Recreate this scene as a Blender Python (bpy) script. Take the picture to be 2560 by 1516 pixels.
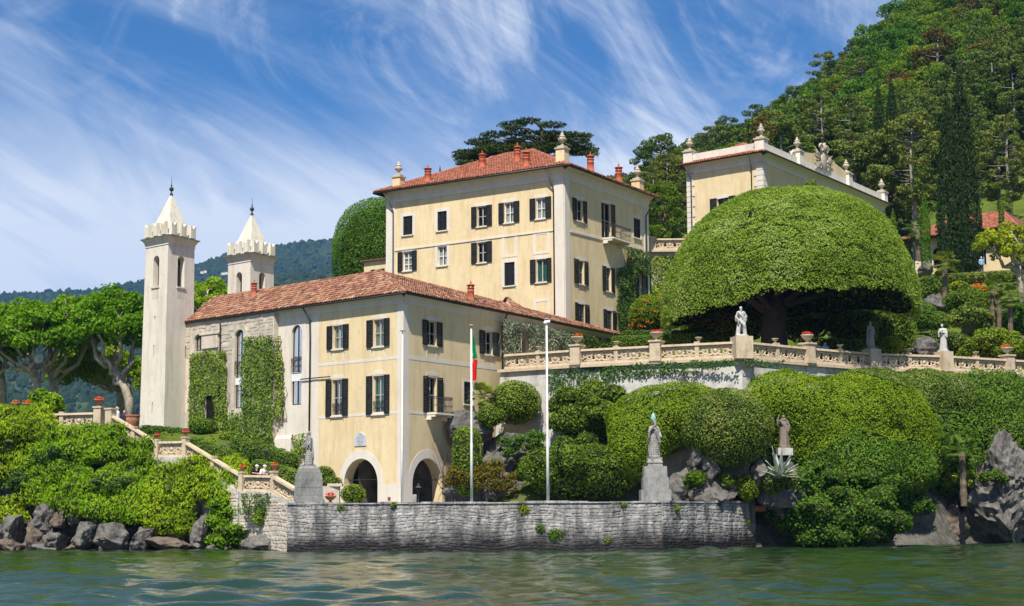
import bpy, bmesh, math, random
import numpy as np
from mathutils import Matrix, Vector
random.seed(7); rng = np.random.default_rng(7)
rad = math.radians
scene = bpy.context.scene
COL = scene.collection
for _o in list(bpy.data.objects): bpy.data.objects.remove(_o)

# ------------------------------------------------------------------ camera, sky, sun, exposure
F, CX, CY = 4000.0, 1280.0, 758.0            # focal length in pixels of the 2560 px wide photograph
PIT, ROLL, CAMZ = rad(7.49), rad(-0.285), 2.0
cam_d = bpy.data.cameras.new('camera'); cam = bpy.data.objects.new('camera', cam_d); COL.objects.link(cam)
cam_d.sensor_width = 36; cam_d.lens = 36 * F / 2560; cam_d.clip_start = 0.5; cam_d.clip_end = 30000
cam.matrix_world = Matrix.Translation((0, 0, CAMZ)) @ Matrix.Rotation(rad(90) + PIT, 4, 'X') @ Matrix.Rotation(ROLL, 4, 'Z')
scene.camera = cam
SUN_EL, SUN_AZ = rad(55), rad(-100)          # direction towards the sun, azimuth counted from +X
sdir = Vector((math.cos(SUN_AZ)*math.cos(SUN_EL), math.sin(SUN_AZ)*math.cos(SUN_EL), math.sin(SUN_EL)))
sun_d = bpy.data.lights.new('sun', 'SUN'); sun = bpy.data.objects.new('sun', sun_d); COL.objects.link(sun)
sun_d.energy = 5.0; sun_d.angle = rad(0.53); sun_d.color = (1.0, 0.93, 0.82)
sun.rotation_euler = sdir.to_track_quat('Z', 'Y').to_euler(); sun.location = (0, -50, 120)
world = bpy.data.worlds.new('World'); scene.world = world; world.use_nodes = True
wn = world.node_tree; wn.nodes.clear()
def _n(t, typ, **kw):
    n = t.nodes.new(typ)
    for k, v in kw.items(): setattr(n, k, v)
    return n
out = _n(wn, 'ShaderNodeOutputWorld'); bg = _n(wn, 'ShaderNodeBackground'); bg.inputs[1].default_value = 0.05
sky = _n(wn, 'ShaderNodeTexSky'); sky.sky_type = 'NISHITA'; sky.sun_disc = False
sky.sun_elevation = SUN_EL; sky.sun_rotation = rad(90) - SUN_AZ
sky.altitude = 200; sky.air_density = 1.0; sky.dust_density = 0.25; sky.ozone_density = 2.5
tc = _n(wn, 'ShaderNodeTexCoord')
def _cloud(stretch, rot, nscale, dist, lo, hi, detail=6, rough=0.6, off=(0, 0, 0)):
    m = _n(wn, 'ShaderNodeMapping'); m.vector_type = 'TEXTURE'; m.inputs['Rotation'].default_value = rot; m.inputs['Scale'].default_value = stretch; m.inputs['Location'].default_value = off
    wn.links.new(tc.outputs['Generated'], m.inputs[0])
    t = _n(wn, 'ShaderNodeTexNoise'); t.inputs['Scale'].default_value = nscale; t.inputs['Detail'].default_value = detail
    t.inputs['Roughness'].default_value = rough; t.inputs['Distortion'].default_value = dist
    wn.links.new(m.outputs[0], t.inputs['Vector'])
    r = _n(wn, 'ShaderNodeMapRange'); r.inputs[1].default_value = lo; r.inputs[2].default_value = hi; r.interpolation_type = 'SMOOTHSTEP'
    wn.links.new(t.outputs['Fac'], r.inputs[0]); return r.outputs[0]
def _m(op, a, b, clamp=False):
    m = _n(wn, 'ShaderNodeMath', operation=op); m.use_clamp = clamp
    for i, v in enumerate((a, b)):
        if isinstance(v, (int, float)): m.inputs[i].default_value = v
        else: wn.links.new(v, m.inputs[i])
    return m.outputs[0]
c1 = _cloud((1, 1, 0.26), (0, rad(27), 0), 3.4, 1.3, 0.38, 0.80, 6, 0.6, (0.3, 0, 0.1))          # broad cirrus streaks
c2 = _cloud((1, 1, 0.5), (0, rad(52), rad(8)), 5.0, 1.6, 0.45, 0.75, 8, 0.62, (0.1, 0, 0.0))       # curling veils
c3 = _cloud((1, 1, 0.09), (0, rad(30), 0), 7.0, 1.0, 0.30, 0.75, 8, 0.66)                             # fine fibres
c4 = _cloud((1, 1, 0.7), (0, rad(20), 0), 2.2, 0.4, 0.42, 0.66, 3, 0.5, (0.0, 0.2, 0.0))            # where the veils gather
fib = _m('MULTIPLY', c1, _m('ADD', _m('MULTIPLY', c3, 0.4), 0.6))
veil = _m('MULTIPLY', _m('MULTIPLY', c2, c4), _m('ADD', _m('MULTIPLY', c3, 0.5), 0.5))
sep = _n(wn, 'ShaderNodeSeparateXYZ'); wn.links.new(tc.outputs['Generated'], sep.inputs[0])
hz = _n(wn, 'ShaderNodeMapRange'); hz.inputs[1].default_value = 0.26; hz.inputs[2].default_value = 0.145; hz.interpolation_type = 'SMOOTHSTEP'
wn.links.new(sep.outputs['Z'], hz.inputs[0])
low = _m('MULTIPLY', hz.outputs[0], _m('ADD', _m('MULTIPLY', c1, 0.3), 0.78))
cl = _m('ADD', _m('ADD', _m('MULTIPLY', fib, 0.50), _m('MULTIPLY', veil, 0.95)), _m('MULTIPLY', low, 1.12), True)
mixc = _n(wn, 'ShaderNodeMix', data_type='RGBA'); mixc.inputs[7].default_value = (12.0, 12.8, 14.2, 1)
gain = _n(wn, 'ShaderNodeMix', data_type='RGBA', blend_type='MULTIPLY'); gain.inputs[0].default_value = 1
gain.inputs[7].default_value = (0.40, 0.93, 1.46, 1)
wn.links.new(sky.outputs[0], gain.inputs[6]); wn.links.new(gain.outputs[2], mixc.inputs[6])
wn.links.new(_m('MULTIPLY', cl, 0.92), mixc.inputs[0])
wn.links.new(mixc.outputs[2], bg.inputs[0]); wn.links.new(bg.outputs[0], out.inputs[0])
vs = scene.view_settings; vs.view_transform = 'Standard'; vs.look = 'None'; vs.exposure = 0.56; vs.gamma = 1.0; vs.use_curve_mapping = False
scene.render.engine = 'CYCLES'
scene.cycles.max_bounces = 6; scene.cycles.transparent_max_bounces = 12; scene.cycles.volume_bounces = 0

# ------------------------------------------------------------------ pixel -> place
_cr, _sr, _cp, _sp = math.cos(ROLL), math.sin(ROLL), math.cos(PIT), math.sin(PIT)
def ray(px, py):
    x, y = px - CX, py - CY
    X, Yd = x*_cr + y*_sr, -x*_sr + y*_cr
    u = -Yd / F; wy = _cp - _sp*u; wz = _sp + _cp*u
    return X / F / wy, wz / wy
def at(px, py, Y):
    a, b = ray(px, py); return Vector((a*Y, Y, CAMZ + b*Y))
def onz(px, py, z):
    a, b = ray(px, py); Y = (z - CAMZ) / b; return Vector((a*Y, Y, z))
def ppm(Y): return F / Y                      # photograph pixels per metre at depth Y

# ------------------------------------------------------------------ numpy noise
def _hash(i, j, k, s):
    h = (i*374761393 + j*668265263 + k*2147483647 + s*1274126177) & 0xffffffff
    h = ((h ^ (h >> 13)) * 1274126177) & 0xffffffff
    return ((h ^ (h >> 16)) & 0xffff) / 65535.0
def vnoise(P, s=0):
    P = np.asarray(P, float); I = np.floor(P).astype(np.int64); f = P - I; f = f*f*(3 - 2*f)
    r = 0
    for a in (0, 1):
        for b in (0, 1):
            for c in (0, 1):
                w = (f[:, 0] if a else 1-f[:, 0])*(f[:, 1] if b else 1-f[:, 1])*(f[:, 2] if c else 1-f[:, 2])
                r = r + w*_hash(I[:, 0]+a, I[:, 1]+b, I[:, 2]+c, s)
    return r
def fbm(P, s=0, o=4):
    P = np.asarray(P, float); r = 0; a = 0.5
    for i in range(o): r = r + a*vnoise(P*(2**i), s + i); a *= 0.5
    return r

# ------------------------------------------------------------------ materials
MATS = {}
def newmat(name):
    m = bpy.data.materials.new(name); m.use_nodes = True; m.node_tree.nodes.clear(); MATS[name] = m
    return m, m.node_tree
def lk(t, a, b): t.links.new(a, b)
def noise(t, scale, detail=5, rough=0.6, vec=None, dist=0):
    n = _n(t, 'ShaderNodeTexNoise'); n.inputs['Scale'].default_value = scale; n.inputs['Detail'].default_value = detail
    n.inputs['Roughness'].default_value = rough; n.inputs['Distortion'].default_value = dist
    if vec is not None: lk(t, vec, n.inputs['Vector'])
    return n.outputs['Fac']
def ramp(t, fac, stops):
    r = _n(t, 'ShaderNodeValToRGB'); e = r.color_ramp.elements
    e[0].position, e[0].color = stops[0][0], (*stops[0][1], 1)
    e[1].position, e[1].color = stops[-1][0], (*stops[-1][1], 1)
    for p, c in stops[1:-1]:
        q = e.new(p); q.color = (*c, 1)
    lk(t, fac, r.inputs[0]); return r.outputs[0]
def mixcol(t, fac, a, b, mode='MIX'):
    m = _n(t, 'ShaderNodeMix', data_type='RGBA', blend_type=mode)
    for i, v in ((0, fac), (6, a), (7, b)):
        if isinstance(v, (int, float)): m.inputs[i].default_value = v
        elif isinstance(v, tuple): m.inputs[i].default_value = (*v, 1)
        else: lk(t, v, m.inputs[i])
    return m.outputs[2]
def mrange(t, v, a, b, c=0, d=1):
    m = _n(t, 'ShaderNodeMapRange'); lk(t, v, m.inputs[0])
    for i, x in enumerate((a, b, c, d)): m.inputs[i+1].default_value = x
    return m.outputs[0]
def wpos(t, scale=(1, 1, 1)):
    g = _n(t, 'ShaderNodeNewGeometry'); m = _n(t, 'ShaderNodeMapping'); m.inputs['Scale'].default_value = scale
    lk(t, g.outputs['Position'], m.inputs[0]); return m.outputs[0]
def pbsdf(t, col, rough=0.85, spec=0.25, bump=None, bstr=0.3, bdist=0.02, metal=0):
    p = _n(t, 'ShaderNodeBsdfPrincipled'); o = _n(t, 'ShaderNodeOutputMaterial')
    if isinstance(col, tuple): p.inputs['Base Color'].default_value = (*col, 1)
    else: lk(t, col, p.inputs['Base Color'])
    if isinstance(rough, (int, float)): p.inputs['Roughness'].default_value = rough
    else: lk(t, rough, p.inputs['Roughness'])
    p.inputs['Specular IOR Level'].default_value = spec; p.inputs['Metallic'].default_value = metal
    if bump is not None:
        b = _n(t, 'ShaderNodeBump'); b.inputs['Strength'].default_value = bstr; b.inputs['Distance'].default_value = bdist
        lk(t, bump, b.inputs['Height']); lk(t, b.outputs[0], p.inputs['Normal'])
    lk(t, p.outputs[0], o.inputs[0]); return p
def stucco(name, a, b, dirt=(0.3, 0.26, 0.2), amt=0.25):
    m, t = newmat(name); v = wpos(t); vs_ = wpos(t, (1.6, 1.6, 0.22))
    c = mixcol(t, mrange(t, noise(t, 0.55, 6, 0.65, v), 0.3, 0.7), a, b)
    st = mrange(t, noise(t, 1.3, 6, 0.7, vs_), 0.47, 0.70, 0, amt)
    c = mixcol(t, st, c, dirt)
    sp = mrange(t, noise(t, 2.6, 6, 0.7, v), 0.54, 0.72, 0, amt*0.7); c = mixcol(t, sp, c, dirt)
    pbsdf(t, c, 0.92, 0.15, noise(t, 9, 6, 0.7, v), 0.25, 0.03)
    return m
stucco('yellow_stucco', (0.74, 0.605, 0.37), (0.65, 0.515, 0.30), (0.44, 0.33, 0.19), 0.5)
stucco('white_stucco', (0.72, 0.66, 0.57), (0.65, 0.59, 0.50), (0.38, 0.34, 0.28), 0.5)
stucco('cream_stucco', (0.64, 0.59, 0.50), (0.55, 0.50, 0.41), (0.28, 0.25, 0.20), 0.55)
stucco('trim_stucco', (0.70, 0.65, 0.57), (0.63, 0.58, 0.50), (0.42, 0.37, 0.30), 0.3)
stucco('spire_stucco', (0.62, 0.58, 0.47), (0.66, 0.63, 0.55), (0.33, 0.28, 0.17), 0.6)
def simple(name, col, rough=0.6, spec=0.3, var=0.25, sc=4, bump=0.15, metal=0):
    m, t = newmat(name); v = wpos(t); d = tuple(x*(1-var) for x in col); l = tuple(min(1, x*(1+var)) for x in col)
    c = mixcol(t, mrange(t, noise(t, sc, 6, 0.65, v), 0.3, 0.7), d, l)
    pbsdf(t, c, rough, spec, noise(t, sc*3, 5, 0.6, v), bump, 0.02, metal); return m
simple('dark_iron', (0.02, 0.02, 0.022), 0.5, 0.4)
simple('shutter_paint', (0.012, 0.014, 0.016), 0.55, 0.3, 0.3)
simple('teal_shutter', (0.02, 0.05, 0.055), 0.55, 0.3, 0.2)
simple('white_paint', (0.72, 0.72, 0.70), 0.45, 0.4, 0.08)
simple('grey_wood', (0.42, 0.40, 0.36), 0.6, 0.3, 0.15)
simple('gutter_metal', (0.035, 0.028, 0.025), 0.5, 0.4, 0.3)
simple('brown_pipe', (0.16, 0.07, 0.045), 0.5, 0.4, 0.3)
simple('interior_dark', (0.012, 0.011, 0.010), 0.9, 0.1, 0.3)  # near-black colour standing for the shade inside rooms and openings
simple('cave_wall', (0.17, 0.145, 0.115), 0.95, 0.1, 0.5, 1.2, 0.6)
simple('curtain_white', (0.62, 0.62, 0.58), 0.9, 0.1, 0.06)
simple('curtain_green', (0.30, 0.36, 0.22), 0.9, 0.1, 0.1)
simple('curtain_teal', (0.04, 0.20, 0.14), 0.8, 0.1, 0.1)
simple('terracotta', (0.40, 0.115, 0.06), 0.85, 0.15, 0.35, 5, 0.3)
simple('terracotta_pot', (0.33, 0.15, 0.085), 0.85, 0.15, 0.3, 5, 0.3)
simple('slate_edge', (0.09, 0.085, 0.08), 0.8, 0.2, 0.4, 6, 0.4)
simple('copper_green', (0.25, 0.42, 0.38), 0.6, 0.3, 0.2)
simple('flag_green', (0.0, 0.22, 0.07), 0.8, 0.15, 0.05)
simple('flag_white', (0.75, 0.75, 0.75), 0.8, 0.15, 0.03)
simple('flag_red', (0.62, 0.015, 0.015), 0.8, 0.15, 0.05)
simple('marble_plaque', (0.50, 0.52, 0.55), 0.5, 0.4, 0.1, 3, 0.05)
simple('engraving', (0.16, 0.17, 0.19), 0.8, 0.1, 0.1)
simple('red_sign', (0.22, 0.06, 0.03), 0.5, 0.3, 0.2)
simple('sheet_metal', (0.42, 0.45, 0.50), 0.5, 0.5, 0.15, 3, 0.1, 0.2)
simple('trunk_bark', (0.15, 0.115, 0.085), 0.95, 0.1, 0.45, 5, 0.7)
simple('oak_bark', (0.05, 0.045, 0.04), 0.95, 0.05, 0.4, 5, 0.7)
simple('plane_bark', (0.34, 0.30, 0.235), 0.9, 0.1, 0.5, 3.5, 0.5)
simple('pale_bark', (0.27, 0.24, 0.21), 0.9, 0.1, 0.4, 4, 0.5)
simple('hull_shade_green', (0.026, 0.036, 0.010), 0.95, 0.05, 0.4, 3, 0.5)  # dark green for solid hulls, painted as the shade between leaves
simple('skin', (0.52, 0.32, 0.23), 0.6, 0.3, 0.08)
simple('cloth_white', (0.72, 0.72, 0.72), 0.9, 0.1, 0.05)
simple('cloth_blue', (0.20, 0.42, 0.62), 0.9, 0.1, 0.08)
simple('cloth_navy', (0.03, 0.035, 0.06), 0.9, 0.1, 0.1)
simple('cloth_black', (0.02, 0.02, 0.022), 0.9, 0.1, 0.1)
simple('cloth_rose', (0.45, 0.25, 0.28), 0.9, 0.1, 0.1)
simple('hair_dark', (0.03, 0.02, 0.015), 0.7, 0.3, 0.2)
simple('hair_grey', (0.40, 0.38, 0.36), 0.7, 0.3, 0.1)
# glass: see-through with a fresnel reflection
m, t = newmat('window_glass'); o = _n(t, 'ShaderNodeOutputMaterial'); mx = _n(t, 'ShaderNodeMixShader')
tr = _n(t, 'ShaderNodeBsdfTransparent'); tr.inputs[0].default_value = (0.62, 0.66, 0.66, 1); gl = _n(t, 'ShaderNodeBsdfGlossy'); gl.inputs['Roughness'].default_value = 0.03
fr = _n(t, 'ShaderNodeFresnel'); fr.inputs[0].default_value = 1.3
lk(t, fr.outputs[0], mx.inputs[0]); lk(t, tr.outputs[0], mx.inputs[1]); lk(t, gl.outputs[0], mx.inputs[2]); lk(t, mx.outputs[0], o.inputs[0])
# stones
def stone(name, a, b, lich=(0.30, 0.29, 0.26), dark=(0.05, 0.048, 0.045), lamt=0.6, damt=0.7, sc=1.0, isl=True, bstr=0.6):
    m, t = newmat(name); v = wpos(t)
    c = mixcol(t, mrange(t, noise(t, 1.6*sc, 7, 0.65, v), 0.3, 0.7), a, b)
    if isl:
        g = _n(t, 'ShaderNodeNewGeometry'); c = mixcol(t, 0.55, c, ramp(t, g.outputs['Random Per Island'], [(0, (0.55, 0.55, 0.55)), (1, (1.15, 1.12, 1.08))]), 'MULTIPLY')
    c = mixcol(t, mrange(t, noise(t, 3.0*sc, 7, 0.7, v), 0.52, 0.72, 0, lamt), c, lich)
    c = mixcol(t, mrange(t, noise(t, 0.9*sc, 7, 0.72, wpos(t, (1.4, 1.4, 0.5))), 0.50, 0.74, 0, damt), c, dark)
    pbsdf(t, c, 0.93, 0.15, noise(t, 7*sc, 7, 0.7, v), bstr, 0.05); return m
stone('statue_stone', (0.20, 0.19, 0.18), (0.32, 0.31, 0.29), (0.42, 0.41, 0.39), (0.055, 0.052, 0.05), 0.5, 0.75, 2.2, False)
stone('pale_statue', (0.40, 0.39, 0.37), (0.52, 0.51, 0.48), (0.60, 0.59, 0.56), (0.13, 0.125, 0.12), 0.4, 0.7, 2.2, False)
stone('brown_statue', (0.17, 0.14, 0.11), (0.25, 0.21, 0.17), (0.32, 0.29, 0.25), (0.06, 0.05, 0.042), 0.4, 0.7, 2.2, False)
stone('pedestal_stone', (0.22, 0.22, 0.215), (0.34, 0.34, 0.325), (0.44, 0.44, 0.41), (0.06, 0.06, 0.057), 0.5, 0.75, 1.6)
stone('balustrade_stone', (0.48, 0.38, 0.26), (0.57, 0.47, 0.34), (0.60, 0.54, 0.44), (0.20, 0.15, 0.095), 0.4, 0.65, 2.0, False, 0.5)
stone('ornament_stone', (0.42, 0.36, 0.27), (0.52, 0.46, 0.36), (0.55, 0.52, 0.45), (0.13, 0.11, 0.085), 0.4, 0.7, 2.4, False)
stone('rubble_wall', (0.50, 0.44, 0.355), (0.62, 0.56, 0.47), (0.66, 0.63, 0.57), (0.20, 0.175, 0.14), 0.5, 0.6, 1.6, True)
stone('plaster_wall', (0.40, 0.385, 0.35), (0.52, 0.505, 0.47), (0.60, 0.59, 0.56), (0.10, 0.10, 0.09), 0.6, 0.85, 1.3, False, 0.5)
stone('rock_grey', (0.085, 0.08, 0.075), (0.17, 0.16, 0.145), (0.31, 0.295, 0.27), (0.025, 0.023, 0.022), 0.6, 0.9, 1.1, False, 1.0)
stone('rock_brown', (0.10, 0.08, 0.06), (0.165, 0.13, 0.10), (0.24, 0.215, 0.185), (0.03, 0.025, 0.02), 0.5, 0.85, 1.1, False, 1.0)
# quay masonry: pale weathered stone, dark run-off streaks, wet black band at the water line
def quaymat(name, k):
    m, t = newmat(name); v = wpos(t); g = _n(t, 'ShaderNodeNewGeometry')
    c = mixcol(t, mrange(t, noise(t, 2.0, 7, 0.7, v), 0.32, 0.68), (0.21*k, 0.205*k, 0.195*k), (0.44*k, 0.43*k, 0.42*k))
    c = mixcol(t, 0.6, c, ramp(t, g.outputs['Random Per Island'], [(0, (0.5, 0.5, 0.5)), (0.85, (1.05, 1.03, 1.0)), (1, (1.25, 1.15, 1.0))]), 'MULTIPLY')
    c = mixcol(t, mrange(t, noise(t, 1.0, 7, 0.7, wpos(t, (1.5, 1.5, 0.35))), 0.43, 0.60, 0, 0.85), c, (0.07, 0.07, 0.072))
    c = mixcol(t, mrange(t, noise(t, 0.6, 5, 0.6, v), 0.62, 0.75, 0, 0.45), c, (0.40, 0.33, 0.25))
    z = _n(t, 'ShaderNodeSeparateXYZ'); lk(t, g.outputs['Position'], z.inputs[0])
    zz = _n(t, 'ShaderNodeMath', operation='ADD'); lk(t, z.outputs[2], zz.inputs[0]); lk(t, mrange(t, noise(t, 0.8, 5, 0.7, v), 0, 1, -0.7, 0.7), zz.inputs[1])
    wet = mrange(t, zz.outputs[0], 1.25, 0.35)
    c = mixcol(t, wet, c, (0.022, 0.021, 0.022))
    pbsdf(t, c, mrange(t, wet, 0, 1, 0.92, 0.6), 0.2, noise(t, 9, 6, 0.7, v), 0.6, 0.04); return m
quaymat('quay_stone', 1.15); quaymat('quay_mortar', 1.05)
# roof tiles
def tilemat(name, stops):
    m, t = newmat(name); g = _n(t, 'ShaderNodeNewGeometry'); v = wpos(t)
    c = ramp(t, g.outputs['Random Per Island'], stops)
    c = mixcol(t, mrange(t, noise(t, 1.2, 6, 0.7, v), 0.45, 0.75, 0, 0.45), c, (0.20, 0.15, 0.085))
    c = mixcol(t, mrange(t, noise(t, 7, 5, 0.7, v), 0.55, 0.8, 0, 0.4), c, (0.12, 0.07, 0.05))
    pbsdf(t, c, 0.9, 0.12, noise(t, 14, 4, 0.6, v), 0.3, 0.02)
tilemat('old_tiles', [(0, (0.15, 0.07, 0.048)), (0.4, (0.27, 0.12, 0.075)), (0.75, (0.36, 0.175, 0.11)), (1, (0.46, 0.32, 0.22))])
tilemat('red_tiles', [(0, (0.25, 0.085, 0.052)), (0.5, (0.36, 0.125, 0.075)), (1, (0.42, 0.185, 0.12))])
simple('roof_board', (0.17, 0.075, 0.05), 0.9, 0.1, 0.3)
# foliage: colour differs leaf by leaf, patch by patch and plant by plant
LGAIN = dict(forest_leaf=1.3, bright_forest_leaf=1.08, pine_needle=1.45, lime_leaf=1.35, hedge_leaf=1.1, wisteria_leaf=1.15, plane_leaf=1.15, oak_leaf=1.12, grass_blade=1.1, far_forest_leaf=0.42, cypress_needle=0.9)
def leafmat(name, a, b, c_=None, trans=0.3, patch=0.5, gloss=0.06):
    if 'flower' not in name and name not in ('agave_leaf', 'pale_ivy_leaf'):
        k = LGAIN.get(name, 1.0); a, b, c_ = [None if x is None else (x[0]*k*0.76, x[1]*k*0.84, x[2]*k*0.42) for x in (a, b, c_)]
    m, t = newmat(name); g = _n(t, 'ShaderNodeNewGeometry'); oi = _n(t, 'ShaderNodeObjectInfo'); v = wpos(t)
    st = [(0, a), (0.8, b)] + ([(1, c_)] if c_ else [(1, b)])
    c = ramp(t, g.outputs['Random Per Island'], st)
    pc = ramp(t, noise(t, patch, 5, 0.62, v), [(0.34, tuple(x*0.62 for x in a)), (0.5, b), (0.66, c_ or b)])
    c = mixcol(t, 0.5, c, pc)
    hv = _n(t, 'ShaderNodeHueSaturation'); lk(t, c, hv.inputs['Color'])
    lk(t, mrange(t, oi.outputs['Random'], 0, 1, 0.475, 0.525), hv.inputs['Hue']); lk(t, mrange(t, oi.outputs['Random'], 0, 1, 1.2, 0.85), hv.inputs['Value'])
    p = _n(t, 'ShaderNodeBsdfPrincipled'); lk(t, hv.outputs[0], p.inputs['Base Color']); p.inputs['Roughness'].default_value = 0.5
    p.inputs['Specular IOR Level'].default_value = gloss
    tl = _n(t, 'ShaderNodeBsdfTranslucent'); br = _n(t, 'ShaderNodeMix', data_type='RGBA', blend_type='MULTIPLY'); br.inputs[0].default_value = 1
    br.inputs[7].default_value = (1.25, 1.3, 0.5, 1); lk(t, hv.outputs[0], br.inputs[6]); lk(t, br.outputs[2], tl.inputs[0])
    mx = _n(t, 'ShaderNodeMixShader'); mx.inputs[0].default_value = trans; o = _n(t, 'ShaderNodeOutputMaterial')
    lk(t, p.outputs[0], mx.inputs[1]); lk(t, tl.outputs[0], mx.inputs[2]); lk(t, mx.outputs[0], o.inputs[0]); return m
leafmat('lime_leaf', (0.125, 0.165, 0.016), (0.245, 0.290, 0.026), (0.36, 0.375, 0.06), 0.3, 0.5)
leafmat('hedge_leaf', (0.072, 0.143, 0.027), (0.135, 0.232, 0.038), (0.270, 0.330, 0.090), 0.25, 0.6)
leafmat('mottled_leaf', (0.080, 0.128, 0.030), (0.191, 0.255, 0.053), (0.477, 0.450, 0.210), 0.25, 0.8, 0.2)
leafmat('bush_leaf', (0.072, 0.143, 0.027), (0.143, 0.240, 0.042), (0.223, 0.315, 0.075), 0.3, 0.6)
leafmat('ivy_leaf', (0.072, 0.143, 0.022), (0.175, 0.270, 0.033), (0.350, 0.420, 0.090), 0.25, 0.8, 0.18)
leafmat('dark_ivy_leaf', (0.035, 0.083, 0.027), (0.080, 0.150, 0.038), (0.159, 0.225, 0.075), 0.2, 0.8, 0.18)
leafmat('pale_ivy_leaf', (0.110, 0.149, 0.081), (0.244, 0.276, 0.172), (0.609, 0.598, 0.483), 0.25, 0.8, 0.3)
leafmat('wisteria_leaf', (0.143, 0.255, 0.018), (0.246, 0.390, 0.027), (0.413, 0.510, 0.045), 0.4, 0.5)
leafmat('plane_leaf', (0.103, 0.203, 0.018), (0.199, 0.330, 0.030), (0.318, 0.435, 0.045), 0.4, 0.4)
leafmat('forest_leaf', (0.064, 0.117, 0.022), (0.111, 0.188, 0.030), (0.167, 0.240, 0.045), 0.3, 0.15)
leafmat('bright_forest_leaf', (0.095, 0.165, 0.022), (0.167, 0.255, 0.033), (0.238, 0.315, 0.053), 0.35, 0.15)
leafmat('pine_needle', (0.051, 0.078, 0.030), (0.103, 0.132, 0.045), (0.159, 0.173, 0.068), 0.15, 0.3)
leafmat('rusty_needle', (0.104, 0.084, 0.028), (0.178, 0.105, 0.042), (0.282, 0.126, 0.056), 0.15, 0.3)
leafmat('cypress_needle', (0.023, 0.041, 0.020), (0.050, 0.074, 0.032), (0.093, 0.115, 0.054), 0.12, 0.5)
leafmat('green_cypress_needle', (0.072, 0.135, 0.021), (0.127, 0.217, 0.027), (0.175, 0.270, 0.045), 0.2, 0.5)
leafmat('cedar_needle', (0.027, 0.053, 0.027), (0.050, 0.083, 0.040), (0.080, 0.112, 0.053), 0.12, 0.5)
leafmat('palm_leaf', (0.111, 0.165, 0.045), (0.191, 0.255, 0.068), (0.318, 0.360, 0.135), 0.3, 0.8)
leafmat('agave_leaf', (0.216, 0.276, 0.240), (0.318, 0.372, 0.324), (0.407, 0.432, 0.360), 0.1, 0.8)
leafmat('red_creeper_leaf', (0.254, 0.075, 0.030), (0.238, 0.150, 0.030), (0.191, 0.240, 0.045), 0.3, 1.6)
leafmat('red_flower', (0.477, 0.015, 0.010), (0.615, 0.030, 0.015), (0.657, 0.100, 0.030), 0.2, 1.0)
leafmat('orange_flower', (0.583, 0.050, 0.010), (0.636, 0.110, 0.020), (0.127, 0.180, 0.030), 0.2, 1.0)
leafmat('grass_blade', (0.108, 0.180, 0.017), (0.172, 0.240, 0.026), (0.229, 0.276, 0.060), 0.3, 0.5)
leafmat('oak_leaf', (0.15, 0.23, 0.03), (0.28, 0.36, 0.08), (0.48, 0.52, 0.34), 0.32, 0.42)
leafmat('far_forest_leaf', (0.041, 0.075, 0.018), (0.071, 0.115, 0.023), (0.122, 0.161, 0.034), 0.1, 0.004)
# ground: earth, grass and stone
m, t = newmat('garden_ground'); v = wpos(t)
c = mixcol(t, mrange(t, noise(t, 0.35, 6, 0.65, v), 0.42, 0.58), (0.06, 0.09, 0.014), (0.10, 0.14, 0.02))
c = mixcol(t, mrange(t, noise(t, 0.8, 6, 0.7, v), 0.58, 0.72, 0, 0.7), c, (0.13, 0.10, 0.06))
g = _n(t, 'ShaderNodeNewGeometry'); sp = _n(t, 'ShaderNodeSeparateXYZ'); lk(t, g.outputs['True Normal'], sp.inputs[0])
ab = _n(t, 'ShaderNodeMath', operation='ABSOLUTE'); lk(t, sp.outputs[2], ab.inputs[0])
rk = mixcol(t, mrange(t, noise(t, 1.1, 7, 0.7, v), 0.35, 0.65), (0.05, 0.045, 0.04), (0.16, 0.15, 0.13))
c = mixcol(t, mrange(t, ab.outputs[0], 0.80, 0.68), c, rk)
pbsdf(t, c, 0.95, 0.1, noise(t, 3.5, 7, 0.7, v), 0.8, 0.2)
m, t = newmat('mountain_ground'); v = wpos(t)
c = mixcol(t, mrange(t, noise(t, 0.0035, 6, 0.6, v), 0.50, 0.60), (0.02, 0.035, 0.012), (0.06, 0.085, 0.02))
pbsdf(t, c, 0.95, 0.1, noise(t, 0.05, 5, 0.7, v), 1.0, 4.0)
# lake
m, t = newmat('lake_water'); v = wpos(t, (0.9, 1.5, 1)); v2 = wpos(t, (1.0, 2.0, 1))
nb = _n(t, 'ShaderNodeMath', operation='ADD'); lk(t, noise(t, 1.6, 4, 0.55, v, 0.6), nb.inputs[0])
nm = _n(t, 'ShaderNodeMath', operation='MULTIPLY'); lk(t, noise(t, 6.5, 3, 0.6, v2), nm.inputs[0]); nm.inputs[1].default_value = 0.22; lk(t, nm.outputs[0], nb.inputs[1])
p = pbsdf(t, mixcol(t, mrange(t, noise(t, 0.15, 3, 0.5, wpos(t)), 0.35, 0.65), (0.012, 0.030, 0.010), (0.018, 0.042, 0.012)), 0.04, 0.5, nb.outputs[0], 0.85, 0.03)
p.inputs['IOR'].default_value = 1.33

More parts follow.
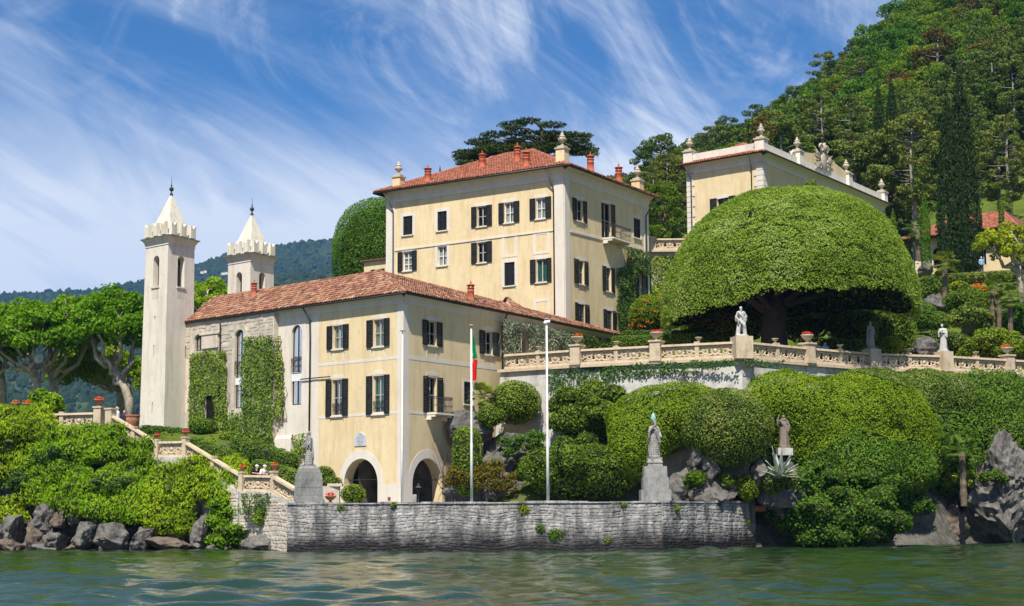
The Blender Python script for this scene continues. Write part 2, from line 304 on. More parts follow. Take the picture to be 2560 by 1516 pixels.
# ------------------------------------------------------------------ mesh helpers
ROOTLOC = {}
def M(name): return MATS[name]
def tag(o, label=None, cat=None, group=None, kind=None):
    for k, v_ in (('label', label), ('category', cat), ('group', group), ('kind', kind)):
        if v_: o[k] = v_
    return o
def thing(name, loc, label, cat, group=None):
    o = bpy.data.objects.new(name, None); o.empty_display_size = 0.3; COL.objects.link(o); o.location = loc
    ROOTLOC[o] = Vector(loc); return tag(o, label, cat, group)
def link(name, me, parent=None, loc=None, mat=None):
    if mat is not None and not me.materials: me.materials.append(M(mat) if isinstance(mat, str) else mat)
    o = bpy.data.objects.new(name, me); COL.objects.link(o)
    if parent is not None:
        o.parent = parent; ROOTLOC[o] = ROOTLOC[parent]
    else: ROOTLOC[o] = Vector((0, 0, 0))
    if loc is not None: o.location = loc
    return o
def np_mesh(name, V, Fq, smooth=False):
    V = np.asarray(V, np.float32); Fq = np.asarray(Fq, np.int32); k = Fq.shape[1]
    me = bpy.data.meshes.new(name); me.vertices.add(len(V)); me.vertices.foreach_set('co', V.ravel())
    me.loops.add(Fq.size); me.loops.foreach_set('vertex_index', Fq.ravel())
    me.polygons.add(len(Fq)); me.polygons.foreach_set('loop_start', np.arange(0, Fq.size, k, dtype=np.int32))
    me.polygons.foreach_set('use_smooth', np.full(len(Fq), smooth)); me.update(calc_edges=True); return me
class MB:
    def __init__(s): s.v = []; s.f = []; s.m = []; s.mats = []
    def mi(s, mat):
        if mat is None: return 0
        if mat not in s.mats: s.mats.append(mat)
        return s.mats.index(mat)
    def face(s, pts, mat=None):
        b = len(s.v); s.v += [tuple(p) for p in pts]; s.f.append(tuple(range(b, b+len(pts)))); s.m.append(s.mi(mat))
    def mesh(s, V, Fs, mat=None):
        b = len(s.v); s.v += [tuple(p) for p in V]; k = s.mi(mat)
        for f in Fs: s.f.append(tuple(i+b for i in f)); s.m.append(k)
    def box8(s, P, mat=None):      # P: 4 bottom then 4 top
        s.mesh(P, [(3, 2, 1, 0), (4, 5, 6, 7), (0, 1, 5, 4), (1, 2, 6, 5), (2, 3, 7, 6), (3, 0, 4, 7)], mat)
    def box(s, c, h, mat=None, rz=0, taper=1.0):
        ca, sa = math.cos(rz), math.sin(rz); P = []
        for z, k in ((-1, 1), (1, taper)):
            for x, y in ((-1, -1), (1, -1), (1, 1), (-1, 1)):
                X, Y = x*h[0]*k, y*h[1]*k; P.append((c[0]+X*ca-Y*sa, c[1]+X*sa+Y*ca, c[2]+z*h[2]))
        s.box8(P, mat)
    def tube(s, pts, rads, n=6, mat=None, cap=True, sq=1.0):
        V, Fs = tube_geo(pts, rads, n, cap, sq); s.mesh(V, Fs, mat)
    def lathe(s, prof, n=10, c=(0, 0, 0), mat=None):
        V = []; Fs = []
        for r, z in prof:
            for i in range(n): a = 2*math.pi*i/n; V.append((c[0]+r*math.cos(a), c[1]+r*math.sin(a), c[2]+z))
        for j in range(len(prof)-1):
            for i in range(n): k = (i+1) % n; Fs.append((j*n+i, j*n+k, (j+1)*n+k, (j+1)*n+i))
        Fs.append(tuple(range(n))[::-1]); Fs.append(tuple((len(prof)-1)*n+i for i in range(n))); s.mesh(V, Fs, mat)
    def build(s, name, mat=None, parent=None, smooth=False, local=False):
        me = bpy.data.meshes.new(name); off = Vector((0, 0, 0))
        if parent is not None and not local: off = ROOTLOC[parent]
        me.from_pydata([(x-off[0], y-off[1], z-off[2]) for x, y, z in s.v], [], s.f)
        if s.mats:
            for q in s.mats: me.materials.append(M(q))
            me.polygons.foreach_set('material_index', s.m)
        if smooth: me.polygons.foreach_set('use_smooth', [True]*len(s.f))
        me.update(); return link(name, me, parent, None, mat)
def tube_geo(pts, rads, n=6, cap=True, sq=1.0):
    pts = [Vector(p) for p in pts]; V = []; Fs = []
    if isinstance(rads, (int, float)): rads = [rads]*len(pts)
    ref = Vector((0, 0, 1)); prevx = None
    for i, p in enumerate(pts):
        d = (pts[min(i+1, len(pts)-1)] - pts[max(i-1, 0)]).normalized()
        if prevx is None:
            x = d.cross(ref if abs(d.z) < 0.95 else Vector((1, 0, 0))).normalized()
        else:
            x = (prevx - d*prevx.dot(d)); x = x.normalized() if x.length > 1e-6 else d.orthogonal().normalized()
        prevx = x; y = d.cross(x)
        for k in range(n):
            a = 2*math.pi*(k+0.5)/n; V.append(p + x*(math.cos(a)*rads[i]) + y*(math.sin(a)*rads[i]*sq))
    for j in range(len(pts)-1):
        for k in range(n): l = (k+1) % n; Fs.append((j*n+k, j*n+l, (j+1)*n+l, (j+1)*n+k))
    if cap: Fs.append(tuple(range(n))[::-1]); Fs.append(tuple((len(pts)-1)*n+k for k in range(n)))
    return V, Fs
_ICO = {}
def ico(sub):
    if sub not in _ICO:
        bm = bmesh.new(); bmesh.ops.create_icosphere(bm, subdivisions=sub, radius=1)
        _ICO[sub] = (np.array([v_.co[:] for v_ in bm.verts]), np.array([[v_.index for v_ in f.verts] for f in bm.faces])); bm.free()
    return _ICO[sub]
def copy_tree(o, loc=None, rz=None, sc=None, label=None, group=None):
    def cp(a, par):
        c = a.copy(); COL.objects.link(c); c.parent = par
        for ch in a.children: cp(ch, c)
        return c
    c = cp(o, None)
    if loc is not None: c.location = loc
    if rz is not None: c.rotation_euler = (0, 0, rz)
    if sc is not None: c.scale = (sc, sc, sc) if isinstance(sc, (int, float)) else sc
    if label: c['label'] = label
    if group: c['group'] = group
    return c

# ------------------------------------------------------------------ facades
class Face:
    def __init__(s, O, ang, side):             # side=+1: wall runs to the left of the corner, -1: to the right
        s.O = Vector((O[0], O[1])); s.d = Vector((math.cos(ang), math.sin(ang)))
        s.n = Vector((-s.d.y, s.d.x)) if side > 0 else Vector((s.d.y, -s.d.x))
    def shifted(s, out):
        f = Face(s.O, 0, 1); f.d = s.d.copy(); f.n = s.n.copy(); f.O = s.O + s.n*out; return f
    def px(s, x, y):
        a, b = ray(x, y); t_ = s.O.dot(s.n) / (a*s.n.x + s.n.y); p = Vector((a*t_, t_))
        return (p - s.O).dot(s.d), CAMZ + b*t_
    def P(s, u, z, o=0): q = s.O + s.d*u + s.n*o; return Vector((q.x, q.y, z))
    def box(s, mb, ua, ub, za, zb, oa, ob, mat=None):
        P = []
        for z in (za, zb):
            for u, o in ((ua, oa), (ub, oa), (ub, ob), (ua, ob)): P.append(s.P(u, z, o))
        mb.box8(P, mat)
def wall_face(mb, f, u0, u1, z0, z1, holes, depth=0.28, mat=None, out=0.0):
    """wall sheet with real openings; hole = (ua, ub, za, zb, arch)"""
    us = {u0, u1}; zs = {z0, z1}
    for h in holes:
        us |= {h[0], h[1]}; zs |= {h[2], h[3]}
        if h[4]: zs.add(h[3] - (h[1]-h[0])/2)
    us = sorted(us); zs = sorted(zs)
    for i in range(len(us)-1):
        for j in range(len(zs)-1):
            um, zm = (us[i]+us[i+1])/2, (zs[j]+zs[j+1])/2
            if us[i] < u0-1e-6 or us[i+1] > u1+1e-6 or zs[j] < z0-1e-6 or zs[j+1] > z1+1e-6: continue
            if any(h[0] < um < h[1] and h[2] < zm < h[3] for h in holes): continue
            mb.face([f.P(us[i], zs[j], out), f.P(us[i+1], zs[j], out), f.P(us[i+1], zs[j+1], out), f.P(us[i], zs[j+1], out)], mat)
    for h in holes:
        ua, ub, za, zb, arch = h[:5]; d = h[5] if len(h) > 5 else depth; zt = zb - (ub-ua)/2 if arch else zb
        def strip(p, q): mb.face([f.P(p[0], p[1], out), f.P(q[0], q[1], out), f.P(q[0], q[1], out-d), f.P(p[0], p[1], out-d)], mat)
        strip((ua, za), (ua, zt)); strip((ub, za), (ub, zt)); strip((ua, za), (ub, za))
        if not arch: strip((ua, zb), (ub, zb))
        else:
            N = 14; c = (ua+ub)/2; r = (ub-ua)/2
            pts = [(c - r*math.cos(math.pi*k/N), zt + r*math.sin(math.pi*k/N)) for k in range(N+1)]
            for p, q in zip(pts, pts[1:]):
                strip(p, q)
                mb.face([f.P(p[0], p[1], out), f.P(q[0], q[1], out), f.P(q[0], zb, out), f.P(p[0], zb, out)], mat)
def shutter(f, ua, ub, za, zb, o, parent, mat='shutter_paint'):
    mb = MB(); w = min(0.07, (ub-ua)*0.18)
    for a, b in ((ua, ua+w), (ub-w, ub)): f.box(mb, a, b, za, zb, o, o+0.05)
    for a, b in ((za, za+0.1), (zb-0.09, zb), ((za+zb)/2-0.05, (za+zb)/2+0.05)): f.box(mb, ua+w, ub-w, a, b, o, o+0.05)
    n = max(6, int((zb-za)/0.1))
    for i in range(n):
        z = za + 0.1 + (zb-za-0.2)*(i+0.5)/n
        mb.face([f.P(ua+w, z-0.035, o+0.045), f.P(ub-w, z-0.035, o+0.045), f.P(ub-w, z+0.035, o+0.008), f.P(ua+w, z+0.035, o+0.008)])
    return mb.build('shutter', mat, parent)
def window(par, f, x0, x1, x2, x3, yt, yb, left=True, right=True, curtain=None, surround=0.0, sill=True, closed=False, bars=False, arch=False, transom=1, smat='shutter_paint', sx=None):
    """pixel columns x0 left shutter edge, x1..x2 opening, x3 right shutter edge; yt, yb top and foot at x1"""
    ua, za = f.px(x1, yb); ub, _ = f.px(x2, yb); _, zb = f.px(x1, yt)
    if ua > ub: ua, ub = ub, ua
    us0, us1 = sorted((f.px(x0, yb)[0], f.px(x3, yb)[0]))
    hole = (ua, ub, za, zb, arch)
    fr = MB(); w = 0.055; d0, d1 = -0.20, -0.14; uc = (ua+ub)/2
    zt = zb - (ub-ua)/2 if arch else zb
    for a, b in ((ua, ua+w), (ub-w, ub), (uc-w*0.6, uc+w*0.6)): f.box(fr, a, b, za, zt if not (arch and a == uc-w*0.6) else zb-0.02, d0, d1)
    f.box(fr, ua+w, ub-w, za, za+w*1.3, d0, d1)
    if not arch: f.box(fr, ua+w, ub-w, zb-w, zb, d0, d1)
    else:
        r = (ub-ua)/2; pts = [(uc-r*math.cos(math.pi*k/10), zt+r*math.sin(math.pi*k/10)) for k in range(11)]
        for p, q in zip(pts, pts[1:]):
            k = 1-w/r; p2, q2 = [(uc+(a-uc)*k, zt+(b-zt)*k) for a, b in (p, q)]
            fr.box8([f.P(*p, d0), f.P(*q, d0), f.P(*q, d1), f.P(*p, d1), f.P(*p2, d0), f.P(*q2, d0), f.P(*q2, d1), f.P(*p2, d1)])
    for i in range(transom):
        z = za + (zt-za)*(i+1)/(transom+1); f.box(fr, ua+w, ub-w, z-0.02, z+0.02, d0+0.003, d1-0.003)
    fm = 'white_paint' if curtain in ('curtain_white',) and not arch else 'grey_wood'
    if arch: fm = 'dark_iron'
    fo = fr.build('window', fm, par)
    for a, b in ((ua+w, uc-w*0.6), (uc+w*0.6, ub-w)):
        g_ = MB()
        if not arch: g_.face([f.P(a, za+w, -0.17), f.P(b, za+w, -0.17), f.P(b, zb-w, -0.17), f.P(a, zb-w, -0.17)])
        else:
            r = (ub-ua)/2 - w; pts = [f.P(a, za+w, -0.17), f.P(b, za+w, -0.17)]
            for k in range(8):
                u = b + (a-b)*k/7; pts.append(f.P(u, zt + math.sqrt(max(0, r*r-(u-uc)**2)), -0.17))
            g_.face(pts)
        g_.build('pane', 'window_glass', fo)
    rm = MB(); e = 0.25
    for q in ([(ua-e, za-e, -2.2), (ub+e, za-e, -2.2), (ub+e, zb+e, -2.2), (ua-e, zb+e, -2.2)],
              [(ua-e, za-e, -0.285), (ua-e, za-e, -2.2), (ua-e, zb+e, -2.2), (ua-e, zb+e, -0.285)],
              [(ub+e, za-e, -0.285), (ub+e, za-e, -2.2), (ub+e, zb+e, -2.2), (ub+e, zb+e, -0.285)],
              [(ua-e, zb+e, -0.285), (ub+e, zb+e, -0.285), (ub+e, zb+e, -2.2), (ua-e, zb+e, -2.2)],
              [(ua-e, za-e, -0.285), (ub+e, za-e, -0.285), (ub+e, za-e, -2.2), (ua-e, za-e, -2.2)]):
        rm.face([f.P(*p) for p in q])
    rm.build('room_shade_box', 'interior_dark', fo)  # box painted near black in place of real room shade
    if curtain:
        cb = MB(); N = 16; gaps = [(ua+0.03, uc-0.06), (uc+0.06, ub-0.03)]
        for a, b in gaps:
            for k in range(N):
                p, q = a+(b-a)*k/N, a+(b-a)*(k+1)/N; o1, o2 = -0.24-0.025*math.sin(k*1.7), -0.24-0.025*math.sin((k+1)*1.7)
                zt2 = zb if not arch else zt + math.sqrt(max(0, ((ub-ua)/2)**2-((p+q)/2-uc)**2))
                cb.face([f.P(p, za, o1), f.P(q, za, o2), f.P(q, zt2, o2), f.P(p, zt2, o1)])
        cb.build('curtain', curtain, fo)
    if closed:
        shutter(f, ua, uc-0.004, za, zb, -0.10, fo, smat); shutter(f, uc+0.004, ub, za, zb, -0.10, fo, smat)
    else:
        if left: shutter(f, us0, ua-0.01, za-0.02, zb+0.02, 0.04, fo, smat)
        if right: shutter(f, ub+0.01, us1, za-0.02, zb+0.02, 0.04, fo, sx or smat)
    if bars:
        bm_ = MB()
        for i in range(9):
            k = (i+0.5)/9; bm_.tube([f.P(ua+(ub-ua)*k, za, -0.05), f.P(ua+(ub-ua)*k, zb, -0.05)], 0.014, 4)
        for i in range(6):
            k = (i+0.5)/6; bm_.tube([f.P(ua, za+(zb-za)*k, -0.05), f.P(ub, za+(zb-za)*k, -0.05)], 0.012, 4)
        bm_.build('window_bars', 'dark_iron', fo)
    if sill:
        sb = MB(); f.box(sb, ua-0.06, ub+0.06, za-0.09, za-0.003, -0.12, 0.10); sb.build('sill', 'trim_stucco', fo)
        for a in (ua-0.12, ub+0.08):
            br = MB(); br.tube([f.P(a, za-0.02, 0.03), f.P(a, za-0.02, 0.12), f.P(a, za-0.28, 0.05)], 0.012, 4); br.build('shutter_catch', 'gutter_metal', fo)
    if surround:
        s_ = surround; sb = MB(); e = 0.012
        tb = za - 0.1
        f.box(sb, ua-s_, ua-0.001, tb, zb+s_, 0.001, e); f.box(sb, ub+0.001, ub+s_, tb, zb+s_, 0.001, e); f.box(sb, ua-0.001, ub+0.001, zb+0.001, zb+s_, 0.001, e)
        sb.build('surround', 'trim_stucco', fo)
    return hole
def patch(f, mb, pts, o, e=0.012):      # thin painted stucco plate following a pixel outline
    q = [f.px(*p) for p in pts]; n = len(q)
    mb.mesh([f.P(u, z, o) for u, z in q] + [f.P(u, z, o+e) for u, z in q],
            [tuple(range(n, 2*n))] + [(i, (i+1) % n, n+(i+1) % n, n+i) for i in range(n)])
def arch_band(f, mb, ua, ub, za, zb, w, o=0.0, e=0.014):
    c, r, zs = (ua+ub)/2, (ub-ua)/2, zb-(ub-ua)/2; N = 18
    f.box(mb, ua-w, ua, za, zs, o, o+e); f.box(mb, ub, ub+w, za, zs, o, o+e)
    for k in range(N):
        a, b = math.pi*k/N, math.pi*(k+1)/N; wa, wb = [w*(1+0.25*math.sin(x)) for x in (a, b)]
        P = [(c-r*math.cos(a), zs+r*math.sin(a)), (c-r*math.cos(b), zs+r*math.sin(b)), (c-(r+wb)*math.cos(b), zs+(r+wb)*math.sin(b)), (c-(r+wa)*math.cos(a), zs+(r+wa)*math.sin(a))]
        mb.box8([f.P(*p, o) for p in P] + [f.P(*p, o+e) for p in P])
def pip(poly, a, b):
    r = np.zeros(a.shape, bool); n = len(poly)
    for i in range(n):
        x1, y1 = poly[i]; x2, y2 = poly[(i+1) % n]
        c = ((y1 > b) != (y2 > b)) & (a < (x2-x1)*(b-y1)/((y2-y1) if y2 != y1 else 1e-9)+x1); r ^= c
    return r
def roof_tiles(polys, parent, mat, cw=0.22, rh=0.34, name='roof_tiles'):
    """polys: 3D planar polygons whose first two points lie on the eave; barrel tiles laid in rows up the slope"""
    AV = []; AF = []; nb = 0
    for P in polys:
        P = [Vector(p) for p in P]; e = (P[1]-P[0]).normalized(); nn = e.cross(P[2]-P[0]).normalized()
        if nn.z < 0: nn = -nn
        s_ = nn.cross(e); s_ = s_ if s_.z > 0 else -s_
        poly = [((p-P[0]).dot(e), (p-P[0]).dot(s_)) for p in P]
        a0, a1 = min(q[0] for q in poly), max(q[0] for q in poly); b1 = max(q[1] for q in poly)
        A, B = np.meshgrid(np.arange(a0, a1, cw)+cw/2, np.arange(-0.05, b1, rh)+rh/2); A, B = A.ravel(), B.ravel()
        k = pip(poly, A, np.maximum(B, 0.02)); A, B = A[k], B[k]; N = len(A)
        A = A + rng.normal(0, 0.008, N); tl = rng.normal(0, 0.012, N); dz = rng.normal(0, 0.006, N)
        E = np.array(e); S = np.array(s_); NN = np.array(nn); O = np.array(P[0])
        V = np.zeros((N, 8, 3))
        for i, (bo, rr, h) in enumerate(((-rh*0.56, 0.52, 0.055), (rh*0.52, 0.44, 0.012))):
            for j, th in enumerate((0, 60, 120, 180)):
                ca, sa = math.cos(rad(th)), math.sin(rad(th))
                V[:, i*4+j] = O + np.outer(A + ca*cw*rr + tl*(1 if i else -1), E) + np.outer(B+bo, S) + np.outer(h + sa*0.085 + dz, NN)
        base = nb + np.arange(N)*8
        for j in range(3): AF.append(np.stack([base+j, base+j+1, base+4+j+1, base+4+j], 1))
        AF.append(np.stack([base, base+1, base+2, base+3], 1))
        AV.append(V.reshape(-1, 3)); nb += N*8
    V = np.concatenate(AV) - np.array(ROOTLOC[parent]); o = link(name, np_mesh(name, V, np.concatenate(AF)), parent, None, mat)
    return tag(o, kind='stuff')
def ridge_tiles(lines, parent, mat):
    mb = MB()
    for a, b in lines:
        a, b = Vector(a), Vector(b); L = (b-a).length; n = max(1, int(L/0.36)); d = (b-a)/n
        for i in range(n):
            p = a + d*i; mb.tube([p - d*0.08, p + d], [0.15, 0.115], 8, None, True)
    return tag(mb.build('ridge_tiles', mat, parent, True), kind='stuff')
# chimney: flue, hood on little piers, finial
def make_chimney(parent, p, h=1.9, r=0.26):
    mb = MB(); mb.lathe([(r*1.25, -0.6), (r*1.25, 0.05), (r*1.02, 0.1), (r, 0.5*h), (r*1.1, 0.52*h), (r*1.1, 0.55*h), (r*0.95, 0.57*h), (r*0.95, 0.66*h), (r*1.15, 0.68*h), (r*1.15, 0.72*h)], 12, p)
    o = mb.build('chimney', 'terracotta', parent, True)
    pb = MB()
    for i in range(6):
        a = i*math.pi/3; pb.box((p[0]+r*0.8*math.cos(a), p[1]+r*0.8*math.sin(a), p[2]+0.79*h), (r*0.16, r*0.16, 0.08*h), None, a)
    pb.build('chimney_piers', 'terracotta', o)
    hb = MB(); hb.lathe([(r*1.3, 0.865*h), (r*1.35, 0.89*h), (r*0.8, 0.95*h), (r*0.3, 0.98*h), (r*0.25, 1.0*h)], 12, p); hb.build('chimney_hood', 'terracotta', o, True)
    fb = MB(); fb.lathe([(r*0.12, 1.0*h), (r*0.28, 1.04*h), (r*0.2, 1.08*h), (r*0.03, 1.2*h)], 8, p); fb.build('finial', 'terracotta', o, True)
    return o
URN = [(0.16, 0), (0.20, 0.03), (0.20, 0.08), (0.09, 0.12), (0.07, 0.2), (0.16, 0.27), (0.29, 0.42), (0.31, 0.55), (0.26, 0.66), (0.23, 0.70), (0.29, 0.74), (0.29, 0.78), (0.18, 0.84), (0.12, 0.92), (0.15, 0.98), (0.06, 1.08), (0.02, 1.14)]
def roof_urn(parent, p, h, w, ph, pmat='yellow_stucco', umat='ornament_stone', sw=0.42, rz=0.0):
    mb = MB(); mb.box((p[0], p[1], p[2]+ph/2), (sw, sw, ph/2), None, rz); o = mb.build('pedestal', pmat, parent)
    cb = MB(); cb.box((p[0], p[1], p[2]+ph+0.06), (sw*1.2, sw*1.2, 0.06), None, rz); cb.box((p[0], p[1], p[2]+ph+0.19), (sw*0.8, sw*0.8, 0.07), None, rz); cb.build('cap_stone', umat, o)
    ub = MB(); z = p[2]+ph+0.26; ub.lathe([(r*w, z+q*h) for r, q in URN], 12, (p[0], p[1], 0))
    for i in range(8):      # swags round the belly
        a = i*math.pi/4; ub.tube([(p[0]+0.30*w*math.cos(a), p[1]+0.30*w*math.sin(a), z+0.62*h), (p[0]+0.36*w*math.cos(a+0.39), p[1]+0.36*w*math.sin(a+0.39), z+0.44*h), (p[0]+0.30*w*math.cos(a+0.785), p[1]+0.30*w*math.sin(a+0.785), z+0.62*h)], 0.035*w, 5)
    ub.build('urn', umat, o, True)
def downpipe(f, par, pts, r=0.055, mat='gutter_metal'):
    mb = MB(); mb.tube([f.P(u, z, o) for u, z, o in pts], r, 6); return mb.build('downpipe', mat, par, True)
def offset_poly(pts, d):       # outline pushed outwards (pts in order, any turn)
    n = len(pts); area = sum(pts[i][0]*pts[(i+1) % n][1]-pts[(i+1) % n][0]*pts[i][1] for i in range(n)); s_ = 1 if area > 0 else -1
    res = []
    for i in range(n):
        p0, p1, p2 = Vector(pts[i-1]), Vector(pts[i]), Vector(pts[(i+1) % n]); a, b = (p1-p0).normalized(), (p2-p1).normalized()
        na, nb = Vector((a.y, -a.x))*s_, Vector((b.y, -b.x))*s_; res.append(p1 + (na+nb)*(d/(1+na.dot(nb))))
    return res
def railing(mb, pts, h, n_per_m=7, r=0.012):
    for a, b in zip(pts, pts[1:]):
        a, b = Vector(a), Vector(b); L = (b-a).length; up = Vector((0, 0, h)); d = (b-a)/max(1e-6, L)
        for z in (0.04, h-0.14, h): mb.tube([a+Vector((0, 0, z)), b+Vector((0, 0, z))], r*1.4, 4)
        n = max(2, int(L*n_per_m))
        for i in range(n+1):
            p = a+(b-a)*i/n; mb.tube([p, p+up], r, 4)
            if i < n:
                c = a+(b-a)*(i+0.5)/n; rr = L/n*0.32
                for zc in (h-0.07, h*0.45): mb.tube([c+d*(rr*math.cos(t_))+Vector((0, 0, zc+rr*math.sin(t_))) for t_ in np.linspace(0, 6.0, 9)], r*0.7, 3)

# ================================================================== LOWER HOUSE (two wings, the left one a former church)
QZ = 2.62                                      # top of the quay
cA = at(1008.5, 760, 93.0); CA = (cA.x, cA.y)
AL = Face(CA, rad(137.6), 1); AR = Face(CA, rad(59.0), -1)
ZE = AL.px(1008.5, 734)[1]                     # eave height
house = thing('waterside_house', (CA[0], CA[1], QZ), 'pale yellow house with two rounded arches at quay level and hipped tile roof', 'house')
uw = AL.px(779, 900)[0]; uc_ = AL.px(683, 900)[0]; ut = AL.px(474, 900)[0]; ur = AR.px(1254, 860)[0]; ure = AR.px(1545, 830)[0]
holesL = [window(house, AL, 818.5, 831.7, 858.6, 872.6, 816, 874, curtain='curtain_green'),
          window(house, AL, 918, 933.3, 961, 975, 801, 868, curtain='curtain_green'),
          window(house, AL, 815.7, 829.5, 856.5, 870.7, 951, 1041),
          window(house, AL, 916.8, 931.7, 961.6, 974.5, 941, 1036, curtain='curtain_teal')]
holesR = [window(house, AR, 1054.9, 1068, 1090.8, 1103.7, 802, 862.5),
          window(house, AR, 1197.5, 1209.6, 1230.6, 1246, 828, 885, sx='teal_shutter'),
          window(house, AR, 1056.5, 1068, 1091.5, 1105.3, 942, 1031, sill=False),
          window(house, AR, 1160, 1160, 1182, 1182, 954, 1010, closed=True, surround=0.14)]
def arch_hole(f, x0, x1, yt, zb): a, b = sorted((f.px(x0, 1200)[0], f.px(x1, 1200)[0])); return (a, b, zb, f.px((x0+x1)/2, yt)[1], True, 0.7)
aL = arch_hole(AL, 860, 944.6, 1147, QZ); aR = arch_hole(AR, 1030.7, 1105, 1146, QZ)
b_ = MB()
wall_face(b_, AL, 0, uw, QZ, ZE, holesL + [aL]); wall_face(b_, AR, 0, ur, QZ, ZE, holesR + [aR])
# unseen back of the house
q = [AL.P(uw, 0, -6.5), AR.P(ur, 0, -9)]
b_.build('wall', 'yellow_stucco', house)
iv = MB()                                      # vaulted porch behind the two arches
pf = AL.shifted(-4.2)
wall_face(iv, pf, 1.4, uw-0.5, QZ, aL[3]+0.6, []); pr = AR.shifted(-4.2); wall_face(iv, pr, 1.4, ur-2, QZ, aR[3]+0.6, [])
iv.face([AL.P(0.6, aL[3]+0.55, -0.4), AL.P(uw-0.1, aL[3]+0.55, -0.3), AL.P(uw-0.1, aL[3]+0.55, -4.2), AL.P(1.4, aL[3]+0.55, -4.2)])
iv.face([AR.P(0.6, aR[3]+0.5, -0.4), AR.P(ur, aR[3]+0.5, -0.3), AR.P(ur, aR[3]+0.5, -4.2), AR.P(1.4, aR[3]+0.5, -4.2)])
iv.build('porch_wall', 'cave_wall', house)
for f_, a_ in ((AL, aL), (AR, aR)): tb = MB(); tb.tube([f_.P(a_[0], a_[3]-1.25, -0.35), f_.P(a_[1], a_[3]-1.25, -0.35)], 0.03, 5); tb.build('tie_bar', 'dark_iron', house)
#tb = MB(); tb.tube([AL.P(aL[0], aL[3]-1.25, -0.35), AL.P(aL[1], aL[3]-1.25, -0.35)], 0.03, 5); tb.tube([AR.P(aR[0], aR[3]-1.2, -0.35), AR.P(aR[1], aR[3]-1.2, -0.35)], 0.03, 5); tb.build('tie_bar', 'dark_iron', house)
# painted trim
tr_ = MB()
patch(AL, tr_, [(994, 749), (1008.4, 747), (1008.4, 1262), (994, 1262)], 0.0); patch(AL, tr_, [(779.5, 776), (796, 774), (796, 1262), (779.5, 1262)], 0.0)
patch(AR, tr_, [(1008.7, 747), (1022, 749), (1022, 1262), (1008.7, 1262)], 0.0)
patch(AL, tr_, [(796, 909.6), (994, 890.6), (994, 897.5), (796, 917)], 0.0); patch(AL, tr_, [(796, 1041.5), (994, 1027), (994, 1034.2), (796, 1048.2)], 0.0)
patch(AR, tr_, [(1022, 889), (1248, 917), (1248, 927), (1022, 898.5)], 0.0); patch(AR, tr_, [(1022, 1027), (1160, 1040), (1160, 1047), (1022, 1034)], 0.0)
for x in (831, 856.5): patch(AL, tr_, [(x, 880), (x+4, 879.6), (x+4, 903), (x, 903.5)], 0.0)
for x in (932, 958): patch(AL, tr_, [(x, 873), (x+4, 872.6), (x+4, 893), (x, 893.5)], 0.0)
for x in (1066, 1089): patch(AR, tr_, [(x, 873+(x-1066)*0.12), (x+4, 873.5+(x-1066)*0.12), (x+4, 894+(x-1066)*0.12), (x, 893.5+(x-1066)*0.12)], 0.0)
for f, x1, x2, yt, sl in ((AL, 832, 858, 812, -0.12), (AL, 934, 961, 797, -0.12), (AL, 830, 856, 946, -0.09), (AL, 932, 961, 936, -0.09), (AR, 1068, 1091, 797, 0.17), (AR, 1210, 1231, 822, 0.17), (AR, 1069, 1092, 936.5, 0.11)):
    h_ = 8; patch(f, tr_, [(x1-3, yt+2), (x2+3, yt+2+sl*(x2-x1)), (x2+3, yt-h_*0.6+sl*(x2-x1)), ((x1+x2)/2, yt-h_*1.15+sl*(x2-x1)/2), (x1-3, yt-h_*0.6)], 0.0)
arch_band(AL, tr_, aL[0], aL[1], QZ, aL[3], 0.42); arch_band(AR, tr_, aR[0], aR[1], QZ, aR[3], 0.42)
patch(AL, tr_, [(949, 1212), (993.9, 1209), (993.9, 1262), (949, 1262)], 0.016)
tr_.build('painted_trim', 'trim_stucco', house)
# cornice and cove below the eave
OV = 0.5
def cove(f, u0, u1, zt, ov, mb, h=0.75, mat=None):
    prof = [(0.0, -h-0.16), (0.06, -h-0.14), (0.06, -h-0.02), (0.03, -h)] + [(0.03+(ov-0.1)*(1-math.cos(a)), -h+h*0.93*math.sin(a)) for a in np.linspace(0, 1.5, 7)] + [(ov-0.02, -0.03)]
    for (o1, z1), (o2, z2) in zip(prof, prof[1:]): mb.face([f.P(u0, zt+z1, o1), f.P(u1, zt+z1, o1), f.P(u1, zt+z2, o2), f.P(u0, zt+z2, o2)], mat)
cv = MB(); cove(AL, -0.1, uc_, ZE, OV, cv, 0.42); cove(AR, -0.1, ure, ZE, OV, cv, 0.42); cv.build('cornice', 'trim_stucco', house, True)
# roof
E0 = AL.P(0, ZE, OV); 
def corner_out(a, b, oa, ob):     # point outside both walls
    k = a.n.dot(b.n); det = 1-k*k; x, y = (oa-k*ob)/det, (ob-k*oa)/det; q = a.O + a.n*x + b.n*y; return Vector((q.x, q.y, 0))
ec = corner_out(AL, AR, OV, OV); ec.z = ZE
dl, dr = Vector((*AL.d, 0)), Vector((*AR.d, 0))
apex = ec + dl*4.7 + dr*3.2; apex.z = at(955, 682, apex.y).z
Lend = ut + 1.0; Rend = ure + 0.4
el, er = ec + dl*Lend, ec + dr*Rend
rl = apex + dl*(Lend-4.7); foot = ec + dr*(apex-ec).dot(dr); rr = er + (apex-foot)*0.10
rb = MB(); bl = rl + dr*3.2; bl.z = ZE; br_ = rr + dl*0.4; br_.z = ZE; ba = apex + dl*4.7 + dr*3.2; ba.z = ZE
for P in ([ec, el, rl, apex], [ec, er, rr, apex], [rl, bl, ba, apex], [rr, br_, ba, apex]): rb.face(P)
rb.face([el, bl, rl]); rb.face([er, br_, rr])
ro = rb.build('roof', 'roof_board', house)
roof_tiles([[ec, el, rl, apex], [ec, er, rr, apex]], ro, 'old_tiles')
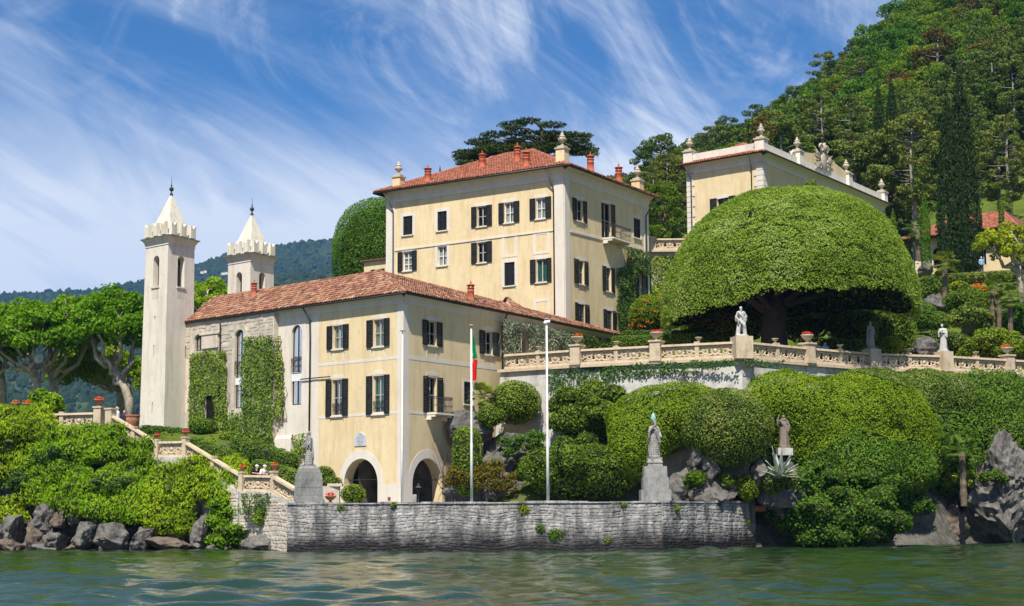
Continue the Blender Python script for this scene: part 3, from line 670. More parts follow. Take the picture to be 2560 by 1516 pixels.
ridge_tiles([(apex, ec+Vector((0, 0, 0.05))), (apex+Vector((0, 0, 0.05)), rl), (apex, rr)], ro, 'old_tiles')
gb = MB(); gb.tube([el+Vector((0, 0, -0.06)), ec+Vector((0, 0, -0.06))], 0.075, 6); gb.tube([ec+Vector((0, 0, -0.06)), er+Vector((0, 0, -0.06))], 0.075, 6); gb.build('gutter', 'gutter_metal', ro, True)
# small hipped dormer-like heap of tiles where the wing meets the upper villa
pk = rr + (apex-rr)*0.50; 
roof_tiles([[pk+dl*1.0-dr*1.4+Vector((0, 0, -0.5)), pk+dl*1.0+dr*1.4+Vector((0, 0, -0.5)), pk+dl*0.2+Vector((0, 0, 0.55))], [pk-dl*1.0-dr*1.6+Vector((0, 0, -0.6)), pk-dl*1.0+dr*1.6+Vector((0, 0, -0.6)), pk+dl*0.2+Vector((0, 0, 0.55))]], ro, 'old_tiles', name='roof_peak_tiles')
def on_plane(P, px, py):
    n = (P[1]-P[0]).cross(P[2]-P[0]).normalized(); a, b = ray(px, py); d = Vector((a, 1, b)); o = Vector((0, 0, CAMZ)); t_ = (P[0]-o).dot(n)/d.dot(n); return o+d*t_
make_chimney(house, on_plane([ec, er, rr], 1177, 752), 1.12, 0.21); make_chimney(house, on_plane([ec, el, rl], 635, 740), 0.95, 0.18)
# church part of the left wing
lw = uc_ - uw
hw = window(house, AL, 727, 727, 753, 753, 815, 1014, False, False, 'curtain_white', 0, False, arch=True, transom=2)
cb_ = MB(); wh = (hw[0]-0.12, hw[1]+0.12, hw[2]-0.05, hw[3]+0.14, True, 0.16)
wall_face(cb_, AL, uw, uc_, QZ, ZE, [hw]); cb_.build('white_wall', 'white_stucco', house)
vb = MB(); f2 = AL.shifted(0.0); ua_, ub_ = hw[0], hw[1]
f2.box(vb, ua_, ub_, f2.px(740, 953)[1], f2.px(740, 932)[1], -0.13, -0.06); vb.build('window_panel', 'white_paint', house)
rl_ = MB(); railing(rl_, [AL.P(ua_, AL.px(740, 930)[1], 0.02), AL.P(ub_, AL.px(740, 930)[1], 0.02)], 0.85, 9); rl_.build('window_rail', 'dark_iron', house)
bt = MB(); u1, u2 = AL.px(737, 1100)[0], AL.px(686, 1100)[0]; zt_ = AL.px(700, 1090)[1]
bt.box8([AL.P(u1, QZ, 0), AL.P(u2, QZ, 0), AL.P(u2, QZ, 0.62), AL.P(u1, QZ, 0.62), AL.P(u1, zt_, 0), AL.P(u2, zt_, 0), AL.P(u2, zt_-0.2, 0.3), AL.P(u1, zt_-0.2, 0.3)]); bt.build('buttress', 'white_stucco', house)
CF = AL.shifted(0.38)
h1 = window(house, CF, 585.6, 585.6, 608.5, 608.5, 827, 1022, False, False, None, 0, False, arch=True, transom=3)
h2 = window(house, CF, 487, 487, 505, 505, 838, 879, False, False, 'curtain_white', 0, False, arch=True)
u683 = CF.px(684, 900)[0]
sw_ = MB(); wall_face(sw_, CF, u683, ut+0.6, QZ, ZE, [h1, h2]); sw_.face([CF.P(u683, QZ, 0), CF.P(u683, QZ, -0.4), CF.P(u683, ZE, -0.4), CF.P(u683, ZE, 0)])
sw_.build('church_wall', 'rubble_wall', house)
sr_ = MB()
for h in (h1, h2): arch_band(CF, sr_, h[0]-0.02, h[1]+0.02, h[2]-0.1, h[3]+0.02, 0.28, 0.0, 0.05)
CF.box(sr_, CF.px(548, 850)[0], CF.px(508, 850)[0], CF.px(520, 872)[1], CF.px(520, 838)[1], 0, 0.14); CF.box(sr_, CF.px(552, 836)[0], CF.px(504, 838)[0], CF.px(520, 838)[1], CF.px(520, 833)[1], 0, 0.2)
sr_.build('window_surround', 'rubble_wall', house)
wp = MB(); CF.box(wp, h1[0], h1[1], CF.px(597, 962)[1], CF.px(597, 945)[1], -0.13, -0.06); wp.build('window_panel', 'white_paint', house)
rl_ = MB(); railing(rl_, [CF.P(h1[0], CF.px(597, 935)[1], 0.02), CF.P(h1[1], CF.px(597, 935)[1], 0.02)], 0.8, 9); rl_.build('window_rail', 'dark_iron', house)
# loose rubble blocks standing proud of the church wall
n_st = 0
SB = [np_mesh('stone', np.array([(x*0.5*(1+0.25*rng.uniform(-1, 1)), y, z*0.5*(1+0.25*rng.uniform(-1, 1))) for y in (0, 1) for x, z in ((-1, -1), (1, -1), (1, 1), (-1, 1))])*[1, 1, 1], [(4, 5, 6, 7), (0, 1, 5, 4), (1, 2, 6, 5), (2, 3, 7, 6), (3, 0, 4, 7)]) for _ in range(8)]
for s_ in SB: s_.materials.append(M('rubble_wall'))
cw_o = [o for o in house.children if o.name.startswith('church_wall')][0]
angL = math.atan2(AL.d.y, AL.d.x) + math.pi
u_a, u_b = CF.px(556, 850)[0], u683+0.2
z_ = CF.px(640, 850)[1]-0.6
while z_ < ZE-0.4:
    u_ = u683 + 0.1
    while u_ < ut - 0.2:
        w_ = random.uniform(0.22, 0.55); hgt = 0.2
        uu = u_ + w_/2
        inh = any(h[0]-0.4 < uu < h[1]+0.4 and h[2]-0.2 < z_ < h[3]+0.45 for h in (h1, h2)) or (CF.px(554, 850)[0]-0.1 > uu > CF.px(502, 850)[0] and z_ < CF.px(520, 828)[1]) 
        inh = inh or (CF.px(556, 850)[0] > uu > CF.px(502, 850)[0] and z_ < CF.px(520, 828)[1])
        if not inh and random.random() < 0.8 and n_st < 290:
            s_ = bpy.data.objects.new('stone', random.choice(SB)); COL.objects.link(s_); s_.parent = cw_o
            s_.location = CF.P(uu, z_+random.uniform(-0.02, 0.02), -0.01) - ROOTLOC[house]; s_.rotation_euler = (0, 0, angL); s_.scale = (w_*0.92, -random.uniform(0.02, 0.05), hgt*random.uniform(0.8, 0.98)); n_st += 1
        u_ += w_
    z_ += 0.21
# pipes
downpipe(AL, house, [(uw+0.35, ZE-0.1, OV), (uw+0.1, ZE-0.9, 0.09), (uw+0.05, ZE-2, 0.09), (uw+0.05, AL.px(776, 1090)[1], 0.09)])
downpipe(CF, house, [(CF.px(553, 800)[0], ZE-0.1, 0.1), (CF.px(553, 850)[0], ZE-0.6, 0.08), (CF.px(553, 880)[0], CF.px(553, 1000)[1], 0.08)])
downpipe(AL, house, [(AL.px(754, 948)[0], AL.px(754, 949)[1], 0.1), (AL.px(828, 946)[0], AL.px(828, 942)[1], 0.1)], 0.035)
downpipe(AR, house, [(ur-0.1, ZE-0.1, OV), (ur-0.05, ZE-0.8, 0.1), (ur-0.05, AR.px(1250, 960)[1], 0.1)])
pp = MB(); p0 = AL.P(AL.px(848, 1200)[0], QZ, 0.25); pp.tube([p0, p0+Vector((0, 0, 1.2)), p0+Vector((0.12, 0.1, 1.35)), p0+Vector((0.2, 0.2, 1.4)), p0+Vector((0.2, 0.25, 1.9))], 0.05, 6); pp.build('downpipe', 'brown_pipe', house, True)
# balcony on the right-hand front
def balcony(par, f, x0, x1, yslab, out, hr, brk=True):
    a, z = f.px(x0, yslab); b, _ = f.px(x1, yslab); a, b = sorted((a, b)); mb = MB()
    f.box(mb, a, b, z-0.12, z, 0.0, out); o = mb.build('balcony', 'trim_stucco', par)
    kb = MB()
    for u in (a+0.12, b-0.12):
        f.box(kb, u-0.09, u+0.09, z-0.42, z-0.125, 0, out*0.45); f.box(kb, u-0.09, u+0.09, z-0.25, z-0.125, out*0.45, out*0.85)
    if brk: kb.build('balcony_bracket', 'trim_stucco', o)
    rb_ = MB(); railing(rb_, [f.P(a+0.03, z, 0.02), f.P(a+0.03, z, out-0.04), f.P(b-0.03, z, out-0.04), f.P(b-0.03, z, 0.02)], hr, 8); rb_.build('railing', 'dark_iron', o)
balcony(house, AR, 1065, 1108, 1032, 0.75, 0.95)
# small french-window rails
for hh in (holesL[2], holesL[3]):
    rb_ = MB(); railing(rb_, [AL.P(hh[0], hh[2], -0.03), AL.P(hh[1], hh[2], -0.03)], 0.75, 9); rb_.build('window_rail', 'dark_iron', house)
# memorial tablet with engraved lines
pq = MB(); a, z0_ = AL.px(887, 1116); b, _ = AL.px(916, 1115); z1_ = AL.px(887, 1090)[1]; a, b = sorted((a, b)); c_ = (a+b)/2
out_ = [(a, z0_), (b, z0_), (b, z1_), (b-0.08, z1_), (c_+0.14, z1_+0.16), (c_, z1_+0.2), (c_-0.14, z1_+0.16), (a+0.08, z1_), (a, z1_)]
n = len(out_); pq.mesh([AL.P(*p, 0.0) for p in out_] + [AL.P(*p, 0.05) for p in out_], [tuple(range(n, 2*n))] + [(i, (i+1) % n, n+(i+1) % n, n+i) for i in range(n)])
tablet = pq.build('memorial_tablet', 'marble_plaque'); tag(tablet, 'pale grey marble tablet engraved with lines of writing above the left arch', 'tablet')
eg = MB()
for i, (wd) in enumerate((0.12, 0.26, 0.34, 0.42, 0.40, 0.36, 0.43, 0.30, 0.40, 0.22)):
    zz = z1_+0.1 - i*0.078; x_ = c_-wd*0.8
    while x_ < c_+wd*0.8-0.05:
        l_ = random.uniform(0.04, 0.12); l_ = min(l_, c_+wd*0.8-x_)
        if abs(x_+l_/2-c_) < (b-a)/2-0.06: AL.box(eg, x_, x_+l_, zz, zz+0.028, 0.05, 0.053)
        x_ += l_+0.03
eg.build('engraved_lines', 'engraving', tablet)
sg = MB(); a, z0_ = AL.px(971, 1250); AL.box(sg, a-0.22, a, z0_-0.02, z0_+0.16, 0.03, 0.06); tag(sg.build('small_sign', 'red_sign'), 'tiny reddish brown sign low on the white corner pier', 'sign')

# ================================================================== BELL TOWERS
def tower(name, px, pyc, Y, zg, label):
    p = at(px, pyc, Y); ze = p.z; w = 2.56; L = Face((p.x, p.y), rad(137.6), 1); R_ = Face((p.x, p.y), rad(59), -1)
    L2 = Face(R_.P(w, 0).xy, rad(137.6), 1); R2 = Face(L.P(w, 0).xy, rad(59), -1)
    ctr = (L.P(w, 0).xy + R_.P(w, 0).xy)/2; t_ = thing(name, (ctr.x, ctr.y, zg), label, 'bell tower', 'pair of white bell towers with swallowtail battlements')
    c2 = Vector((ctr.x, ctr.y, 0))
    mb = MB(); zc = ze - 0.55
    ho = (w/2-0.33, w/2+0.33, zc-2.75, zc-0.65, True, 0.4)
    sl = [] if zg > 12 else [(w*0.5-0.06, w*0.5+0.06, zg+1.2, zg+2.0, False), (w*0.5-0.06, w*0.5+0.06, zg+5.0, zg+5.8, False), (w*0.5-0.08, w*0.5+0.08, zg+7.5, zg+7.75, False)]
    sr2 = [] if zg > 12 else [(w*0.72-0.06, w*0.72+0.06, zg+5.0, zg+5.8, False)]
    for f, hs in ((L, [ho]+sl), (R_, [ho]+sr2)): wall_face(mb, f, 0, w, zg-1, zc, hs)
    q = [L.P(w, zg-1), R2.P(w, zg-1), R_.P(w, zg-1)]
    mb.face([R_.P(w, zg-1), L2.P(w, zg-1), L2.P(w, zc), R_.P(w, zc)]); mb.face([L.P(w, zg-1), L2.P(w, zg-1), L2.P(w, zc), L.P(w, zc)])
    # slight outward batter towards the foot
    mb.v = [tuple(c2 + (Vector((x, y, 0))-c2)*(1+0.006*(zc-z)) + Vector((0, 0, z))) for x, y, z in mb.v]
    mb.build('wall', 'white_stucco', t_)
    ib = MB(); ib.face([c2+Vector((x*1.0, y*1.0, ho[2]-0.05)) for x, y in ((-1, -1), (1, -1), (1, 1), (-1, 1))]); ib.build('bell_chamber_floor', 'cream_stucco', t_)
    be = MB(); be.lathe([(0.05, 0.95), (0.2, 0.9), (0.24, 0.6), (0.3, 0.35), (0.42, 0.12), (0.44, 0.0)], 14, (ctr.x, ctr.y, ho[2]+0.85)); be.tube([L.P(w/2, ho[2]+1.85, -0.3), L2.P(w/2, ho[2]+1.85, 0.3)], 0.07, 6); be.build('bell', 'dark_iron', t_, True)
    for f in (L, R_):
        sb = MB(); f.box(sb, ho[0]-0.1, ho[1]+0.1, ho[2]-0.1, ho[2], -0.1, 0.09); 
        if zg < 12:
            f.box(sb, ho[0]-0.02, ho[1]+0.02, ho[2]-0.85, ho[2]-0.1, 0.004, 0.03)
        sb.build('sill', 'cream_stucco', t_)
    # square cornice rings
    A_, B_ = math.atan2(L.d.y, L.d.x), math.atan2(R_.d.y, R_.d.x)
    def ring(k, z): return [Vector((*(ctr + (Vector(v_)-ctr)*k), z)) for v_ in (R_.P(0, 0).xy, R_.P(w, 0).xy, L2.P(w, 0).xy, L.P(w, 0).xy)]
    pf_ = [(1.0, zc-0.0), (1.03, zc), (1.03, zc+0.09), (1.01, zc+0.11), (1.05, zc+0.25), (1.12, zc+0.42), (1.21, zc+0.52)]
    cb2 = MB()
    for (k1, z1), (k2, z2) in zip(pf_, pf_[1:]):
        a, b = ring(k1, z1), ring(k2, z2)
        for i in range(4): cb2.face([a[i], a[(i+1) % 4], b[(i+1) % 4], b[i]])
    cb2.build('cornice', 'white_stucco', t_)
    sl_ = MB(); a, b = ring(1.24, ze-0.03), ring(1.22, ze+0.04); sl_.box8(a+b); sl_.build('cornice_slab', 'slate_edge', t_)
    pl = MB(); pl.box8(ring(1.06, ze+0.05)+ring(1.06, ze+0.12)); pl.build('parapet_base', 'spire_stucco', t_)
    for f in (L, R_, L2, R2):
        out = f.n
        for i, uc in enumerate((0.16, 0.5, 0.84)):
            u = w*(-0.03+1.06*uc); wd = 0.245; hh = 0.88; o_ = 0.075 if f in (L, R_) else 0.075
            if f in (L2, R2): o_ = -0.075
            prof = [(-wd, 0), (wd, 0), (wd, hh), (wd*0.55, hh*0.9), (wd*0.2, hh*0.78), (0, hh*0.74), (-wd*0.2, hh*0.78), (-wd*0.55, hh*0.9), (-wd, hh)]
            m_ = MB(); n = len(prof); z0 = ze+0.12
            m_.mesh([f.P(u+a, z0+b, o_-0.13) for a, b in prof]+[f.P(u+a, z0+b, o_+0.13) for a, b in prof],
                    [(0, 1, 2, 3, 4, 5), (0, 5, 6, 7, 8), (n, n+1, n+2, n+3, n+4, n+5), (n, n+5, n+6, n+7, n+8)]+[(i, (i+1) % n, n+(i+1) % n, n+i) for i in range(n)])
            if f in (L, R_) or i == 1: m_.build('merlon', 'spire_stucco', t_)
    sp = MB(); a = ring(0.94, ze+0.12); ap = Vector((ctr.x, ctr.y, ze+3.3)); tp = [p_+(ap-p_)*0.965 for p_ in a]
    for i in range(4): sp.face([a[i], a[(i+1) % 4], tp[(i+1) % 4], tp[i]])
    so = sp.build('spire', 'spire_stucco', t_)
    fb = MB(); z = ze+3.14; fb.lathe([(r_, z_*0.76) for r_, z_ in ((0.12, 0), (0.10, 0.1), (0.05, 0.26), (0.04, 0.34), (0.14, 0.44), (0.155, 0.55), (0.14, 0.66), (0.05, 0.76), (0.035, 0.84), (0.06, 0.90), (0.035, 0.96), (0.02, 1.0), (0.012, 1.65))], 12, (ctr.x, ctr.y, z)); fb.build('finial', 'dark_iron', so, True)
    return t_, L, R_
tower1, T1L, T1R = tower('bell_tower', 421, 590, 105.0, 7.4, 'white bell tower standing free beside the plane trees, its whole shaft visible')
tower2, T2L, T2R = tower('bell_tower', 627, 634, 112.0, 13.5, 'white bell tower rising behind the church roof, only its belfry visible')
for o in (tower1, tower2): o['group'] = 'pair of white bell towers with swallowtail battlements'

# ================================================================== UPPER VILLA
cB = at(1411, 600, 114.0); BL = Face((cB.x, cB.y), rad(145.9), 1); BR = Face((cB.x, cB.y), rad(58.7), -1)
ZB = BL.px(1411, 417)[1]; gB = 12.8
villa = thing('upper_villa', (cB.x, cB.y, gB), 'tall pale yellow villa with hipped red tile roof and rows of dark shuttered windows', 'villa')
lenL = BL.px(965, 600)[0]; lenR = BR.px(1622, 600)[0]
def bx(x): return 920+x*0.3504
def by(y): return 340+y*0.3504
def bw(f, x0, x1, x2, x3, yt, yb, **k): return window(villa, f, bx(x0), bx(x1), bx(x2), bx(x3), by(yt), by(yb), **k)
HBL = [bw(BL, 250, 250, 317, 317, 577, 712, closed=True, surround=0.26), bw(BL, 495, 495, 562, 562, 543, 680, closed=True, surround=0.26),
       bw(BL, 740, 778, 847, 887, 507, 650), bw(BL, 935, 973, 1042, 1083, 480, 624, curtain='curtain_white'), bw(BL, 1157, 1198, 1268, 1310, 448, 595, curtain='curtain_white'),
       bw(BL, 215, 250, 315, 350, 830, 966, curtain='curtain_white', transom=2), bw(BL, 497, 497, 562, 562, 793, 930, left=False, right=False, curtain='curtain_white', surround=0.26), 
       bw(BL, 740, 780, 847, 887, 764, 908), bw(BL, 973, 973, 1047, 1047, 906, 1073, closed=True, surround=0.26), bw(BL, 1160, 1200, 1278, 1312, 884, 1048, curtain='curtain_teal', transom=0)]
HBR = [bw(BR, 1457, 1483, 1533, 1557, 450, 600, surround=0.001), bw(BR, 1650, 1667, 1735, 1760, 468, 722, left=False, sill=False), bw(BR, 1897, 1897, 1945, 1945, 583, 722, closed=True, surround=0.24),
       bw(BR, 1468, 1500, 1542, 1567, 885, 1053), bw(BR, 1670, 1695, 1735, 1755, 934, 1105), bw(BR, 1902, 1920, 1952, 1993, 988, 1168, sx='teal_shutter'),
       bw(BR, 1475, 1496, 1546, 1575, 1194, 1345, bars=True), bw(BR, 1678, 1700, 1744, 1768, 1242, 1384, bars=True)]
b_ = MB(); wall_face(b_, BL, 0, lenL, gB-2, ZB, HBL); wall_face(b_, BR, 0, lenR, gB-2, ZB, HBR)
B2 = BL.P(lenL, 0)+BR.P(lenR, 0)-BL.P(0, 0)
for p, q in ((BL.P(lenL, 0), B2), (BR.P(lenR, 0), B2)): b_.face([(p.x, p.y, gB-2), (q.x, q.y, gB-2), (q.x, q.y, ZB), (p.x, p.y, ZB)])
b_.build('wall', 'yellow_stucco', villa)
tr_ = MB()
for f, x0, x1 in ((BL, 1387, 1410.6), (BL, 966, 987), (BR, 1411.4, 1424), (BR, 1610, 1621)):
    ua, ub = sorted((f.px(x0, 600)[0], f.px(x1, 600)[0])); f.box(tr_, ua, ub, gB-2, ZB-0.05, 0.002, 0.05)
patch(BL, tr_, [(988, 624), (1387, 573.5), (1387, 577.5), (988, 628.5)], 0.0, 0.06); patch(BR, tr_, [(1424, 575), (1608, 622), (1608, 627), (1424, 580.5)], 0.0, 0.06)
for x0, y0, x1, y1 in ((957, 712, 1065, 872), (1178, 692, 1295, 850), (1182, 1172, 1300, 1330)):      # blind windows: raised frame
    sl = -0.12; w = 18
    for a, b, c, d in ((x0, y0, x1, y0+w), (x0, y1-w, x1, y1), (x0, y0+w, x0+w, y1-w), (x1-w, y0+w, x1, y1-w)):
        patch(BL, tr_, [(bx(a), by(d+sl*(a-x0))), (bx(c), by(d+sl*(c-x0))), (bx(c), by(b+sl*(c-x0))), (bx(a), by(b+sl*(a-x0)))], 0.0, 0.02)
for f, x1, x2, yt, sl in ((BL, 770, 855, 500, -.13), (BL, 965, 1050, 473, -.13), (BL, 1190, 1275, 440, -.13), (BL, 245, 320, 822, -.11), (BL, 772, 855, 756, -.11), (BL, 1192, 1282, 876, -.09), (BR, 1478, 1540, 444, .30), (BR, 1672, 1740, 468, .30), (BR, 1494, 1547, 880, .2), (BR, 1690, 1740, 930, .2), (BR, 1915, 1957, 982, .2), (BR, 1490, 1550, 1190, .16), (BR, 1694, 1748, 1238, .15)):
    patch(f, tr_, [(bx(x1-6), by(yt+6)), (bx(x2+6), by(yt+6+sl*(x2-x1))), (bx(x2+6), by(yt-18+sl*(x2-x1))), (bx(x1-6), by(yt-18))], 0.0)
tr_.build('painted_trim', 'trim_stucco', villa)
OVB = 0.74
cv = MB(); cove(BL, -0.2, lenL, ZB, OVB, cv, 0.75); cove(BR, -0.2, lenR, ZB, OVB, cv, 0.75); cv.build('cornice', 'trim_stucco', villa, True)
ec = corner_out(BL, BR, OVB, OVB); ec.z = ZB; dl, dr = Vector((*BL.d, 0)), Vector((*BR.d, 0))
e1, e3 = ec+dl*(lenL+2*OVB), ec+dr*(lenR+2*OVB); e2 = e1+e3-ec; hw_ = (lenR+2*OVB)/2
r1 = ec+dl*hw_+dr*hw_; r2 = e1-dl*hw_+dr*hw_; r1.z = r2.z = at(1346, 376, r1.y).z
rb = MB()
for P in ([ec, e1, r2, r1], [ec, e3, r1], [e3, e2, r2, r1], [e1, e2, r2]): rb.face(P)
ro = rb.build('roof', 'roof_board', villa)
roof_tiles([[ec, e1, r2, r1], [ec, e3, r1], [e1, e2, r2]], ro, 'red_tiles', 0.24, 0.38)
ridge_tiles([(r1, ec), (r2, e1), (r1, r2), (r1, e3)], ro, 'red_tiles')
gb = MB(); gb.tube([e1+Vector((0, 0, -0.07)), ec+Vector((0, 0, -0.07)), e3+Vector((0, 0, -0.07))], 0.09, 6); gb.tube([e1+Vector((0, 0, -0.07)), e2+Vector((0, 0, -0.07))], 0.09, 6); gb.build('gutter', 'gutter_metal', ro, True)
PL, PR = [ec, e1, r2], [ec, e3, r1]
for P, x, y, h in ((PL, bx(427), by(332), 1.2), (PL, bx(815), by(228), 1.15), (PL, bx(1066), by(188), 1.3), (PL, bx(1130), by(225), 1.25), ):
    make_chimney(villa, on_plane(P, x, y), h, 0.25)
for x, y, Y in ((bx(1588), by(256), 121.0), (bx(1790), by(334), 124.5)): make_chimney(villa, at(x, y, Y), 1.35, 0.26)
for u, f in ((0.75, None), (lenL-0.2, BL), (lenR-0.4, BR)):
    p = ec + (dl+dr)*1.0 if f is None else (ec + dl*(lenL-0.3)+dr*1.0 if f is BL else ec+dr*(lenR-0.6)+dl*1.0)
    roof_urn(villa, (p.x, p.y, ZB-0.1), 0.95, 0.85, 1.45 if f is None else 1.2, rz=math.atan2(BR.d.y, BR.d.x), sw=0.36)
balcony(villa, BR, bx(1672), bx(1800), by(728), 0.95, 1.0)
downpipe(BL, villa, [(BL.px(bx(1306), 420)[0], ZB-0.1, OVB), (BL.px(bx(1328), 500)[0], ZB-1.6, 0.1), (BL.px(bx(1330), 500)[0], gB, 0.1)])
downpipe(BL, villa, [(BL.px(bx(166), 500)[0], ZB-0.1, OVB), (BL.px(bx(185), 520)[0], ZB-1.6, 0.1), (BL.px(bx(187), 600)[0], gB, 0.1)])
downpipe(BR, villa, [(BR.px(bx(2000), 500)[0]-0.2, ZB-0.1, OVB), (BR.px(bx(1975), 520)[0], ZB-1.6, 0.1), (BR.px(bx(1975), 600)[0], gB, 0.1)])
# low annex at the villa's far left end
an = thing('villa_annex', tuple(BL.P(lenL+2, gB, -1.2)), 'low yellow annex with a shuttered window against the villa end wall', 'annex')
AF = BL.shifted(-1.0); u0, u1 = lenL-0.02, AF.px(910, 680)[0]; zt = AF.px(940, 652)[1]
ah = window(an, AF, 928, 938, 952, 962, 675, 710)
mb = MB(); wall_face(mb, AF, u0, u1, gB-2, zt, [ah]); mb.face([AF.P(u1, gB-2, 0), AF.P(u1, gB-2, -4), AF.P(u1, zt, -4), AF.P(u1, zt, 0)]); mb.build('wall', 'yellow_stucco', an)
mb = MB(); mb.box8([AF.P(u0, zt, -4), AF.P(u1+0.2, zt, -4), AF.P(u1+0.2, zt, 0.25), AF.P(u0, zt, 0.25), AF.P(u0, zt+0.8, -4), AF.P(u1+0.2, zt+0.8, -4), AF.P(u1+0.2, zt+0.1, 0.25), AF.P(u0, zt+0.1, 0.25)]); mb.build('roof', 'roof_board', an)

# ================================================================== LOGGIA BUILDING on the hill
def lx(x): return 1640+x*0.4044
def ly(y): return 280+y*0.4044
cC = at(lx(657), ly(300), 128.0); KL = Face((cC.x, cC.y), rad(139.4), 1); KR = Face((cC.x, cC.y), rad(56.1), -1)
ZC = KL.px(lx(655), ly(258))[1]; gC = 15.0
log = thing('garden_loggia', (cC.x, cC.y, gC), 'long pale yellow loggia with white parapet, carved urns and quoined corners', 'loggia')
lenCL = KL.px(lx(190), ly(400))[0]; lenCR = KR.px(lx(1412), ly(600))[0]
ch = window(log, KL, lx(338), lx(380), lx(455), lx(495), ly(535), ly(660), smat='shutter_paint', sill=False, surround=0.001)
b_ = MB(); wall_face(b_, KL, 0, lenCL, gC-3, ZC, [ch]); wall_face(b_, KR, 0, lenCR, gC-3, ZC, [])
C2 = KL.P(lenCL, 0)+KR.P(lenCR, 0)-KL.P(0, 0)
for p, q_ in ((KL.P(lenCL, 0), C2), (KR.P(lenCR, 0), C2)): b_.face([(p.x, p.y, gC-3), (q_.x, q_.y, gC-3), (q_.x, q_.y, ZC), (p.x, p.y, ZC)])
b_.build('wall', 'yellow_stucco', log)
tr_ = MB(); x0, x1, yt = lx(372), lx(465), ly(530); patch(KL, tr_, [(x0, yt+5), (x1, yt-2), (x1+2, yt-9), (x0-2, yt-4)], 0, 0.05); tr_.build('window_hood', 'trim_stucco', log)
for f, u0, u1 in ((KL, 0, 0.8), (KR, 0, 0.8), (KL, lenCL-0.8, lenCL), (KR, lenCR-0.7, lenCR)):
    z = gC-2; i = 0
    while z < ZC-0.6:
        w = 0.0 if i % 2 else 0.22; qb = MB()
        lo, hi = (u0, u1-w) if u0 == 0 else (u0+w, u1)
        f.box(qb, lo, hi, z, z+0.40, 0.003, 0.06); qb.build('quoin', 'trim_stucco', log); z += 0.44; i += 1
cv = MB(); cove(KL, -0.2, lenCL, ZC, 0.7, cv, 0.6); cove(KR, -0.2, lenCR, ZC, 0.7, cv, 0.6); cv.build('cornice', 'trim_stucco', log, True)
ec = corner_out(KL, KR, 0.7, 0.7); ec.z = ZC; dl, dr = Vector((*KL.d, 0)), Vector((*KR.d, 0)); e1, e3 = ec+dl*(lenCL+1.2), ec+dr*(lenCR+1.2); e2 = e1+e3-ec
k0 = ec+dl*0.8+dr*0.8+Vector((0, 0, 0.35)); k1 = e1-dl*0.8+dr*0.8+Vector((0, 0, 0.35)); k3 = e3-dr*0.8+dl*0.8+Vector((0, 0, 0.35))
rb = MB(); rb.face([ec, e1, k1, k0]); rb.face([ec, e3, k3, k0]); rb.face([ec+Vector((0, 0, -0.02)), e1+Vector((0, 0, -0.02)), e2+Vector((0, 0, -0.02)), e3+Vector((0, 0, -0.02))])
pk = (e1+e3)/2+Vector((0, 0, 2.1)); pk = k0+dl*3.6+dr*3.6; pk.z = at(lx(525), ly(195), pk.y).z
hq = [k0+dr*0.3+dl*0.3, k1+dr*0.3-dl*0.3, k1+dr*7-dl*0.3, k0+dr*7+dl*0.3]
for i in range(4): rb.face([hq[i], hq[(i+1) % 4], pk])
ro = rb.build('roof', 'roof_board', log); roof_tiles([[ec, e1, k1, k0], [hq[0], hq[1], pk], [hq[0], hq[3], pk]], ro, 'red_tiles')
gb = MB(); gb.tube([e1, ec, e3], 0.08, 6); gb.build('gutter', 'gutter_metal', ro, True)
sh = MB(); sh.box8([ec+Vector((0, 0, 0.02)), e3+Vector((0, 0, 0.02)), k3, k0, ec+Vector((0, 0, 0.1)), e3+Vector((0, 0, 0.1)), k3+Vector((0, 0, 0.08)), k0+Vector((0, 0, 0.08))]); sh.build('metal_flashing', 'sheet_metal', ro)
pb = MB(); zt = KL.px(lx(600), ly(212))[1]
for a, b in ((k0, k1), (k0, k3)):
    d = (b-a).normalized(); n_ = Vector((d.y, -d.x, 0))*0.15; pb.box8([a-n_, b-n_, b+n_, a+n_]+[Vector((p.x, p.y, k0.z+0.62)) for p in (a-n_, b-n_, b+n_, a+n_)])
pb.build('parapet', 'white_stucco', log)
rzc = math.atan2(KR.d.y, KR.d.x)
for p in (k0, k1, k3): roof_urn(log, (p.x, p.y, k0.z-0.15), 1.0, 0.85, 0.95, 'white_stucco', rz=rzc, sw=0.42)
# raised centre of the long front with carved coat of arms
ua, ub = KR.px(lx(882), ly(300))[0], KR.px(lx(1185), ly(440))[0]
ctp = MB(); fa = KR.shifted(-0.1); za = k0.z+0.3; prof = [(ua, za+0.9), ((ua*3+ub)/4, za+1.25), ((ua+ub)/2, za+1.9), ((ua+3*ub)/4, za+1.25), (ub, za+0.9)]
for (a, z1), (b, z2) in zip(prof, prof[1:]): ctp.box8([fa.P(a, za-0.4, -0.15), fa.P(b, za-0.4, -0.15), fa.P(b, za-0.4, 0.15), fa.P(a, za-0.4, 0.15), fa.P(a, z1, -0.15), fa.P(b, z2, -0.15), fa.P(b, z2, 0.15), fa.P(a, z1, 0.15)])
ctp.build('gable_parapet', 'yellow_stucco', log)
for u in (ua, ub): p = fa.P(u, za-0.3, 0); roof_urn(log, tuple(p), 1.0, 0.85, 1.1, 'white_stucco', rz=rzc, sw=0.42)
def scroll(f, u, z, o, r, turns, sgn, th, mb, n=22):
    pts = [f.P(u+sgn*r*(1-0.75*k/n)*math.cos(turns*2*math.pi*k/n), z+r*(1-0.75*k/n)*math.sin(turns*2*math.pi*k/n), o) for k in range(n+1)]; mb.tube(pts, [th*(1-0.4*k/n) for k in range(n+1)], 5)
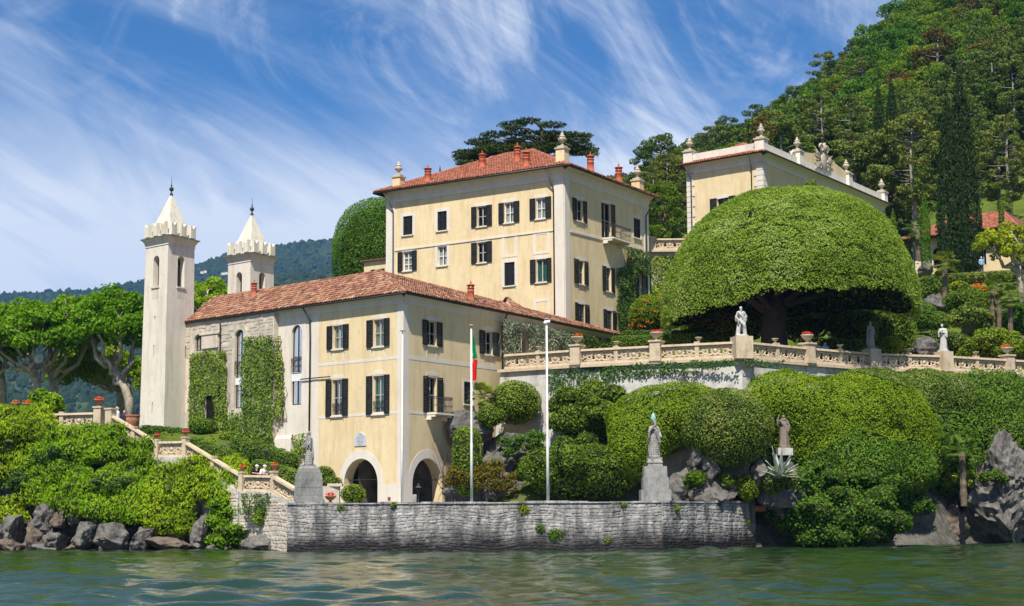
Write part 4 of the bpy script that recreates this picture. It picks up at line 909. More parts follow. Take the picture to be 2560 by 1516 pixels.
cm = MB(); um = (ua+ub)/2-0.4; zm = za+1.0; cm.mesh(*[ (lambda V, Fc: ([fa.P(um+v_[0]*0.62, zm+v_[2]*1.0, 0.25+v_[1]*0.22) for v_ in V], [tuple(x) for x in Fc]))(*ico(2))][0])
for s_ in (-1, 1):
    scroll(fa, um+s_*0.6, zm+1.0, 0.35, 0.42, 1.3, s_, 0.11, cm); scroll(fa, um+s_*0.75, zm-0.6, 0.3, 0.35, 1.2, -s_, 0.09, cm)
    for i in range(9): a = random.uniform(-0.5, 1.3); cm.tube([fa.P(um+s_*0.4, zm-0.3, 0.2), fa.P(um+s_*(0.9+0.5*random.random()), zm-0.4+a*0.8, 0.3), fa.P(um+s_*(1.3+0.9*random.random()), zm-0.6+a*1.3, 0.25)], [0.08, 0.06, 0.03], 5)
cm.tube([fa.P(um, zm+0.8, 0.3), fa.P(um, zm+1.55, 0.4)], [0.3, 0.12], 7)
cm.build('coat_of_arms', 'ornament_stone', log, True)
for u, s_ in ((ua-0.35, -1), (ub+0.35, 1)):
    cm = MB(); scroll(fa, u+s_*0.5, za+0.35, 0, 0.45, 1.4, s_, 0.11, cm); cm.build('volute', 'white_stucco', log, True)
downpipe(KL, log, [(0.8, ZC-0.1, 0.7), (1.0, ZC-1.2, 0.12), (1.0, gC, 0.12)]); downpipe(KL, log, [(lenCL-0.35, ZC-0.1, 0.7), (lenCL-0.5, ZC-1.2, 0.12), (lenCL-0.5, gC, 0.12)])

# ================================================================== LAKE, GROUND, FAR MOUNTAINS
xs = np.linspace(-48, 48, 270); ys = np.concatenate([np.linspace(24, 60, 300)[:-1], np.linspace(60, 112, 270)])
Xg, Yg = np.meshgrid(xs, ys); P3 = np.stack([Xg.ravel(), Yg.ravel(), np.zeros(Xg.size)], 1)
zw = np.zeros(Xg.size)
for k in range(18):
    wl = rng.uniform(0.7, 3.2); a = rng.normal(math.pi/2, 0.85); ph = rng.uniform(0, 6.28)
    zw += 0.0072*wl**1.1*np.sin((P3[:, 0]*math.cos(a)+P3[:, 1]*math.sin(a))*2*math.pi/wl + ph + 2.2*vnoise(P3*0.16+k, k))
zw *= 0.5 + 1.0*fbm(P3*np.array([0.05, 0.09, 1])+3, 9, 3)
edge = np.minimum.reduce([P3[:, 0]+48, 48-P3[:, 0], P3[:, 1]-24, 112-P3[:, 1]]); zw *= np.clip(edge/3, 0, 1)
V = np.column_stack([P3[:, :2], zw]); nx, ny = len(xs), len(ys)
I = (np.arange(ny-1)[:, None]*nx + np.arange(nx-1)).ravel(); Fq = np.stack([I, I+1, I+1+nx, I+nx], 1)
b = len(V); Rb = 9000
ex = np.array([(-Rb, -Rb, 0), (Rb, -Rb, 0), (Rb, 24, 0), (-Rb, 24, 0), (-Rb, 112, 0), (Rb, 112, 0), (Rb, Rb, 0), (-Rb, Rb, 0), (-48, 24, 0), (48, 24, 0), (48, 112, 0), (-48, 112, 0)])
exf = np.array([(0, 1, 2, 3), (4, 5, 6, 7), (3, 8, 11, 4), (9, 2, 5, 10)])+b
tag(link('lake', np_mesh('lake', np.vstack([V, ex]), np.vstack([Fq, exf]), True), None, None, 'lake_water'), kind='structure')

ZT = 11.0                                      # terrace level
def X_(px, Y): return (px-CX)/F*Y
GC = []
for px in (-900, -300, 0, 200, 400, 560, 640): GC += [(X_(px, 92), 90, -2.5), (X_(px, 95), 95.2, -0.2), (X_(px, 97), 97.5, 3.4), (X_(px, 100), 100.5, 6.6), (X_(px, 106), 106, 7.2), (X_(px, 116), 116, 7.3)]
GC += [(-26, 128, 7.2), (-50, 128, 6), (-20, 150, 3), (-50, 145, -1), (-30, 170, -3), (-90, 150, -3), (-60, 220, -5)]
GC += [(-12, 91, 0.5), (-14, 96, 3.4), (-10, 88, -1.5), (-6, 87, -1.5), (0, 87, -1.5), (8, 88, -1.2), (-8, 91, 1.2), (-2, 91, 1.2), (5, 91, 1.2), (12, 93, 0.2), (15.5, 91.5, -1.8), (16.5, 93.5, -1.2), (-12, 84, -4), (0, 84, -4), (10, 84, -4), (3, 95, 4.0), (8, 95.5, 4.4), (14, 96, 4.0), (0, 98, 5.0), (-7, 95, 1.8), (-5, 98, 1.8), (-9, 97, 1.8), (-10, 101, 2.0), (-4, 101, 2.2), (-12, 101, 3.5), (-14, 108, 7.2), (-5, 108, 8), (-1, 97.5, 3.6)]
GC += [(14, 91, -0.8), (18, 94, -0.4), (23, 95.5, -0.4), (28, 99, -1), (36, 104, -1), (45, 108, -1.5), (60, 112, -2), (90, 130, -2), (20, 97, 4.0), (25, 99, 4), (30, 103.5, 4), (38, 108, 4), (50, 113, 5)]
GC += [(4, 104, 10.2), (12, 101, 10.2), (20, 102, 10.2), (28, 107, 10.2), (36, 112, 10.6), (50, 120, 12), (12, 108, 10.8), (20, 109, 11.2), (30, 112, 11.6)]
GC += [(-8, 120, 11.5), (2, 114, 12.5), (8, 118, 13.3), (15, 116, 12.9), (22, 116, 13.6), (6, 130, 15), (16, 127, 15.3), (28, 125, 15.8), (40, 125, 15.5), (50, 130, 17), (0, 145, 17), (20, 145, 18.5), (35, 145, 20.5), (48, 146, 21.5), (60, 148, 24), (-14, 130, 12), (-14, 150, 10), (-5, 175, 12), (-30, 200, 0)]
GC += [(40, 165, 26), (50, 165, 26.2), (60, 168, 28), (80, 170, 34), (20, 175, 27), (30, 190, 33), (50, 190, 36), (70, 195, 42), (30, 240, 42), (55, 240, 55), (80, 240, 64), (110, 240, 74), (20, 300, 47), (31, 300, 53), (54, 300, 66), (66, 300, 77), (79, 300, 90), (105, 300, 106), (150, 280, 112), (20, 360, 52), (60, 360, 70), (110, 360, 100), (-10, 320, 24), (-10, 240, 18), (-40, 300, 0), (160, 170, 60), (150, 360, 100), (120, 200, 62), (0, 420, 20), (100, 440, 60)]
GC = np.array(GC, float)
def _phi(A, B):
    d = np.sqrt(((A[:, None, :]-B[None])**2).sum(-1)); return d
_n_ = len(GC); _A = np.zeros((_n_+3, _n_+3)); _A[:_n_, :_n_] = _phi(GC[:, :2], GC[:, :2]) + np.eye(_n_)*0.0
_A[:_n_, _n_] = 1; _A[:_n_, _n_+1:] = GC[:, :2]; _A[_n_:, :_n_] = _A[:_n_, _n_:].T
_W = np.linalg.solve(_A, np.concatenate([GC[:, 2], np.zeros(3)]))
def ground_z(XY):
    XY = np.atleast_2d(np.asarray(XY, float)); out_ = np.zeros(len(XY))
    for i in range(0, len(XY), 8000):
        q = XY[i:i+8000]; out_[i:i+8000] = _phi(q, GC[:, :2])@_W[:_n_] + _W[_n_] + q@_W[_n_+1:]
    return out_
gx = np.concatenate([np.linspace(-260, -45, 30)[:-1], np.linspace(-45, 65, 150), np.linspace(65, 220, 40)[1:]])
gy = np.concatenate([np.linspace(86, 130, 90)[:-1], np.linspace(130, 200, 60)[:-1], np.linspace(200, 460, 50)])
Xg, Yg = np.meshgrid(gx, gy); q = np.column_stack([Xg.ravel(), Yg.ravel()]); zg = ground_z(q)
P3 = np.column_stack([q, zg]); rough_ = np.clip((q[:, 1]-88)/10, 0.3, 1)
zg = zg + (fbm(P3*0.35, 5, 4)-0.47)*0.9*rough_
nx, ny = len(gx), len(gy); I = (np.arange(ny-1)[:, None]*nx + np.arange(nx-1)).ravel()
tag(link('ground', np_mesh('ground', np.column_stack([q, zg]), np.stack([I, I+1, I+1+nx, I+nx], 1), True), None, None, 'garden_ground'), kind='structure')

# far mountains across the lake: ridge line read from the photograph, placed about 3 km off
ridge = [(-900, 735), (-300, 742), (0, 730), (120, 722), (250, 716), (360, 692), (480, 655), (580, 628), (700, 606), (850, 590), (1000, 560), (1200, 520), (1400, 470), (1545, 437), (1590, 432), (1680, 445), (2000, 440), (3000, 440), (3600, 450)]
ridge2 = [(-900, 790), (0, 770), (300, 742), (500, 712), (640, 690), (850, 665), (1200, 630), (1600, 600), (3600, 520)]
def mountain(name, rdg, Yr, Y0, seed, ntree, y0f=0.15):
    pxs = np.linspace(-900, 3600, 300); ry = np.interp(pxs, [p[0] for p in rdg], [p[1] for p in rdg])
    rows = 46; V = []; zr = np.array([at(a, b, Yr).z for a, b in zip(pxs, ry)]) - 6
    for j in range(rows):
        k = j/(rows-1); Y = Y0+(Yr-Y0)*k; prof = k**0.85
        X = np.array([ray(a, 1000)[0]*Y for a in pxs]); base = np.column_stack([X, np.full(len(X), Y), np.zeros(len(X))])
        n_ = (fbm(base*0.0022, seed, 4)-0.47)*(1-k)*k*520 + (fbm(base*0.012, seed+7, 3)-0.45)*28*min(1, (1-k)*6+0.15)
        V.append(np.column_stack([X, np.full(len(X), Y), np.maximum(zr*prof + n_, -5*(k < 0.1))]))
    for k in (1.08, 1.25):
        X = np.array([ray(a, 1000)[0]*Yr*k for a in pxs]); V.append(np.column_stack([X, np.full(len(X), Yr*k), zr*(0.93 if k < 1.2 else 0.5)]))
    V = np.concatenate(V); rows += 2; nx = len(pxs); I = (np.arange(rows-1)[:, None]*nx+np.arange(nx-1)).ravel()
    o = tag(link(name, np_mesh(name, V, np.stack([I, I+1, I+1+nx, I+nx], 1), True), None, None, 'mountain_ground'), kind='structure')
    # woodland on the slopes: rounded crowns, one mass
    V3 = V.reshape(rows, nx, 3); n_ = ntree; cpx = rng.uniform(-60, 900, n_); m2 = rng.random(n_) < 0.14; cpx[m2] = rng.uniform(1480, 1760, m2.sum())
    ci = (cpx+900)/4500*(nx-1); rj = rng.random(n_)**0.8*(rows-3.2); i0, j0 = ci.astype(int), rj.astype(int); fi, fj = (ci-i0)[:, None], (rj-j0)[:, None]
    C = V3[j0, i0]*(1-fi)*(1-fj)+V3[j0, i0+1]*fi*(1-fj)+V3[j0+1, i0]*(1-fi)*fj+V3[j0+1, i0+1]*fi*fj
    clear = fbm(C*np.array([0.0035, 0.0035, 0]), 3, 3); keep = (clear < 0.52) | (rng.random(n_) < 0.10); C = C[keep]
    iv_, if_ = ico(1); s_ = rng.uniform(3.2, 8.0, len(C))*(0.55+0.45*Yr/3000)
    VV = (C[:, None, :] + iv_[None]*(s_[:, None, None]*np.array([1, 1, 1.25])) * (1+0.25*rng.normal(0, 1, (len(C), len(iv_), 1)))).reshape(-1, 3)
    FF = (if_[None]+(np.arange(len(C))*len(iv_))[:, None, None]).reshape(-1, 3)
    tag(link('far_woodland', np_mesh('far_woodland', VV, FF), None, None, 'far_forest_leaf'), 'dense blue-green woodland covering the mountain slope across the lake', 'woodland', None, 'stuff')
mountain('mountain', ridge, 3300, 2300, 21, 10500)
mountain('foothill', ridge2, 2100, 1500, 55, 7500)
# a few pale houses high on the far slope
for i, (x, y) in enumerate(((506, 681), (513, 679), (558, 684), (566, 683))):
    p = at(x, y, 3050); mb = MB(); mb.box((p.x, p.y, p.z-1), (3.2, 3, 2.4)); h = thing('far_house', tuple(p-Vector((0, 0, 3.5))), 'tiny pale house on the wooded mountain slope between the bell towers', 'house', 'far houses on the mountain')
    mb.build('wall', 'white_stucco', h); rb = MB(); rb.box((p.x, p.y, p.z+2.0), (3.6, 3.4, 0.6), None, 0, 0.3); rb.build('roof', 'roof_board', h)

# ================================================================== QUAY
qa, qb_, qc = onz(718, 1380, 0), onz(1657, 1376.5, 0), onz(1890, 1368.8, 0); qd = Vector((qa.x-0.6, 93.5, 0)); qe = Vector((qc.x+0.3, qc.y+5, 0))
quay = thing('quay_wall', tuple(qa), 'long weathered grey stone quay wall rising from the lake', 'quay wall')
outl = [qd, qa, qb_, qc, qe]
mb = MB(); top = [Vector((p.x, p.y, QZ)) for p in outl]
for a, b in zip(outl, outl[1:]): mb.face([(a.x, a.y, -1.5), (b.x, b.y, -1.5), (b.x, b.y, QZ-0.02), (a.x, a.y, QZ-0.02)])
mb.build('wall_core', 'quay_mortar', quay)
mb = MB(); mb.face(top + [Vector((qe.x, 104, QZ)), Vector((qd.x, 104, QZ))]); mb.build('paving', 'pedestal_stone', quay)
stones = []
for a, b in zip(outl, outl[1:]):
    d = (b-a); L = d.length; d.normalize(); n_ = Vector((d.y, -d.x, 0)); z = -0.25
    while z < QZ-0.12:
        h = random.uniform(0.10, 0.24); h = min(h, QZ-0.09-z); u = random.uniform(-0.2, 0)
        if h < 0.05: break
        while u < L:
            w = random.uniform(0.16, 0.62)*(1.35 if random.random() < 0.2 else 1); u1 = min(u+w, L)
            if u1 > 0.02 and u1-max(u, 0) > 0.06: stones.append((a+d*max(u, 0), d, n_, u1-max(u, 0), z, h))
            u += w
        z += h
def stone_geo(p, d, n_, w, z, h):
    g = 0.006; j = lambda s_: random.uniform(-s_, s_); o = random.uniform(0.005, 0.04); P = []
    for (uu, zz) in ((g, g), (w-g, g), (w-g, h-g), (g, h-g)): P.append((uu+j(0.015), zz+j(0.012)))
    c = (w/2+j(w*0.15), h/2+j(h*0.15))
    B = [p+d*u_+Vector((0, 0, z+v_))-n_*0.02 for u_, v_ in P]; Tp = [p+d*(c[0]+(u_-c[0])*0.86)+Vector((0, 0, z+c[1]+(v_-c[1])*0.8))+n_*(o+j(0.012)) for u_, v_ in P]
    ce = p+d*c[0]+Vector((0, 0, z+c[1]))+n_*(o+0.015)
    wv = lambda v_: v_+Vector((0, 0, 0.10*math.sin(v_.x*0.9+1.3*math.sin(v_.x*0.37))*min(1, max(0, (QZ-0.1-v_.z)/0.5))+0.03*math.sin(v_.x*3.1+v_.z*4)*min(1, max(0, (QZ-0.1-v_.z)/0.3))))
    B = [wv(v_) for v_ in B]; Tp = [wv(v_) for v_ in Tp]; ce = wv(ce)
    return B+Tp+[ce], [(0, 1, 5, 4), (1, 2, 6, 5), (2, 3, 7, 6), (3, 0, 4, 7), (4, 5, 8), (5, 6, 8), (6, 7, 8), (7, 4, 8)]
stones.sort(key=lambda s_: -s_[3]*s_[5]*(1 if s_[4] > 0 else 0.01)); rest = MB()
for i, s_ in enumerate(stones):
    V, Fs = stone_geo(*s_)
    if i < 298: q = MB(); q.mesh(V, Fs); q.build('stone', 'quay_stone', quay)
    else: rest.mesh(V, Fs)
tag(rest.build('small_stones', 'quay_stone', quay), kind='stuff')
for a, b in zip(outl, outl[1:]):                # cap slabs along the edge
    d = b-a; L = d.length; d.normalize(); n_ = Vector((d.y, -d.x, 0)); u = 0
    while u < L-0.05:
        w = min(random.uniform(0.7, 1.4), L-u); p = a+d*u; q = MB(); zt = QZ+random.uniform(-0.05, 0.05); e = d*(w-0.015); o = n_*random.uniform(0.05, 0.11)
        q.box8([p+o+Vector((0, 0, QZ-0.085)), p+e+o+Vector((0, 0, QZ-0.085)), p+e-n_*0.4+Vector((0, 0, QZ-0.085)), p-n_*0.4+Vector((0, 0, QZ-0.085)), p+o*0.8+Vector((0, 0, zt)), p+e+o*0.9+Vector((0, 0, zt)), p+e-n_*0.4+Vector((0, 0, zt)), p-n_*0.4+Vector((0, 0, zt))]); q.build('cap_slab', 'quay_stone', quay); u += w
# rusty bracket block at the far end of the quay
q = MB(); p = qc + Vector((0.25, 0.1, QZ-0.42)); q.box(p, (0.34, 0.25, 0.16)); tag(q.build('stone_bracket', 'terracotta_pot'), 'rust coloured block sticking out at the end of the quay wall', 'bracket')

# ================================================================== BALUSTRADES
def scroll_panel(L, slope=0.0):
    """openwork panel: carved medallion between C scrolls, local x -L/2..L/2, z 0..0.62"""
    mb = MB(); H = 0.66; zc = H/2
    def T(pts, r, n=5, sq=1.3): mb.tube(pts, r, n, None, True, sq)
    R_ = 0.25; ring_ = [(R_*math.cos(a), 0, zc+R_*math.sin(a)) for a in np.linspace(0, 2*math.pi, 17)]; T(ring_, 0.065)
    iv_, if_ = ico(1); mb.mesh([(x*0.17, y*0.09, zc+z*0.2) for x, y, z in iv_], [tuple(f) for f in if_])
    for a in np.linspace(0, 2*math.pi, 7)[:-1]: mb.mesh([(x*0.05+0.17*math.cos(a), y*0.06, zc+z*0.05+0.17*math.sin(a)) for x, y, z in iv_], [tuple(f) for f in if_])
    half = L/2
    for s_ in (-1, 1):
        def sp(cx, cz, r, t0, turns, sg, th, n=20): T([(s_*(cx+r*(1-0.72*k/n)*math.cos(t0+sg*turns*2*math.pi*k/n)), 0, cz+r*(1-0.72*k/n)*math.sin(t0+sg*turns*2*math.pi*k/n)) for k in range(n+1)], [th*(1-0.35*k/n) for k in range(n+1)])
        sp(half*0.56, zc-0.04, 0.23, math.pi*0.9, 1.45, -1, 0.068); sp(half*0.86, zc+0.06, 0.19, 0.2, 1.35, 1, 0.062)
        T([(s_*R_*0.8, 0, zc+0.2), (s_*(R_+0.12), 0, H-0.06), (s_*half*0.55, 0, H-0.07), (s_*half*0.75, 0, H-0.12)], [0.065, 0.06, 0.055, 0.04])
        T([(s_*R_*0.8, 0, zc-0.2), (s_*(R_+0.1), 0, 0.06), (s_*half*0.6, 0, 0.05), (s_*half*0.9, 0, 0.08)], [0.065, 0.06, 0.055, 0.04])
        for cx, cz in ((half*0.42, H-0.1), (half*0.42, 0.1), (half*0.73, 0.1), (half*0.74, H-0.06), (half*0.97, H*0.3), (half*0.97, H*0.8)): mb.mesh([(s_*cx+x*0.09, y*0.07, cz+z*0.09) for x, y, z in iv_], [tuple(f) for f in if_])
    me = bpy.data.meshes.new('scrollwork'); me.from_pydata([(x, y, z+slope*x) for x, y, z in mb.v], [], mb.f); me.polygons.foreach_set('use_smooth', [True]*len(mb.f)); me.materials.append(M('balustrade_stone')); return me
_PAN = {}
def panel_mesh(L, slope):
    k = (round(L, 1), round(slope, 2))
    if k not in _PAN: _PAN[k] = scroll_panel(k[0], k[1])
    return _PAN[k], k[0]
def bal_run(root, a, b, sub=1, rail=0.13, plinth=0.16):
    a, b = Vector(a), Vector(b); d2_ = Vector((b.x-a.x, b.y-a.y)); Lh = d2_.length; ang = math.atan2(d2_.y, d2_.x); sl = (b.z-a.z)/Lh
    n_ = Vector((-math.sin(ang), math.cos(ang), 0)); off = ROOTLOC[root]
    def beam(name, z0, z1, w):
        q = MB(); q.box8([a-n_*w+Vector((0, 0, z0)), b-n_*w+Vector((0, 0, z0)), b+n_*w+Vector((0, 0, z0)), a+n_*w+Vector((0, 0, z0)), a-n_*w*0.9+Vector((0, 0, z1)), b-n_*w*0.9+Vector((0, 0, z1)), b+n_*w*0.9+Vector((0, 0, z1)), a+n_*w*0.9+Vector((0, 0, z1))]); q.build(name, 'balustrade_stone', root)
    beam('plinth', 0, plinth, 0.19); beam('rail', plinth+0.66, plinth+0.66+rail, 0.2)
    for i in range(sub):
        k0, k1 = i/sub, (i+1)/sub; m_ = a+(b-a)*(k0+k1)/2; L = Lh/sub-0.06; me, lr = panel_mesh(L, sl)
        o = bpy.data.objects.new('scrollwork', me); COL.objects.link(o); o.parent = root; o.location = m_-off+Vector((0, 0, plinth)); o.rotation_euler = (0, 0, ang); o.scale = (L/lr, 1, 1)
        if i: p = a+(b-a)*k0; post(root, p, ang, 0.13, 0.96, 'baluster_pier')
def post(root, p, ang, w, h, name='post', mat='balustrade_stone', cap=True):
    q = MB(); q.box((p[0], p[1], p[2]+h/2-0.05), (w, w*1.05, h/2+0.05), None, ang)
    if cap: q.box((p[0], p[1], p[2]+h+0.04), (w*1.22, w*1.25, 0.05), None, ang); q.box((p[0], p[1], p[2]+0.08), (w*1.12, w*1.2, 0.09), None, ang)
    q.build(name, mat, root)
# terrace: line of the ledge read on the plane z = ZT
TP = [onz(*p, ZT) for p in ((1254, 926), (1443, 914), (1642, 904.5), (1855, 895), (2020, 909.5), (2180, 922), (2361, 927), (2520, 935.5), (2720, 947))]
terr = thing('terrace_wall', tuple(TP[3]-Vector((0, 0, 6))), 'whitewashed terrace retaining wall below the carved balustrade', 'retaining wall')
cen = Vector((X_(1900, 112), 112, 0))
def outw(p, o): d = (Vector((p.x, p.y, 0))-cen).normalized(); return Vector((p.x+d.x*o, p.y+d.y*o, 0))
mb = MB()
for a, b in zip(TP, TP[1:]):
    N = 6
    for i in range(N):
        p, q = a+(b-a)*i/N, a+(b-a)*(i+1)/N
        for j in range(6):
            z0, z1 = ZT-0.12-j*1.2, ZT-0.12-(j+1)*1.2; o = lambda pp, z: outw(pp, (ZT-z)*0.10 + 0.10*vnoise(np.array([[pp.x*0.9, pp.y*0.9, z*0.9]]), 4)[0])+Vector((0, 0, z))
            mb.face([o(p, z1), o(q, z1), o(q, z0), o(p, z0)])
mb.build('wall', 'plaster_wall', terr)
mb = MB(); mb.face([Vector((p.x, p.y, ZT)) for p in TP]+[Vector((40, 122, ZT)), Vector((10, 115, ZT)), Vector((3, 110, ZT))]); mb.build('paving', 'balustrade_stone', terr)
lb = MB()
for a, b in zip(TP, TP[1:]):
    A0, B0, A1, B1 = outw(a, 0.32), outw(b, 0.32), outw(a, -0.35), outw(b, -0.35)
    lb.box8([Vector((p.x, p.y, ZT-0.16)) for p in (A0, B0, B1, A1)]+[Vector((p.x, p.y, ZT+0.02)) for p in (A0, B0, B1, A1)])
lb.build('ledge', 'balustrade_stone', terr)
bal = thing('terrace_balustrade', tuple(TP[3]), 'carved sandstone balustrade with scrolled openwork along the terrace edge', 'balustrade')
POSTS = []
for i, (a, b) in enumerate(zip(TP, TP[1:])):
    d = (b-a).normalized(); w0 = 0.5 if i == 3 else 0.33; w1 = 0.5 if i == 2 else 0.33
    if i == 5: w0 = 0.42
    if i == 4: w1 = 0.42
    bal_run(bal, a+d*w0+Vector((0, 0, 0.02)), b-d*w1+Vector((0, 0, 0.02)), 2)
for i, p in enumerate(TP):
    d = TP[min(i+1, len(TP)-1)]-TP[max(i-1, 0)]; ang = math.atan2(d.y, d.x); 
    h, w = (1.22, 0.52) if i == 3 else ((1.2, 0.42) if i in (5, 6) else (1.16, 0.33))
    if i == 0: continue
    post(bal, p+Vector((0, 0, 0.02)), ang, w, h, cap=i not in (3, 5, 6)); POSTS.append((p.copy(), ang, h+0.02, i))
# upper balustrade between villa and loggia
ub0, ub1 = at(1625, 627, 127.0), at(1722, 626, 127.5); ubal = thing('garden_balustrade', tuple(ub0), 'carved stone balustrade joining the tall villa to the loggia', 'balustrade')
d = (ub1-ub0).normalized(); ang = math.atan2(d.y, d.x); bal_run(ubal, ub0+d*0.4, ub1-d*0.3, 1); post(ubal, ub0+d*0.2, ang, 0.22, 1.0); post(ubal, ub1-d*0.1, ang, 0.22, 1.1)
mb = MB(); mb.box8([ub0+Vector((0, -0.4, -0.16)), ub1+Vector((0, -0.4, -0.16)), ub1+Vector((0, 2, -0.16)), ub0+Vector((0, 2, -0.16)), ub0+Vector((0, -0.4, 0)), ub1+Vector((0, -0.4, 0)), ub1+Vector((0, 2, 0)), ub0+Vector((0, 2, 0))]); mb.build('ledge', 'balustrade_stone', ubal)
mb = MB(); mb.face([ub0+Vector((-1, 0, -6)), ub1+Vector((3, 0.6, -6)), ub1+Vector((3, 0.6, -0.2)), ub0+Vector((-1, 0, -0.2))]); ub_w = mb.build('garden_wall', 'plaster_wall'); tag(ub_w, 'ivy grown retaining wall under the balustrade beside the loggia', 'retaining wall')
# stairs from the quay up to the plane-tree terrace
SP = [(60, 1075, 99.5), (246, 1070, 98.6), (276, 1074, 98.2), (392, 1144, 96.5), (463, 1143, 95.8), (604, 1229, 93.0), (684, 1231, 92.3), (742, 1266, 90.0)]
S3 = [at(*p) for p in SP]
stair = thing('stair_balustrade', tuple(S3[4]), 'carved sandstone balustrade descending in flights beside the garden stairs', 'balustrade')
for i in (0, 2, 3, 4, 5, 6):
    a, b = S3[i], S3[i+1]; d = (b-a).normalized(); Lh = (Vector((b.x, b.y))-Vector((a.x, a.y))).length
    bal_run(stair, a+d*0.2, b-d*0.12, 2 if Lh > 3.2 else 1)
for i, w, h in ((1, 0.24, 1.22), (2, 0.24, 1.22), (3, 0.13, 1.0), (4, 0.16, 1.12), (5, 0.14, 1.05), (6, 0.16, 1.12)):
    d = S3[min(i+1, 7)]-S3[i-1]; post(stair, S3[i], math.atan2(d.y, d.x), w, h)
mb = MB()                                      # solid flank under the flights, with treads behind
for a, b in zip(S3, S3[1:]):
    for o0, o1 in ((-0.22, -0.22),): 
        d = (b-a); n_ = Vector((d.y, -d.x, 0)).normalized()
        mb.box8([a+n_*0.22+Vector((0, 0, -2.2)), b+n_*0.22+Vector((0, 0, -2.2)), b-n_*0.2+Vector((0, 0, -2.2)), a-n_*0.2+Vector((0, 0, -2.2)), a+n_*0.26, b+n_*0.26, b-n_*0.2, a-n_*0.2])
stw = mb.build('stair_wall', 'plaster_wall'); tag(stw, 'pale stone flank wall carrying the descending stair balustrade', 'wall')
stp = thing('garden_stairs', tuple(S3[5]), 'stone garden stairs climbing behind the carved balustrade', 'stairs')
for k, (a, b) in enumerate(zip(S3, S3[1:])):
    d = b-a; n_ = Vector((d.y, -d.x, 0)).normalized(); N = max(1, int(abs(a.z-b.z)/0.16))
    for i in range(N):
        p, q = a+d*i/N, a+d*(i+1)/N; z = q.z-0.02 if N > 1 else min(p.z, q.z)-0.02; t_ = MB()
        t_.box8([Vector((v_.x, v_.y, zz)) for zz in (z-0.5, z) for v_ in (p-n_*0.2, q-n_*0.2, q-n_*1.9, p-n_*1.9)]); t_.build('step', 'pedestal_stone', stp)
# masonry left of the quay below the landing
mb = MB(); w0, w1 = at(634, 1372, 93.6), at(735, 1380, 88.2)
mb.face([w0+Vector((-1.2, 0.6, -1)), w1+Vector((0, 0, -1)), Vector((w1.x, w1.y, QZ+0.1)), Vector((w0.x-1.0, w0.y+0.6, QZ+1.0))]); N = 0
lw_ = mb.build('lower_wall', 'plaster_wall')
def clad(root, a, b, zb, zta, ztb, out=0.02):      # rough stones set into a wall face, too small to count
    d = Vector((b.x-a.x, b.y-a.y, 0)); L = d.length; d.normalize(); n_ = Vector((d.y, -d.x, 0)); q = MB(); z = zb
    while z < max(zta, ztb):
        h = random.uniform(0.14, 0.3); u = random.uniform(-0.2, 0)
        while u < L:
            w = random.uniform(0.2, 0.6); u0, u1 = max(u, 0), min(u+w, L)
            if u1-u0 > 0.08 and z+h < zta+(ztb-zta)*((u0+u1)/2/L): V, Fs = stone_geo(Vector((a.x, a.y, 0))+d*u0+n_*out, d, n_, u1-u0, z, h); q.mesh(V, Fs)
            u += w
        z += h
    tag(q.build('wall_stones', 'rubble_wall', root), kind='stuff')
clad(lw_, w0+Vector((-1.1, 0.6, 0)), w1, -0.3, QZ+0.9, QZ+0.05)
clad(stw, S3[5]+Vector((0, -0.24, 0)), S3[6]+Vector((0, -0.24, 0)), S3[5].z-2.2, S3[5].z, S3[6].z); clad(stw, S3[6]+Vector((-0.18, -0.2, 0)), S3[7]+Vector((-0.18, -0.2, 0)), S3[7].z-2.2, S3[6].z, S3[7].z); clad(stw, S3[4]+Vector((-0.15, -0.2, 0)), S3[5]+Vector((-0.15, -0.2, 0)), S3[5].z-2.2, S3[4].z-0.1, S3[5].z-0.1); tag(lw_, 'rough pale masonry wall between the shore rocks and the quay', 'wall')

# ================================================================== FOLIAGE TOOLS
def unit(n_): v_ = rng.normal(0, 1, (n_, 3)); return v_/np.linalg.norm(v_, axis=1, keepdims=True)
def leaf_quads(P, N, size, jit=0.7, asp=0.6, droop=0.0):
    """one small pointed leaf per point, roughly facing N"""
    n_ = len(P); N = N + rng.normal(0, jit, (n_, 3)); N /= np.linalg.norm(N, axis=1, keepdims=True)+1e-9
    T = np.cross(N, unit(n_)); T[:, 2] -= droop; T /= np.linalg.norm(T, axis=1, keepdims=True)+1e-9; B = np.cross(N, T)
    s_ = (size*rng.uniform(0.6, 1.35, n_))[:, None]
    V = np.stack([P-T*s_*0.5, P+B*s_*0.5*asp, P+T*s_*0.5, P-B*s_*0.5*asp], 1).reshape(-1, 3)
    return V
def quads(n_): return np.arange(n_*4).reshape(-1, 4)
def sup(D, p): return D/((np.abs(D)**p).sum(1, keepdims=True)**(1/p))
def lump(D, c, R, amp, fr, seed, p=2):
    S = sup(D, p) if p != 2 else D; k = 1+amp*2*(fbm(D*fr+seed*3.7, seed, 3)-0.44); return np.array(c)+S*np.array(R)*k[:, None]
def ell_dist(P, c, R):
    q = (P-np.array(c))/np.array(R); k0 = np.linalg.norm(q, axis=1); k1 = np.linalg.norm(q/np.array(R), axis=1)+1e-9; return k0*(k0-1)/k1
def union_f(P, ells, k): return -k*np.log(sum(np.exp(-np.clip(ell_dist(P, c, R), -3, 20)/k) for c, R in ells)+1e-30)
def grad_union(P, ells, k):
    e = 0.03; f0 = union_f(P, ells, k); G = np.column_stack([union_f(P+np.eye(3)[i]*e, ells, k)-f0 for i in range(3)]); return G/(np.linalg.norm(G, axis=1, keepdims=True)+1e-9)
def smooth_union(P, ells, k):
    for _ in range(5): P = P-grad_union(P, ells, k)*(union_f(P, ells, k)*0.9)[:, None]
    return P
